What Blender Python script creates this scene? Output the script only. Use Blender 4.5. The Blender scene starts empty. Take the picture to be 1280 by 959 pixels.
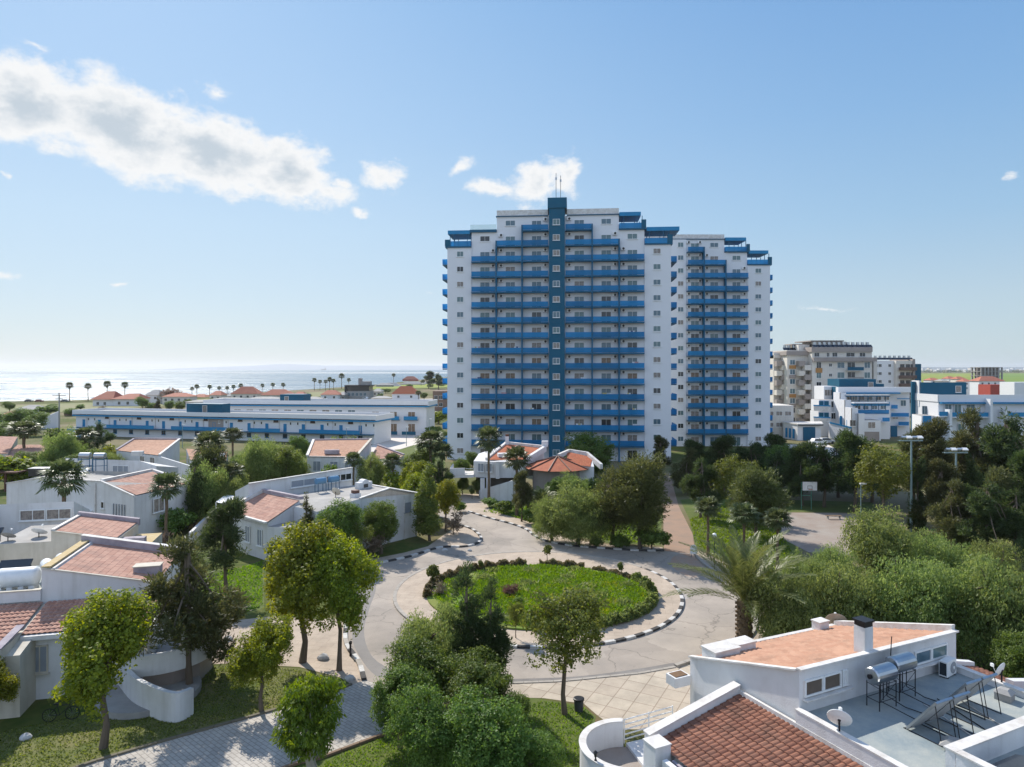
import bpy, math, random
import numpy as np
from mathutils import Vector, Matrix
random.seed(7)
SC = bpy.context.scene
COL = SC.collection
F = 853.0; CX = 640.0; HZ = 461.0; H = 18.0      # focal length, centre column, horizon row of a 1280x959 frame; eye height
R = math.radians

def W(u, v, z=0.0):
    """where the ray through a pixel meets height z (survey of the photograph)"""
    y = F*(H-z)/(v-HZ)
    return ((u-CX)/F*y, y)
def W3(u, v, z=0.0):
    p = W(u, v, z); return Vector((p[0], p[1], z))
def D3(u, v, y):
    return Vector(((u-CX)/F*y, y, H-(v-HZ)*y/F))
def HT(v0, v1, y):
    return abs(v0-v1)*y/F

# ------------------------------------------------------------------ materials
MATS = {}
def newmat(name):
    m = bpy.data.materials.new(name); m.use_nodes = True
    m.node_tree.nodes.clear()
    MATS[name] = m
    return m, m.node_tree.nodes, m.node_tree.links
def mk(name, c1, c2=None, scale=1.0, rough=0.8, bump=0.0, bscale=8.0, metal=0.0, spec=0.3, detail=5, stretch=None, rnd=0.0, alpha=1.0, streak=0.0):
    m, N, L = newmat(name)
    o = N.new('ShaderNodeOutputMaterial'); b = N.new('ShaderNodeBsdfPrincipled')
    L.new(b.outputs[0], o.inputs[0])
    b.inputs['Roughness'].default_value = rough; b.inputs['Metallic'].default_value = metal
    b.inputs['Specular IOR Level'].default_value = spec
    b.inputs['Alpha'].default_value = alpha
    tc = N.new('ShaderNodeTexCoord'); mp = N.new('ShaderNodeMapping')
    L.new(tc.outputs['Object'], mp.inputs[0])
    if stretch: mp.inputs['Scale'].default_value = stretch
    if c2 is None: c2 = tuple(x*0.86 for x in c1)
    nz = N.new('ShaderNodeTexNoise'); nz.inputs['Scale'].default_value = scale; nz.inputs['Detail'].default_value = detail
    nz.inputs['Roughness'].default_value = 0.65
    L.new(mp.outputs[0], nz.inputs['Vector'])
    rp = N.new('ShaderNodeMapRange'); rp.inputs[1].default_value = 0.32; rp.inputs[2].default_value = 0.68
    L.new(nz.outputs[0], rp.inputs[0])
    mx = N.new('ShaderNodeMix'); mx.data_type = 'RGBA'
    mx.inputs[6].default_value = (*c1, 1); mx.inputs[7].default_value = (*c2, 1)
    L.new(rp.outputs[0], mx.inputs[0])
    col = mx.outputs[2]
    if streak:
        m2 = N.new('ShaderNodeMapping'); m2.inputs['Scale'].default_value = (1.6, 1.6, 0.18); L.new(tc.outputs['Object'], m2.inputs[0])
        n3 = N.new('ShaderNodeTexNoise'); n3.inputs['Scale'].default_value = 1.3; n3.inputs['Detail'].default_value = 6; L.new(m2.outputs[0], n3.inputs['Vector'])
        r3 = N.new('ShaderNodeMapRange'); r3.inputs[1].default_value = 0.5; r3.inputs[2].default_value = 0.8; r3.inputs[4].default_value = streak; L.new(n3.outputs[0], r3.inputs[0])
        mx3 = N.new('ShaderNodeMix'); mx3.data_type = 'RGBA'; mx3.inputs[7].default_value = (c1[0]*.45, c1[1]*.42, c1[2]*.36, 1)
        L.new(r3.outputs[0], mx3.inputs[0]); L.new(col, mx3.inputs[6]); col = mx3.outputs[2]
    if rnd:
        oi = N.new('ShaderNodeObjectInfo'); hs = N.new('ShaderNodeHueSaturation')
        r2 = N.new('ShaderNodeMapRange'); r2.inputs[3].default_value = 1-rnd; r2.inputs[4].default_value = 1+rnd
        L.new(oi.outputs['Random'], r2.inputs[0]); L.new(r2.outputs[0], hs.inputs['Value']); L.new(col, hs.inputs['Color'])
        col = hs.outputs[0]
    L.new(col, b.inputs['Base Color'])
    if bump:
        n2 = N.new('ShaderNodeTexNoise'); n2.inputs['Scale'].default_value = bscale; n2.inputs['Detail'].default_value = 6
        L.new(mp.outputs[0], n2.inputs['Vector'])
        bp = N.new('ShaderNodeBump'); bp.inputs['Strength'].default_value = bump; bp.inputs['Distance'].default_value = 0.05
        L.new(n2.outputs[0], bp.inputs['Height']); L.new(bp.outputs[0], b.inputs['Normal'])
    return m
def leafmat(name, c1, c2, trans=0.35, rough=0.55, var=0.12):
    m, N, L = newmat(name)
    o = N.new('ShaderNodeOutputMaterial'); b = N.new('ShaderNodeBsdfPrincipled'); t = N.new('ShaderNodeBsdfTranslucent')
    ms = N.new('ShaderNodeMixShader'); ms.inputs[0].default_value = trans
    at = N.new('ShaderNodeAttribute'); at.attribute_name = 'tint'
    mx = N.new('ShaderNodeMix'); mx.data_type = 'RGBA'; mx.inputs[6].default_value = (*c1, 1); mx.inputs[7].default_value = (*c2, 1)
    L.new(at.outputs['Fac'], mx.inputs[0])
    oi = N.new('ShaderNodeObjectInfo'); hs = N.new('ShaderNodeHueSaturation')
    r2 = N.new('ShaderNodeMapRange'); r2.inputs[3].default_value = 1-var; r2.inputs[4].default_value = 1+var
    r3 = N.new('ShaderNodeMapRange'); r3.inputs[3].default_value = 0.485; r3.inputs[4].default_value = 0.515
    L.new(oi.outputs['Random'], r2.inputs[0]); L.new(r2.outputs[0], hs.inputs['Value'])
    L.new(oi.outputs['Random'], r3.inputs[0]); L.new(r3.outputs[0], hs.inputs['Hue'])
    L.new(mx.outputs[2], hs.inputs['Color'])
    L.new(hs.outputs[0], b.inputs['Base Color'])
    hs2 = N.new('ShaderNodeHueSaturation'); hs2.inputs['Hue'].default_value = 0.485; hs2.inputs['Value'].default_value = 1.5; hs2.inputs['Saturation'].default_value = 1.1
    L.new(hs.outputs[0], hs2.inputs['Color']); L.new(hs2.outputs[0], t.inputs[0])
    b.inputs['Roughness'].default_value = rough; b.inputs['Specular IOR Level'].default_value = 0.35
    L.new(b.outputs[0], ms.inputs[1]); L.new(t.outputs[0], ms.inputs[2]); L.new(ms.outputs[0], o.inputs[0])
    return m

white = mk('white_render', (.69,.685,.68), (.60,.59,.575), .5, .75, .2, 20, streak=.34)
white_far = mk('white_paint', (.70,.70,.71), (.665,.67,.68), .15, .7, streak=.05)
cream = mk('cream_render', (.62,.57,.48), (.50,.45,.36), .6, .85, .2, 15, streak=.5)
coping_m = mk('coping_paint', (.70,.685,.66), (.50,.46,.41), 1.6, .75, .2, 12)
grey_cop = mk('weathered_coping', (.42,.37,.38), (.26,.23,.26), 1.5, .9, .2, 12)
ochre = mk('ochre_lichen_coping', (.45,.33,.14), (.50,.40,.24), 3, .9)
teal = mk('dark_teal_paint', (.003,.095,.165), (.003,.08,.14), .3, .6)
blue = mk('blue_paint', (.014,.22,.43), (.012,.18,.37), .5, .5)
navy = mk('dark_blue_paint', (.008,.10,.185), None, .5, .55)
beige = mk('beige_render', (.66,.62,.56), (.60,.56,.50), .3, .85, streak=.25)
beige_dk = mk('grey_brown_cladding_and_shade', (.34,.30,.27), (.28,.24,.22), .3, .8)
orange_p = mk('orange_panel', (.42,.22,.08), None, 1, .7)
brownwall = mk('brown_render', (.22,.15,.11), None, .5, .8)
redwall = mk('red_render', (.36,.06,.04), None, .5, .7)
concrete = mk('concrete', (.34,.33,.31), (.26,.25,.24), .8, .9, .2, 10)
metal = mk('galvanised_steel', (.48,.50,.52), None, 3, .32, metal=1.0)
darkmetal = mk('dark_steel', (.03,.03,.035), None, 3, .5, metal=.6)
lampgrey = mk('grey_green_pole_paint', (.26,.34,.33), None, 3, .5)
blackp = mk('black_plastic', (.015,.015,.017), None, 3, .45)
whitep = mk('white_plastic', (.78,.78,.76), (.68,.68,.66), 3, .4)
redp = mk('brown_plastic', (.13,.06,.04), None, 3, .5)
deckm = mk('roof_deck_screed', (.20,.245,.26), (.36,.37,.335), .55, .85, .3, 9)
roofgrey = mk('flat_roof', (.40,.38,.35), (.28,.265,.245), .4, .9, .2, 5)
wood = mk('weathered_wood', (.24,.17,.11), (.16,.11,.07), 3, .8)
bark = mk('bark', (.17,.13,.095), (.09,.07,.05), 6, .95, .6, 30, stretch=(1,1,.3))
barkpale = mk('pale_bark', (.42,.38,.33), (.28,.25,.21), 4, .95, .5, 25, stretch=(1,1,.4))
palmbark = mk('palm_bark', (.20,.14,.09), (.11,.08,.05), 9, .95, .8, 20, stretch=(1,1,3))
soil = mk('soil', (.20,.12,.07), (.13,.085,.05), 1.5, .95, .4, 10)
glassrail = None

def glassmat(name, c, rough=.12, spec=.6, c2=None, scale=.8):
    return mk(name, c, c2 or tuple(x*.7 for x in c), scale, rough, spec=spec)
pane_blue = glassmat('window_glass_blue', (.10,.17,.21))
pane_dark = glassmat('window_glass_dark', (.03,.035,.04))
pane_curt = glassmat('window_curtain', (.34,.30,.26), .35, .5, (.12,.10,.09), 3)
pane_warm = glassmat('window_warm_curtain', (.30,.20,.12), .35, .5, (.10,.07,.05), 3)
pane_green = glassmat('window_glass_green', (.12,.20,.21), .15)
PANES = [pane_blue, pane_green, pane_dark, pane_curt, pane_warm]
shutter = mk('grey_louvre', (.30,.33,.36), (.24,.26,.29), 1, .6)

def railmat():
    m, N, L = newmat('blue_rail_panel')
    o = N.new('ShaderNodeOutputMaterial'); b = N.new('ShaderNodeBsdfPrincipled'); t = N.new('ShaderNodeBsdfTransparent')
    tl = N.new('ShaderNodeBsdfTranslucent'); tl.inputs[0].default_value = (.02,.34,.72,1)
    ms = N.new('ShaderNodeMixShader'); ms.inputs[0].default_value = .42
    m2 = N.new('ShaderNodeMixShader'); m2.inputs[0].default_value = .35
    b.inputs['Base Color'].default_value = (.018,.30,.56,1); b.inputs['Roughness'].default_value = .35
    t.inputs[0].default_value = (.35,.7,.95,1)
    oi = N.new('ShaderNodeObjectInfo'); hs = N.new('ShaderNodeHueSaturation'); r2 = N.new('ShaderNodeMapRange'); r2.inputs[3].default_value = .72; r2.inputs[4].default_value = 1.22
    L.new(oi.outputs['Random'], r2.inputs[0]); L.new(r2.outputs[0], hs.inputs['Value']); hs.inputs['Color'].default_value = (.022,.31,.55,1); L.new(hs.outputs[0], b.inputs['Base Color'])
    L.new(b.outputs[0], m2.inputs[1]); L.new(tl.outputs[0], m2.inputs[2])
    L.new(m2.outputs[0], ms.inputs[1]); L.new(t.outputs[0], ms.inputs[2]); L.new(ms.outputs[0], o.inputs[0])
    return m
rail_m = railmat()
def clearmat():
    m, N, L = newmat('clear_glass_rail')
    o = N.new('ShaderNodeOutputMaterial'); b = N.new('ShaderNodeBsdfPrincipled'); t = N.new('ShaderNodeBsdfTransparent')
    ms = N.new('ShaderNodeMixShader'); ms.inputs[0].default_value = .6
    b.inputs['Base Color'].default_value = (.6,.75,.75,1); b.inputs['Roughness'].default_value = .1
    L.new(b.outputs[0], ms.inputs[1]); L.new(t.outputs[0], ms.inputs[2]); L.new(ms.outputs[0], o.inputs[0])
    return m
clear_m = clearmat()

def tilemat(name, c1, c2, c3, sc=1.0):
    m, N, L = newmat(name)
    o = N.new('ShaderNodeOutputMaterial'); b = N.new('ShaderNodeBsdfPrincipled'); L.new(b.outputs[0], o.inputs[0])
    b.inputs['Roughness'].default_value = .85; b.inputs['Specular IOR Level'].default_value = .2
    uv = N.new('ShaderNodeUVMap'); uv.uv_map = 'UVMap'
    wn = N.new('ShaderNodeTexWhiteNoise'); wn.noise_dimensions = '2D'
    fl = N.new('ShaderNodeVectorMath'); fl.operation = 'FLOOR'; L.new(uv.outputs[0], fl.inputs[0]); L.new(fl.outputs[0], wn.inputs[0])
    mx = N.new('ShaderNodeMix'); mx.data_type = 'RGBA'; mx.inputs[6].default_value = (*c1,1); mx.inputs[7].default_value = (*c2,1)
    L.new(wn.outputs[0], mx.inputs[0])
    tc = N.new('ShaderNodeTexCoord'); nz = N.new('ShaderNodeTexNoise'); nz.inputs['Scale'].default_value = 1.1*sc; nz.inputs['Detail'].default_value = 7; nz.inputs['Roughness'].default_value = .7
    L.new(tc.outputs['Object'], nz.inputs['Vector'])
    mr = N.new('ShaderNodeMapRange'); mr.inputs[1].default_value = .48; mr.inputs[2].default_value = .75; mr.inputs[4].default_value = .8; L.new(nz.outputs[0], mr.inputs[0])
    m2 = N.new('ShaderNodeMix'); m2.data_type = 'RGBA'; m2.inputs[7].default_value = (*c3,1); L.new(mr.outputs[0], m2.inputs[0]); L.new(mx.outputs[2], m2.inputs[6])
    L.new(m2.outputs[2], b.inputs['Base Color'])
    return m
tile_red = tilemat('clay_tiles_red', (.30,.14,.09), (.20,.088,.058), (.12,.075,.055))
tile_orange = tilemat('clay_tiles_orange', (.49,.285,.19), (.42,.225,.145), (.25,.15,.10))
tile_pink = tilemat('clay_tiles_faded', (.46,.27,.20), (.36,.19,.14), (.22,.14,.115))
tile_vivid = tilemat('clay_tiles_bright', (.42,.135,.065), (.34,.10,.05), (.30,.13,.07))
tile_far = mk('far_clay_tiles', (.42,.16,.10), (.34,.12,.08), .3, .85)

leaf_oak = leafmat('leaves_yellow_green', (.085,.135,.014), (.310,.325,.032), .5)
leaf_round = leafmat('leaves_mid_green', (.060,.118,.018), (.165,.230,.048), .45)
leaf_pine = leafmat('needles_dark_olive', (.050,.066,.022), (.140,.140,.050), .4)
leaf_dark = leafmat('needles_dark_green', (.030,.058,.020), (.095,.130,.040), .4)
leaf_brown = leafmat('needles_brown_olive', (.050,.070,.020), (.140,.150,.048), .4)
leaf_pepper = leafmat('leaves_pepper_green', (.080,.130,.032), (.270,.320,.100), .5)
leaf_bright = leafmat('leaves_bright_green', (.075,.135,.012), (.185,.235,.025), .5)
leaf_euc = leafmat('leaves_olive', (.075,.110,.020), (.200,.235,.048), .48)
leaf_palm = leafmat('fronds_green', (.060,.085,.028), (.120,.140,.060), .3, .45)
leaf_date = leafmat('fronds_grey_green', (.075,.100,.028), (.175,.185,.060), .3, .45)
leaf_hedge = leafmat('hedge_leaves', (.11,.13,.045), (.25,.19,.10), .4)
leaf_grass = leafmat('grass_blades', (.085,.165,.012), (.190,.290,.018), .45, .6)
leaf_flower = leafmat('yellow_flower_petals', (.42,.42,.01), (.55,.55,.02), .4, .6)
leaf_dry = leafmat('dry_twigs', (.16,.12,.08), (.24,.19,.14), .2)
leaf_purple = leafmat('reddish_bush_leaves', (.14,.075,.06), (.19,.12,.08), .3)

# ------------------------------------------------------------------ object helpers
def tag(o, label=None, cat=None, group=None, kind=None):
    if label: o['label'] = label
    if cat: o['category'] = cat
    if group: o['group'] = group
    if kind: o['kind'] = kind
    return o
def thing(name, loc=(0,0,0), label=None, cat=None, group=None, rz=0.0):
    o = bpy.data.objects.new(name, None); COL.objects.link(o); o.empty_display_size = .3
    o.location = loc; o.rotation_euler = (0,0,rz)
    return tag(o, label, cat, group)
def root_of(o):
    while o.parent: o = o.parent
    return o
def link(name, me, parent=None, loc=(0,0,0), rz=0.0):
    o = bpy.data.objects.new(name, me); COL.objects.link(o); o.location = loc; o.rotation_euler = (0,0,rz)
    if parent: o.parent = parent
    return o
class MB:
    def __init__(s): s.v=[]; s.f=[]; s.m=[]; s.mats=[]; s.uv=None; s.smooth=False
    def mi(s, mat):
        if mat not in s.mats: s.mats.append(mat)
        return s.mats.index(mat)
    def add(s, vs, fs, mat):
        k=len(s.v); s.v += [tuple(p) for p in vs]; i=s.mi(mat)
        for f in fs: s.f.append(tuple(k+j for j in f)); s.m.append(i)
        return s
    def box(s, c, d, mat, rz=0.0, rx=0.0):
        M = Matrix.Rotation(rz,3,'Z') @ Matrix.Rotation(rx,3,'X')
        vs=[Vector(c)+M@Vector((sx*d[0]/2,sy*d[1]/2,sz*d[2]/2)) for sx in(-1,1) for sy in(-1,1) for sz in(-1,1)]
        return s.add(vs,[(0,1,3,2),(4,6,7,5),(0,4,5,1),(2,3,7,6),(0,2,6,4),(1,5,7,3)],mat)
    def bx(s, x0,x1,y0,y1,z0,z1, mat):
        return s.box(((x0+x1)/2,(y0+y1)/2,(z0+z1)/2),(abs(x1-x0),abs(y1-y0),abs(z1-z0)),mat)
    def prism(s, pts, zt, z0, mat, topmat=None):
        n=len(pts)
        if not hasattr(zt,'__len__'): zt=[zt]*n
        if not hasattr(z0,'__len__'): z0=[z0]*n
        a=sum(pts[i][0]*pts[(i+1)%n][1]-pts[(i+1)%n][0]*pts[i][1] for i in range(n))
        if a<0: pts=pts[::-1]; zt=list(zt)[::-1]; z0=list(z0)[::-1]
        vs=[(p[0],p[1],z0[i]) for i,p in enumerate(pts)]+[(p[0],p[1],zt[i]) for i,p in enumerate(pts)]
        s.add(vs,[(i,(i+1)%n,n+(i+1)%n,n+i) for i in range(n)]+[tuple(range(n))[::-1]],mat)
        k=len(s.v)-2*n; s.f.append(tuple(k+n+i for i in range(n))); s.m.append(s.mi(topmat or mat))
        return s
    def wall(s, p, q, t, z0, z1, mat, z1b=None):
        """slab from p to q, thickness t, top z1 at p and z1b at q"""
        p=Vector(p[:2]); q=Vector(q[:2]); d=(q-p).normalized(); n=Vector((-d.y,d.x))*t/2
        zb=z1 if z1b is None else z1b
        za0,zb0=(z0 if hasattr(z0,'__len__') else (z0,z0))
        return s.prism([p-n,q-n,q+n,p+n],[z1,zb,zb,z1],[za0,zb0,zb0,za0],mat)
    def tube(s, pts, r, mat, n=6, cap=True):
        pts=[Vector(p) for p in pts]; rs=r if hasattr(r,'__len__') else [r]*len(pts)
        k=len(s.v); rings=[]
        tot=(pts[-1]-pts[0]); ref=Vector((0,0,1)) if abs(tot.normalized().z)<.7 else Vector((.0,1,0))
        for i,p in enumerate(pts):
            d=(pts[min(i+1,len(pts)-1)]-pts[max(i-1,0)]).normalized()
            a=d.cross(ref)
            if a.length<.02: a=d.cross(Vector((1,0,0)))
            a.normalize(); b=d.cross(a)
            for j in range(n):
                t=2*math.pi*j/n; s.v.append(tuple(p+(a*math.cos(t)+b*math.sin(t))*rs[i]))
        mi=s.mi(mat)
        for i in range(len(pts)-1):
            for j in range(n):
                s.f.append((k+i*n+j,k+i*n+(j+1)%n,k+(i+1)*n+(j+1)%n,k+(i+1)*n+j)); s.m.append(mi)
        if cap:
            s.f.append(tuple(k+j for j in range(n))); s.m.append(mi)
            e=k+(len(pts)-1)*n; s.f.append(tuple(e+j for j in range(n))[::-1]); s.m.append(mi)
        return s
    def lathe(s, c, prof, mat, n=16, axis='z'):
        """prof: (radius, height) list"""
        pts=[]
        k=len(s.v)
        for r,h in prof:
            for j in range(n):
                t=2*math.pi*j/n; x,y=r*math.cos(t),r*math.sin(t)
                if axis=='z': s.v.append((c[0]+x,c[1]+y,c[2]+h))
                elif axis=='x': s.v.append((c[0]+h,c[1]+x,c[2]+y))
                else: s.v.append((c[0]+x,c[1]+h,c[2]+y))
        mi=s.mi(mat)
        for i in range(len(prof)-1):
            for j in range(n):
                s.f.append((k+i*n+j,k+i*n+(j+1)%n,k+(i+1)*n+(j+1)%n,k+(i+1)*n+j)); s.m.append(mi)
        s.f.append(tuple(k+j for j in range(n))[::-1]); s.m.append(mi)
        e=k+(len(prof)-1)*n; s.f.append(tuple(e+j for j in range(n))); s.m.append(mi)
        return s
    def mesh(s, name, off=(0,0,0)):
        me=bpy.data.meshes.new(name); o=Vector(off)
        me.from_pydata([tuple(Vector(v)-o) for v in s.v],[],s.f)
        for m in s.mats: me.materials.append(m)
        me.polygons.foreach_set('material_index',s.m)
        if s.smooth: me.polygons.foreach_set('use_smooth',[True]*len(s.f))
        me.update(); return me
    def build(s, name, parent=None, local=False):
        off=(0,0,0)
        if parent and not local: off=root_of(parent).location
        return link(name, s.mesh(name,off), parent)
def struct(o, label=None): tag(o, label, None, None, 'structure'); return o
def copy_tree(o, parent=None):
    c=o.copy(); COL.objects.link(c)
    if parent: c.parent=parent
    for ch in list(o.children): copy_tree(ch,c)
    return c
def catmull(pts, k=6, closed=False):
    out=[]; n=len(pts)
    rng=range(n if closed else n-1)
    for i in rng:
        if closed: p=[pts[(i+j-1)%n] for j in range(4)]
        else: p=[pts[max(i-1,0)],pts[i],pts[min(i+1,n-1)],pts[min(i+2,n-1)]]
        for a in range(k):
            t=a/k
            out.append(tuple(.5*((2*p[1][d])+(-p[0][d]+p[2][d])*t+(2*p[0][d]-5*p[1][d]+4*p[2][d]-p[3][d])*t*t+(-p[0][d]+3*p[1][d]-3*p[2][d]+p[3][d])*t**3) for d in range(2)))
    if not closed: out.append(tuple(pts[-1][:2]))
    return out

def tile_roof(name, A, B, C, D, mat, parent, rib=.24, course=.36, amp=.045, res=4, flat=False):
    """ridge A-B, eave D-C: clay pantiles in ribs down the slope, built as relief"""
    A,B,C,D=[Vector(p) for p in (A,B,C,D)]
    wid=((B-A).length+(C-D).length)/2; ln=((D-A).length+(C-B).length)/2
    nr=max(2,int(round(wid/rib))); nc=max(2,int(round(ln/course)))
    nu=nr*res+1; vs=[]; uvs=[]
    nrm=(B-A).cross(D-A).normalized()
    if nrm.z<0: nrm=-nrm
    rows=[]
    for j in range(nc):
        rows.append((j/nc,0.0)); rows.append(((j+.97)/nc,.05 if amp>.03 else .012))
    rng=np.random.RandomState(len(name)+nr)
    for t,lift in rows:
        P=A.lerp(D,t); Q=B.lerp(C,t)
        for i in range(nu):
            u=i/(nu-1); h=amp*abs(math.sin(math.pi*u*nr)) + lift + rng.uniform(-.004,.004)
            vs.append(tuple(P.lerp(Q,u)+nrm*h))
            uvs.append((u*nr*.9999+.0001*(i==0), t*nc+.001))
    fs=[]
    for j in range(len(rows)-1):
        for i in range(nu-1): fs.append((j*nu+i,j*nu+i+1,(j+1)*nu+i+1,(j+1)*nu+i))
    off=root_of(parent).location if parent else Vector((0,0,0))
    me=bpy.data.meshes.new(name); me.from_pydata([tuple(Vector(v)-off) for v in vs],[],fs); me.materials.append(mat)
    ul=me.uv_layers.new(name='UVMap')
    # one colour per tile: every corner of a face gets the tile's middle
    data=[]
    for j in range(len(rows)-1):
        for i in range(nu-1):
            data += [i//res+.5, j//2+.5]*4
    ul.data.foreach_set('uv',data)
    me.update()
    o=link(name,me,parent)
    return o
def slope_at(A,B,D,p):
    return 0
# ------------------------------------------------------------------ sky, sun, camera
SUN_AZ = R(-33); SUN_EL = R(41)       # azimuth from +Y towards +X
SUNV = Vector((math.sin(SUN_AZ)*math.cos(SUN_EL), math.cos(SUN_AZ)*math.cos(SUN_EL), math.sin(SUN_EL)))
def make_world():
    w=bpy.data.worlds.new('World'); SC.world=w; w.use_nodes=True
    N=w.node_tree.nodes; L=w.node_tree.links; N.clear()
    out=N.new('ShaderNodeOutputWorld'); bg=N.new('ShaderNodeBackground')
    sky=N.new('ShaderNodeTexSky'); sky.sky_type='NISHITA'; sky.sun_disc=False
    sky.sun_elevation=SUN_EL; sky.sun_rotation=SUN_AZ
    sky.altitude=0; sky.air_density=1.0; sky.dust_density=SKY_DUST; sky.ozone_density=1.6
    def mth(op,a,b=None,c=None,clamp=False):
        n=N.new('ShaderNodeMath'); n.operation=op; n.use_clamp=clamp
        for i,x in enumerate((a,b,c)):
            if x is None: continue
            if hasattr(x,'is_output') or hasattr(x,'links'): L.new(x,n.inputs[i])
            else: n.inputs[i].default_value=x
        return n.outputs[0]
    tc=N.new('ShaderNodeTexCoord'); sep=N.new('ShaderNodeSeparateXYZ'); L.new(tc.outputs['Generated'],sep.inputs[0])
    x,y,z=sep.outputs
    az=mth('ARCTAN2',x,y); el=mth('ARCSINE',z)
    # pale, slightly hazy maritime sky: Nishita blended with a measured gradient, brightened behind the camera as added fill for shaded walls
    def cramp(fac,stops):
        r=N.new('ShaderNodeValToRGB'); e=r.color_ramp.elements
        while len(e)<len(stops): e.new(.5)
        for i,(q,c) in enumerate(stops): e[i].position=q; e[i].color=(*[v*SKY_K for v in c],1)
        r.color_ramp.interpolation='LINEAR'; L.new(fac,r.inputs[0]); return r.outputs[0]
    def mixc(f,a,b):
        x_=N.new('ShaderNodeMix'); x_.data_type='RGBA'; x_.clamp_result=False
        if isinstance(f,float): x_.inputs[0].default_value=f
        else: L.new(f,x_.inputs[0])
        for i,c in ((6,a),(7,b)):
            if isinstance(c,tuple): x_.inputs[i].default_value=(*c,1)
            else: L.new(c,x_.inputs[i])
        return x_.outputs[2]
    def rng(v,a,b,smooth=True):
        r=N.new('ShaderNodeMapRange'); r.interpolation_type='SMOOTHSTEP' if smooth else 'LINEAR'; r.inputs[1].default_value=a; r.inputs[2].default_value=b; L.new(v,r.inputs[0]); return r.outputs[0]
    e01=mth('MULTIPLY',mth('MAXIMUM',el,0.0),1/1.5)
    left=cramp(e01,[(0,(.53,.64,.72)),(.06,(.51,.655,.78)),(.13,(.48,.66,.83)),(.22,(.38,.59,.84)),(.34,(.28,.51,.82)),(.6,(.26,.44,.78)),(1,(.18,.35,.7))])
    right=cramp(e01,[(0,(.50,.64,.71)),(.06,(.46,.61,.73)),(.13,(.33,.54,.76)),(.22,(.235,.455,.755)),(.34,(.16,.37,.72)),(.6,(.15,.30,.65)),(1,(.12,.25,.6))])
    side=rng(az,-.35,.70)
    grad=mixc(side,left,right)
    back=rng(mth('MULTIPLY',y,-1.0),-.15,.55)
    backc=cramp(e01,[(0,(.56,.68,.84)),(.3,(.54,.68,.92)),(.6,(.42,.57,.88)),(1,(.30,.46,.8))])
    bs=N.new('ShaderNodeVectorMath'); bs.operation='SCALE'; L.new(backc,bs.inputs[0]); bs.inputs['Scale'].default_value=BACK_FILL
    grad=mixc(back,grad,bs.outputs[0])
    gs=N.new('ShaderNodeVectorMath'); gs.operation='SCALE'; L.new(grad,gs.inputs[0]); gs.inputs['Scale'].default_value=1.0/SKY_STR/SKY_K*2**(-EXPO)
    skyc=mixc(.85,sky.outputs[0],gs.outputs[0])
    # ragged edges
    vec=N.new('ShaderNodeCombineXYZ'); L.new(az,vec.inputs[0]); L.new(el,vec.inputs[1])
    def noise(sc,det,ro,offs=0.0,sy=1.5):
        mp=N.new('ShaderNodeMapping'); mp.inputs['Location'].default_value=(offs,offs*1.7,offs*.3); mp.inputs['Scale'].default_value=(1,sy,1)
        n=N.new('ShaderNodeTexNoise'); n.inputs['Scale'].default_value=sc; n.inputs['Detail'].default_value=det; n.inputs['Roughness'].default_value=ro
        L.new(vec.outputs[0],mp.inputs[0]); L.new(mp.outputs[0],n.inputs['Vector']); return n.outputs[0]
    n1=noise(9,9,.62); n2=noise(30,8,.65,3.1)
    wx=mth('MULTIPLY',mth('SUBTRACT',noise(14,5,.6,7.7),.5),.07); wy=mth('MULTIPLY',mth('SUBTRACT',noise(16,5,.6,1.9),.5),.045)
    azw=mth('ADD',az,wx); elw=mth('ADD',el,wy)
    CL=[(40,132,105,46,8),(150,158,130,46,14),(270,190,115,42,14),(365,212,60,36,10),(478,216,32,15,5),(412,247,44,13,-8),(455,266,14,6,0),(430,232,22,9,20),(385,252,30,9,0),(340,228,60,20,12),
        (672,224,52,22,-22),(708,222,26,20,0),(615,236,42,11,0),(655,260,20,6,0),(274,117,19,9,0),(48,64,30,6,12),(578,210,28,8,-35),(12,346,26,8,0),(148,355,14,3,0),(540,370,22,3,0),(1037,385,30,4,5),(1278,217,14,6,0),(8,215,8,5,0)]
    dens=None; core=None
    for (u,v,ru,rv,ti) in CL:
        a0=math.atan2(u-CX,F); rr=math.hypot(F,u-CX); e0=math.atan2(HZ-v,rr)
        ra=ru/rr*F/rr*1.05; re=rv/rr*1.32
        ct,st=math.cos(R(ti)),math.sin(R(ti))
        dx=mth('SUBTRACT',azw,a0); dy=mth('SUBTRACT',elw,e0)
        rr2=1
        px=mth('ADD',mth('MULTIPLY',dx,ct/ra),mth('MULTIPLY',dy,-st/ra))
        py=mth('ADD',mth('MULTIPLY',dx,st/re),mth('MULTIPLY',dy,ct/re))
        d=mth('SUBTRACT',1.0,mth('SQRT',mth('ADD',mth('MULTIPLY',px,px),mth('MULTIPLY',py,py))))
        k=.42 if rv<10 else (.55 if rv<18 else (.75 if rv<30 else 1.2))
        d=mth('MULTIPLY',d,k)
        dens=d if dens is None else mth('MAXIMUM',dens,d)
    base=dens
    dens=mth('ADD',dens,mth('ADD',mth('MULTIPLY',mth('SUBTRACT',n1,.5),.95),mth('MULTIPLY',mth('SUBTRACT',n2,.5),1.0)))
    mr=N.new('ShaderNodeMapRange'); mr.interpolation_type='SMOOTHSTEP'; mr.inputs[1].default_value=.0; mr.inputs[2].default_value=.48; L.new(dens,mr.inputs[0])
    mask=mr.outputs[0]
    cr=N.new('ShaderNodeMapRange'); cr.interpolation_type='SMOOTHSTEP'; cr.inputs[1].default_value=.42; cr.inputs[2].default_value=1.10; L.new(dens,cr.inputs[0])
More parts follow.
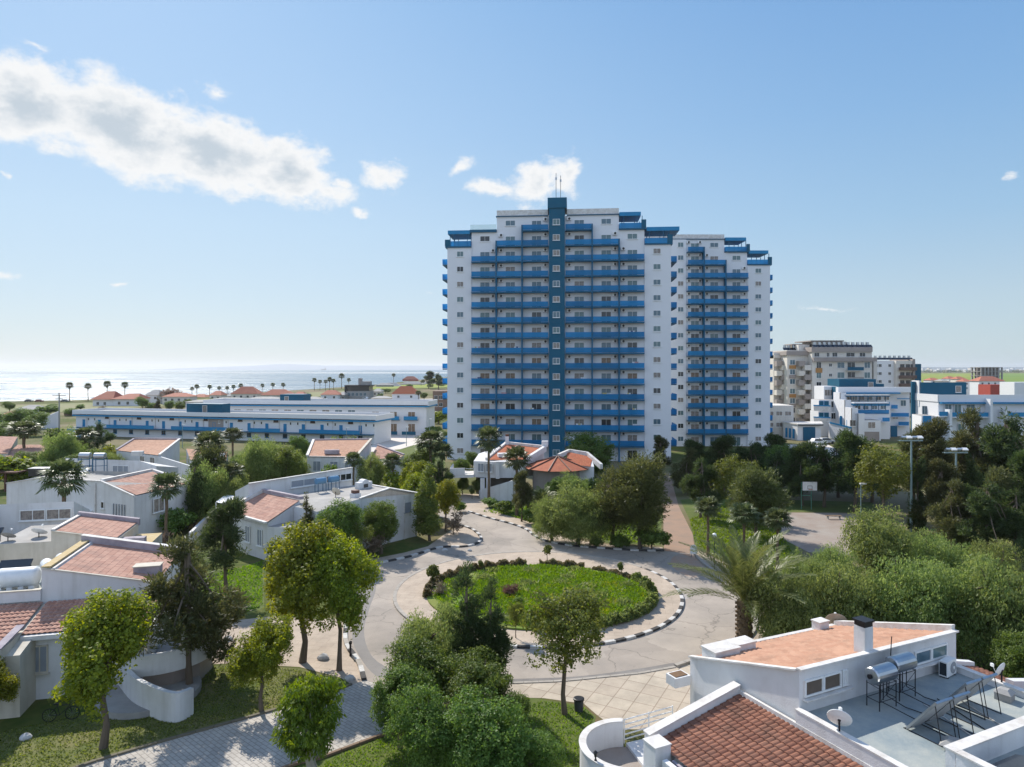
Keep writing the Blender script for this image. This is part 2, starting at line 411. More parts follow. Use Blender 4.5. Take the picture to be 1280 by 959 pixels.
    cm=N.new('ShaderNodeMix'); cm.data_type='RGBA'; cm.inputs[6].default_value=(*CLOUD_W,1); cm.inputs[7].default_value=(*CLOUD_G,1)
    L.new(cr.outputs[0],cm.inputs[0])
    mix=N.new('ShaderNodeMix'); mix.data_type='RGBA'; L.new(mask,mix.inputs[0]); L.new(skyc,mix.inputs[6]); L.new(cm.outputs[2],mix.inputs[7])
    L.new(mix.outputs[2],bg.inputs[0]); bg.inputs[1].default_value=SKY_STR
    L.new(bg.outputs[0],out.inputs[0])
    w.cycles.sampling_method='MANUAL'; w.cycles.sample_map_resolution=512
EXPO=0.62; SKY_K=1.0; BACK_FILL=1.38; SKY_STR=0.10; SKY_DUST=0.6; CLOUD_W=tuple(v*10*2**-EXPO for v in (.93,.94,.95)); CLOUD_G=tuple(v*10*2**-EXPO for v in (.56,.64,.72))
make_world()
sl=bpy.data.lights.new('sun','SUN'); sl.energy=4.0; sl.angle=R(.53); sl.color=(1.0,.94,.85)
so=bpy.data.objects.new('sun',sl); COL.objects.link(so); so.location=(0,0,80)
so.rotation_euler=SUNV.to_track_quat('Z','Y').to_euler()
cd=bpy.data.cameras.new('camera'); cam=bpy.data.objects.new('camera',cd); COL.objects.link(cam); SC.camera=cam
cam.location=(0,0,H); cam.rotation_euler=(R(90),0,0)
cd.sensor_fit='HORIZONTAL'; cd.sensor_width=36; cd.lens=F/1280*36
cd.shift_y=-(959/2-HZ)/1280; cd.clip_start=.1; cd.clip_end=90000
SC.view_settings.view_transform='Standard'; SC.view_settings.look='None'; SC.view_settings.exposure=EXPO; SC.view_settings.gamma=1
try:
    SC.cycles.use_denoising=True; SC.cycles.max_bounces=8; SC.cycles.transparent_max_bounces=16; SC.cycles.sample_clamp_indirect=6
    SC.cycles.diffuse_bounces=3; SC.cycles.glossy_bounces=3; SC.cycles.transmission_bounces=4; SC.cycles.caustics_reflective=False; SC.cycles.caustics_refractive=False
except Exception: pass

# ------------------------------------------------------------------ ground, sea, hills
def groundmat():
    m,N,L=newmat('ground_cover')
    o=N.new('ShaderNodeOutputMaterial'); b=N.new('ShaderNodeBsdfPrincipled'); L.new(b.outputs[0],o.inputs[0]); b.inputs['Roughness'].default_value=.95; b.inputs['Specular IOR Level'].default_value=.1
    tc=N.new('ShaderNodeTexCoord')
    def nz(sc,det=6,ro=.6):
        n=N.new('ShaderNodeTexNoise'); n.inputs['Scale'].default_value=sc; n.inputs['Detail'].default_value=det; n.inputs['Roughness'].default_value=ro; L.new(tc.outputs['Object'],n.inputs['Vector']); return n.outputs[0]
    def ramp(i,a,b_):
        r=N.new('ShaderNodeMapRange'); r.inputs[1].default_value=a; r.inputs[2].default_value=b_; L.new(i,r.inputs[0]); return r.outputs[0]
    def mix(f,a,b_):
        x=N.new('ShaderNodeMix'); x.data_type='RGBA'; L.new(f,x.inputs[0])
        for k,c in ((6,a),(7,b_)):
            if isinstance(c,tuple): x.inputs[k].default_value=(*c,1)
            else: L.new(c,x.inputs[k])
        return x.outputs[2]
    g=mix(ramp(nz(.9),.35,.65),(.055,.085,.018),(.105,.115,.030))
    g=mix(ramp(nz(.16,4),.5,.68),g,(.155,.115,.06))
    g=mix(ramp(nz(.012,3),.46,.56),g,(.20,.165,.10))
    L.new(g,b.inputs['Base Color'])
    bp=N.new('ShaderNodeBump'); bp.inputs['Strength'].default_value=.5; bp.inputs['Distance'].default_value=.08; L.new(nz(7),bp.inputs['Height']); L.new(bp.outputs[0],b.inputs['Normal'])
    return m
gm=groundmat()
coast=[W(u,v) for u,v in ((-900,506),(-300,505),(0,502),(100,500),(170,498),(300,491.5),(400,486),(480,480),(540,473),(620,467.5),(700,464),(760,462.6))]
g=MB(); pts=[(-3000,-60)]+[(-3000,coast[0][1])]+coast+[(4000,17900),(25500,17900),(25500,-60)]
g.add([(p[0],p[1],0.0) for p in pts],[tuple(range(len(pts)))[::-1]],gm)
# shore bank down to the water
n=len(coast)+1
cp=[(-3000,coast[0][1])]+coast
g.add([(p[0],p[1],0) for p in cp]+[(p[0],p[1]+14,-2.2) for p in cp],[(i+1,i,n+i,n+i+1) for i in range(n-1)],mk('beach_sand',(.42,.36,.27),(.34,.29,.22),.1,.95))
struct(g.build('ground'),'flat coastal ground of grass and dry earth')
def seamat():
    m,N,L=newmat('sea_water')
    o=N.new('ShaderNodeOutputMaterial'); b=N.new('ShaderNodeBsdfPrincipled'); L.new(b.outputs[0],o.inputs[0])
    tc=N.new('ShaderNodeTexCoord'); sp=N.new('ShaderNodeSeparateXYZ'); L.new(tc.outputs['Object'],sp.inputs[0])
    b.inputs['Base Color'].default_value=(.020,.085,.14,1); b.inputs['Roughness'].default_value=.30; b.inputs['IOR'].default_value=1.33
    mp=N.new('ShaderNodeMapping'); mp.inputs['Scale'].default_value=(.35,1,1); L.new(tc.outputs['Object'],mp.inputs[0])
    n=N.new('ShaderNodeTexNoise'); n.inputs['Scale'].default_value=.16; n.inputs['Detail'].default_value=8; n.inputs['Roughness'].default_value=.65; L.new(mp.outputs[0],n.inputs['Vector'])
    bp=N.new('ShaderNodeBump'); bp.inputs['Strength'].default_value=1.0; bp.inputs['Distance'].default_value=1.5; L.new(n.outputs[0],bp.inputs['Height']); L.new(bp.outputs[0],b.inputs['Normal'])
    n2=N.new('ShaderNodeTexNoise'); n2.inputs['Scale'].default_value=.02; n2.inputs['Detail'].default_value=9; n2.inputs['Roughness'].default_value=.75; m2=N.new('ShaderNodeMapping'); m2.inputs['Scale'].default_value=(.25,1,1); L.new(tc.outputs['Object'],m2.inputs[0]); L.new(m2.outputs[0],n2.inputs['Vector'])
    r=N.new('ShaderNodeMapRange'); r.inputs[1].default_value=.42; r.inputs[2].default_value=.58; r.inputs[3].default_value=.13; r.inputs[4].default_value=.46; L.new(n2.outputs[0],r.inputs[0])
    # a calm dark band of water far out
    a=N.new('ShaderNodeMapRange'); a.interpolation_type='SMOOTHSTEP'; a.inputs[1].default_value=2500; a.inputs[2].default_value=3000; L.new(sp.outputs[1],a.inputs[0])
    c=N.new('ShaderNodeMapRange'); c.interpolation_type='SMOOTHSTEP'; c.inputs[1].default_value=4200; c.inputs[2].default_value=3600; L.new(sp.outputs[1],c.inputs[0])
    mu=N.new('ShaderNodeMath'); mu.operation='MULTIPLY'; L.new(a.outputs[0],mu.inputs[0]); L.new(c.outputs[0],mu.inputs[1])
    mx=N.new('ShaderNodeMix'); L.new(mu.outputs[0],mx.inputs[0]); L.new(r.outputs[0],mx.inputs[2]); mx.inputs[3].default_value=.05
    L.new(mx.outputs[0],b.inputs['Roughness'])
    m3=N.new('ShaderNodeMath'); m3.operation='MULTIPLY_ADD'; L.new(mu.outputs[0],m3.inputs[0]); m3.inputs[1].default_value=-.95; m3.inputs[2].default_value=1.0; L.new(m3.outputs[0],bp.inputs['Strength'])
    return m
s=MB(); s.add([(-24000,-100,-1.6),(26000,-100,-1.6),(26000,18200,-1.6),(-24000,18200,-1.6)],[(0,1,2,3)],seamat())
struct(s.build('sea'),'calm sea glittering below the sun')
# faint headland across the bay and low ridge beyond the plain
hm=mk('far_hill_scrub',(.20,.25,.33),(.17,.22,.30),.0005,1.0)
hl=MB()
def ridge(mb, prof, dist, mat, depth=1500):
    top=[(D3(u,v,dist)) for u,v in prof]
    vs=[]
    for p in top: vs += [(p.x,p.y-depth,-2.0),(p.x,p.y,p.z),(p.x,p.y+depth,-2.0)]
    fs=[]
    for i in range(len(top)-1):
        a=3*i; fs += [(a,a+3,a+4,a+1),(a+1,a+4,a+5,a+2)]
    mb.add(vs,fs,mat)
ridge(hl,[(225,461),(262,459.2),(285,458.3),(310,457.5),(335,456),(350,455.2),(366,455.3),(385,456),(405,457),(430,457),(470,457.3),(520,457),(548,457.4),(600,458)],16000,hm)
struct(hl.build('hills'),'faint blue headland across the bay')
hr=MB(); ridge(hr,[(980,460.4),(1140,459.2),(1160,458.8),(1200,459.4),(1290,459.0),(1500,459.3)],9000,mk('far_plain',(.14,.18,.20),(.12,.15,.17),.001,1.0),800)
struct(hr.build('hill_ridge'),'low dark ridge beyond the plain')

# sheets laid on the ground
def sheet(name, pix, mat, z, label, smooth=0, world=None):
    p=[W(u,v,0) for u,v in pix] if pix else world
    if smooth: p=catmull(p,smooth,True)
    b=MB(); a=sum(p[i][0]*p[(i+1)%len(p)][1]-p[(i+1)%len(p)][0]*p[i][1] for i in range(len(p)))
    if a<0: p=p[::-1]
    b.add([(q[0],q[1],z) for q in p],[tuple(range(len(p)))],mat)
    return struct(b.build(name),label)
asphalt=mk('asphalt',(.40,.34,.28),(.275,.24,.203),.22,.9,.25,14,detail=12)
def wear(m):
    N=m.node_tree.nodes; L=m.node_tree.links; b=[n for n in N if n.type=='BSDF_PRINCIPLED'][0]; src=b.inputs['Base Color'].links[0].from_socket
    tc=N.new('ShaderNodeTexCoord'); nz=N.new('ShaderNodeTexNoise'); nz.inputs['Scale'].default_value=.7; nz.inputs['Detail'].default_value=5; L.new(tc.outputs['Object'],nz.inputs['Vector'])
    ad=N.new('ShaderNodeVectorMath'); ad.operation='MULTIPLY_ADD'; ad.inputs[1].default_value=(1.6,1.6,1.6); L.new(nz.outputs['Color'],ad.inputs[0]); L.new(tc.outputs['Object'],ad.inputs[2])
    vo=N.new('ShaderNodeTexVoronoi'); vo.feature='DISTANCE_TO_EDGE'; vo.inputs['Scale'].default_value=.22; L.new(ad.outputs[0],vo.inputs['Vector'])
    r=N.new('ShaderNodeMapRange'); r.inputs[1].default_value=.0; r.inputs[2].default_value=.012; r.inputs[3].default_value=.62; r.inputs[4].default_value=1.0; L.new(vo.outputs['Distance'],r.inputs[0])
    v2=N.new('ShaderNodeTexVoronoi'); v2.inputs['Scale'].default_value=.16; L.new(ad.outputs[0],v2.inputs['Vector'])
    sp=N.new('ShaderNodeSeparateColor'); L.new(v2.outputs['Color'],sp.inputs[0]); r2=N.new('ShaderNodeMapRange'); r2.inputs[3].default_value=.88; r2.inputs[4].default_value=1.07; L.new(sp.outputs[0],r2.inputs[0])
    n3=N.new('ShaderNodeTexNoise'); n3.inputs['Scale'].default_value=2.2; n3.inputs['Detail'].default_value=4; L.new(tc.outputs['Object'],n3.inputs['Vector']); r3=N.new('ShaderNodeMapRange'); r3.inputs[1].default_value=.66; r3.inputs[2].default_value=.74; r3.inputs[3].default_value=1.0; r3.inputs[4].default_value=.7; L.new(n3.outputs[0],r3.inputs[0])
    m1=N.new('ShaderNodeMath'); m1.operation='MULTIPLY'; L.new(r.outputs[0],m1.inputs[0]); L.new(r2.outputs[0],m1.inputs[1]); m2=N.new('ShaderNodeMath'); m2.operation='MULTIPLY'; L.new(m1.outputs[0],m2.inputs[0]); L.new(r3.outputs[0],m2.inputs[1])
    s_=N.new('ShaderNodeVectorMath'); s_.operation='SCALE'; L.new(src,s_.inputs[0]); L.new(m2.outputs[0],s_.inputs['Scale']); L.new(s_.outputs[0],b.inputs['Base Color'])
wear(asphalt)
dirt=mk('bare_dirt',(.34,.22,.15),(.26,.19,.14),.5,.95,.4,6)
gravel=mk('pale_gravel',(.33,.29,.25),(.27,.21,.17),.3,.95,.3,8)
def slabmat(name,c1,c2,cm,w,hh,off=.0,rot=0.0,ms=.03,nscale=.6):
    m,N,L=newmat(name)
    o=N.new('ShaderNodeOutputMaterial'); b=N.new('ShaderNodeBsdfPrincipled'); L.new(b.outputs[0],o.inputs[0]); b.inputs['Roughness'].default_value=.88
    tc=N.new('ShaderNodeTexCoord'); mp=N.new('ShaderNodeMapping'); mp.inputs['Rotation'].default_value=(0,0,rot); L.new(tc.outputs['Object'],mp.inputs[0])
    br=N.new('ShaderNodeTexBrick'); br.offset=off; br.inputs['Scale'].default_value=1; br.inputs['Brick Width'].default_value=w; br.inputs['Row Height'].default_value=hh
    br.inputs['Mortar Size'].default_value=ms; br.inputs['Color1'].default_value=(*c1,1); br.inputs['Color2'].default_value=(*c2,1); br.inputs['Mortar'].default_value=(*cm,1)
    L.new(mp.outputs[0],br.inputs['Vector'])
    nz=N.new('ShaderNodeTexNoise'); nz.inputs['Scale'].default_value=nscale; nz.inputs['Detail'].default_value=8; nz.inputs['Roughness'].default_value=.7; L.new(tc.outputs['Object'],nz.inputs['Vector'])
    r=N.new('ShaderNodeMapRange'); r.inputs[1].default_value=.3; r.inputs[2].default_value=.72; r.inputs[3].default_value=1.12; r.inputs[4].default_value=.72; L.new(nz.outputs[0],r.inputs[0])
    mu=N.new('ShaderNodeVectorMath'); mu.operation='SCALE'; L.new(br.outputs[0],mu.inputs[0]); L.new(r.outputs[0],mu.inputs['Scale']); L.new(mu.outputs[0],b.inputs['Base Color'])
    return m
paving=slabmat('concrete_slabs',(.47,.40,.31),(.42,.35,.27),(.27,.21,.155),1.15,1.15,0,R(28),.026)
paving2=slabmat('pavement_slabs',(.44,.355,.27),(.42,.335,.255),(.36,.28,.21),1.2,.6,.5,R(10),.02)
brickp=slabmat('brick_pavers',(.49,.445,.385),(.42,.385,.335),(.29,.26,.225),.44,.22,.5,R(40),.022,.4)
courtm=mk('pale_court_surface',(.62,.56,.50),(.54,.48,.43),.1,.9)
lawn=mk('lawn_grass',(.115,.135,.030),(.070,.105,.020),.5,.95,.5,14)
lawn_dry=mk('dry_lawn_grass',(.17,.155,.06),(.085,.115,.025),.45,.95,.5,14)

ROAD=[(545,630),(572,632),(586,640),(611,648),(638,655),(657,662),(669,671),(685,677.5),(716,683),(755,686),(800,689),(830,689),(868,693),(882,707),(915,730),(940,760),(944,785),(925,807),(900,815),(844,834),(800,842),(700,852),(620,855),(560,857),(500,860),(455,851),(448,828),(432,803),(434,770),(440,740),(450,712),(472,705),(510,697),(550,685),(580,684),(598,679),(601,672),(590,662),(565,652),(548,645)]
sheet('road',ROAD,asphalt,.012,'worn grey asphalt road circling the green roundabout')
sheet('brick_road',[(455,851),(500,860),(560,858),(640,866),(560,900),(477,920),(400,949),(362,957),(330,975),(40,985),(107,956),(205,927),(320,895),(372,880),(410,868),(440,856)],brickp,.008,'light block paved lane leading to the roundabout')
sheet('dirt_track',[(830,689.5),(869,693.5),(866,668),(857,650),(848,632),(842,610),(838,592),(830,592),(828,615),(829,645)],dirt,.010,'reddish dirt track leaving the road towards the tower')
sheet('gravel_court',[(978,641),(1075,642),(1090,652),(1078,680),(1055,697),(1010,690),(975,672)],gravel,.006,'bare gravel sports court in front of the hoop')
sheet('pavement',[(225,832),(215,812),(255,790),(300,775),(345,770),(400,775),(436,770),(432,803),(448,828),(455,851),(440,856),(425,847),(375,834),(300,829)],paving2,.006,'pale pavement beside the roundabout road')
sheet('pavement',[(450,712),(432,716),(434,704),(470,698),(505,691),(535,683),(556,668),(575,656),(590,662),(601,672),(598,679),(580,684),(550,685),(510,697),(472,705)],paving2,.007,'pale pavement in front of the shaded white wall')
sheet('pavement',[(572,632),(570,617),(600,618),(612,636),(629,643),(669,654),(688,665),(712,674),(760,681),(800,684),(828,684),(830,689),(800,689),(755,686),(716,683),(685,677.5),(669,671),(657,662),(638,655),(611,648),(586,640)],paving2,.007,'pale pavement along the striped kerb below the pavilion house')
sheet('patio',[(560,857),(620,855),(700,852),(800,842),(844,834),(875,828),(905,900),(850,912),(770,912),(745,893),(730,880),(680,873),(600,871)],paving,.009,'large square concrete slabs in front of the white house')
sheet('pavement',[(868,693),(872,688),(900,700),(935,720),(965,750),(970,790),(950,815),(925,807),(944,785),(940,760),(915,730),(882,707)],paving2,.007,'pale pavement behind the date palm')
sheet('tennis_court',[(472,543),(530,541),(545,548),(500,562),(455,566),(468,553)],courtm,.05,'pale tennis court beside the long white building')
sheet('lawn',[(430,560),(500,562),(545,548),(556,552),(556,585),(520,600),(470,590)],lawn,.02,'bright lawn beyond the tennis court')
sheet('lawn',[(250,725),(330,700),(330,760),(300,772),(255,788),(225,800)],lawn,.004,'sunlit green lawn beside the tall yellowish tree')
sheet('lawn',[(-60,930),(100,895),(240,835),(300,831),(375,836),(425,849),(438,855),(410,866),(372,878),(320,893),(205,925),(107,954),(20,985),(-80,1000)],lawn_dry,.004,'half dry lawn in front of the left houses')
sheet('lawn',[(400,951),(477,922),(560,902),(640,868),(680,875),(728,882),(745,896),(720,1000),(360,1000)],lawn,.004,'green lawn below the clump of round trees')
sheet('lawn',[(240,660),(262,650),(300,655),(300,690),(230,690)],lawn,.004,'small bright lawn patch by the palm')
sheet('lawn',[(600,640),(640,648),(690,665),(760,679),(826,682),(827,640),(790,620),(700,620),(620,620)],lawn,.004,'planted lawn under the trees by the pavilion house')
sheet('lawn',[(870,685),(862,650),(850,625),(900,620),(985,638),(980,665),(1000,690),(960,745),(935,718),(900,698)],lawn,.004,'bright lawn between the dirt track and the court')
sheet('lawn',[(980,640),(985,625),(1090,628),(1110,650),(1078,641)],lawn,.005,'green strip behind the basketball hoop')
fieldg=mk('green_field',(.10,.19,.02),(.16,.22,.03),.004,.95); fieldy=mk('yellow_green_field',(.24,.26,.03),(.16,.22,.03),.004,.95)
sheet('field',[(1060,478),(1150,478),(1235,477),(1225,466.8),(1140,466.8),(1060,467)],fieldy,.03,'yellow green field far behind the white buildings')
sheet('field',[(1235,478),(1400,480),(1400,466.5),(1228,466.8)],fieldg,.03,'bright green field at the right horizon')
sheet('field',[(455,487),(560,484),(560,478),(475,482)],fieldy,.03,'yellow green meadow near the shore')
sheet('field',[(-100,512),(60,505),(240,500),(380,491),(440,488),(440,493),(380,497),(200,508),(60,516),(-100,524)],mk('shore_grass',(.16,.18,.06),(.22,.20,.11),.02,.95),.03,'grassy strip along the shore road')
sheet('car_park',[(965,556),(1035,556),(1070,575),(960,575)],courtm,.02,'pale parking area beside the small garage')
sheet('estate_yard',[(380,503),(545,498),(550,512),(540,520),(380,512)],mk('light_gravel_yard',(.42,.37,.31),None,.05,.95),.02,'pale yard with parked cars behind the long building')

sheet('road_dirt',[(872,700),(880,712),(868,722),(850,716),(838,704),(845,694),(862,693)],mk('red_dirt_patch',(.40,.24,.155),(.35,.29,.235),.8,.95),.016,'reddish dirt washed onto the road below the dirt track',5)
sheet('road_patch',[(800,742),(840,738),(862,747),(838,752),(806,750)],mk('pale_worn_asphalt',(.40,.37,.33),(.32,.29,.26),.6,.9),.016,'paler worn patch of asphalt on the right of the roundabout',5)
sheet('road_patch',[(560,856),(620,850),(720,846),(800,836),(842,829),(842,833),(800,841),(700,851),(620,854)],mk('dark_gutter_dirt',(.17,.155,.14),(.24,.22,.20),.9,.95),.015,'dark dirty strip of asphalt along the slab patio',4)
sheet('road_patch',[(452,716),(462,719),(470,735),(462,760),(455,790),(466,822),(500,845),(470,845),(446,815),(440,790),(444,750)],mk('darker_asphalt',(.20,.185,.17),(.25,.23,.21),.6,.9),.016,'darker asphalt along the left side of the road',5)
# kerbs
def kerb(name, path, label, w=.28, h=.15, bl=.85, colours=None, z0=0.0, closed=False):
    pts=[Vector(p) for p in path]; 
    if closed: pts.append(pts[0])
    acc=[0]
    for i in range(len(pts)-1): acc.append(acc[-1]+(pts[i+1]-pts[i]).length)
    tot=acc[-1]; nb=max(2,int(tot/bl)); 
    if nb%2: nb+=1
    def at(s):
        for i in range(len(pts)-1):
            if s<=acc[i+1] or i==len(pts)-2:
                t=(s-acc[i])/max(1e-6,acc[i+1]-acc[i]); return pts[i].lerp(pts[i+1],t)
    b=MB(); ms=colours or (kw,kb)
    for i in range(nb):
        p=at(tot*i/nb); q=at(tot*(i+.97)/nb); b.wall(p,q,w,z0,z0+h,ms[i%len(ms)])
    return struct(b.build(name),label)
kw=mk('kerb_white_paint',(.62,.60,.56),(.42,.40,.37),4,.85); kb=mk('kerb_black_paint',(.030,.028,.028),(.08,.075,.07),4,.85)
kg=mk('plain_kerb',(.40,.36,.31),(.30,.27,.23),2,.9)
IC=Vector((2.05,55.3)); IR=11.4
circ=[(IC.x+IR*math.cos(t*2*math.pi/120),IC.y+IR*math.sin(t*2*math.pi/120)) for t in range(120)]
isl=MB(); isl.prism([(IC.x+(IR-.14)*math.cos(t*2*math.pi/120),IC.y+(IR-.14)*math.sin(t*2*math.pi/120)) for t in range(120)],.13,0,paving2)
struct(isl.build('roundabout_pavement'),'pinkish paved ring around the green roundabout')
kerb('kerb',circ[83:]+circ[:11],'black and white painted kerb on the near and right side of the roundabout')
kerb('kerb',circ[11:83],'plain stone kerb on the far and left side of the roundabout',colours=(kg,))
GC=Vector((2.2,54.2)); GX,GY=8.9,7.7
gr=[(GC.x+GX*math.cos(t*2*math.pi/90),GC.y+GY*math.sin(t*2*math.pi/90)) for t in range(90)]
gi=MB(); gi.prism(gr,.25,.1,mk('roundabout_grass',(.10,.19,.016),(.20,.20,.05),.45,.95,.6,9)); struct(gi.build('roundabout_lawn'),'bright green weedy lawn in the middle of the roundabout')
kerb('kerb',catmull([W(*p) for p in [(586,640),(611,648),(638,655),(657,662),(669,671),(685,677.5),(716,683),(755,686),(800,689),(830,689)]],5),'black and white kerb below the weeping tree')
kerb('kerb',catmull([W(*p) for p in [(440,716),(450,712),(472,705),(510,697),(550,685),(580,684),(598,679),(601,672),(590,662),(575,657)]],5),'black and white kerb below the shaded white wall')
kerb('kerb',catmull([W(*p) for p in [(868,693),(882,707),(915,730),(940,760),(944,785),(925,807),(900,815),(844,834)]],5),'grey kerb around the date palm',colours=(kg,))
kerb('kerb',catmull([W(*p) for p in [(434,770),(432,803),(448,828),(455,851)]],5),'weathered kerb by the tall yellow green trees',colours=(kw,kg,kw,kb))
kerb('kerb',[W(*p) for p in [(40,982),(107,956),(205,927),(320,895),(372,880),(410,868),(440,856)]],'low kerb between the dry lawn and the block paved lane',colours=(mk('mossy_kerb',(.16,.14,.10),None,2,.9),),w=.15,h=.10)
kerb('kerb',[W(*p) for p in [(330,975),(362,957),(400,949),(477,920),(560,900)]],'brown kerb below the block paved lane',colours=(mk('brown_kerb',(.22,.15,.10),None,2,.9),),w=.15,h=.12)
kerb('kerb',[W(*p) for p in [(844,834),(800,842),(700,852),(620,855),(560,857)]],'flat concrete kerb along the slab patio',colours=(kg,),w=.2,h=.05)
# ------------------------------------------------------------------ shared building parts (mesh data used many times)
def centred(fn):
    b=MB(); fn(b); return b
def window_meshes(w,h,frame,sill=True,d=.07,div=2):
    """frame with its glazing set back inside it; local origin at the window centre on the wall face, -y faces out"""
    f=MB(); t=.07
    f.bx(-w/2,w/2,-d,0,h/2-t,h/2,frame); f.bx(-w/2,w/2,-d,0,-h/2,-h/2+t,frame)
    f.bx(-w/2,-w/2+t,-d,0,-h/2+t,h/2-t,frame); f.bx(w/2-t,w/2,-d,0,-h/2+t,h/2-t,frame)
    for i in range(1,div):
        x=-w/2+w*i/div; f.bx(x-.025,x+.025,-d*.9,0,-h/2+t,h/2-t,frame)
    if sill: f.bx(-w/2-.08,w/2+.08,-d-.08,-.0,-h/2-.07,-h/2-.003,frame)
    return f.mesh('window')
def pane_mesh(w,h,mat,d=.025):
    p=MB(); p.bx(-w/2+.06,w/2-.06,-d,.0,-h/2+.06,h/2-.06,mat); return p.mesh('pane')
_wc={}
def put_window(parent, loc, w, h, rz=0.0, frame=None, pane=None, name='window', div=2, sill=True):
    frame=frame or whitep; pane=pane or random.choices(PANES,[5,4,3,2,1])[0]
    k=(round(w,2),round(h,2),frame.name,div,sill); 
    if k not in _wc: _wc[k]=window_meshes(w,h,frame,sill,div=div)
    k2=(round(w,2),round(h,2),pane.name)
    if k2 not in _wc: _wc[k2]=pane_mesh(w,h,pane)
    off=root_of(parent).location if root_of(parent).rotation_euler.z==0 else Vector((0,0,0))
    l=Vector(loc)-off
    o=link(name,_wc[k],parent,l,rz); link('pane',_wc[k2],o)
    return o
def acmesh():
    b=MB(); b.bx(-.42,.42,-.38,0,-.3,.3,whitep); b.lathe((0.08,-.385,0),[(.24,-.015),(.24,.0)],blackp,12,'y'); b.bx(-.42,.42,-.4,-.37,-.34,-.30,redp); return b.mesh('air_conditioner')
AC=acmesh()

def tower(root, cols, ends, core, depth, gk, label_side=True):
    """cols: (x0,x1,kmax) balcony columns; ends: (x0,x1,ztop,win_x); all local x along the front, y to the back"""
    s=3.0
    walls=MB(); trims=MB()
    zt={}
    for (x0,x1,k,door) in cols:
        z=3.0*(k+1) if k else 48
        walls.bx(x0,x1,0,depth,0,z,white_far)
    for (x0,x1,z,wx) in ends: walls.bx(x0,x1,-.02,depth+.02,0,z,white_far)
    w=walls.build('wall',root,True)
    # balconies share one mesh per width
    cache={}
    def balc(wd):
        k=round(wd,2)
        if k not in cache:
            a=MB(); a.bx(0,wd,-1.35,0,-.16,0,navy); a.bx(0,wd,-1.40,-1.352,-.22,.10,navy)
            r=MB(); r.bx(.04,wd-.04,-1.345,-1.31,.13,1.02,rail_m); 
            h=MB(); h.bx(.0,wd,-1.36,-1.30,1.02,1.07,blue)
            for i in range(int(wd/1.3)+1):
                x=min(wd-.05,.02+i*1.3); h.bx(x,x+.04,-1.30,-1.27,0.005,1.02,blue)
            cache[k]=(a.mesh('balcony'),r.mesh('rail_panel'),h.mesh('handrail'))
        return cache[k]
    random.seed(3)
    for ci,(x0,x1,k,door) in enumerate(cols):
        wd=x1-x0
        for f in range(1,k+1):
            z=3.0*f
            m=balc(wd-.1)
            o=link('balcony',m[0],root,(x0+.05,0,z)); link('rail_panel',m[1],o); link('handrail',m[2],o)
            dx=door
            low = f<7
            pn=random.choices(PANES,[3,2,3,3,2] if low else [5,6,1.5,.5,.1])[0]
            put_window(root,(dx,-.001,z+1.12),1.95,2.1,name='balcony_door',pane=pn,sill=False)
            acx = x0+.75 if door>(x0+x1)/2 else x1-.75
            link('air_conditioner',AC,root,(acx,-.001,z+2.45))
        if k<15 and wd>4:
            put_window(root,((x0+x1)/2-.1,-.001,3.0*(k+1)+1.5 if 3.0*(k+2)<=48.1 and False else 3.0*k+1.5+3.0-3.0),1.95,1.1) if False else None
        # ground floor opening
        put_window(root,(door,-.001,1.3),1.95,2.1,name='balcony_door',pane=pane_dark,sill=False)
    return w
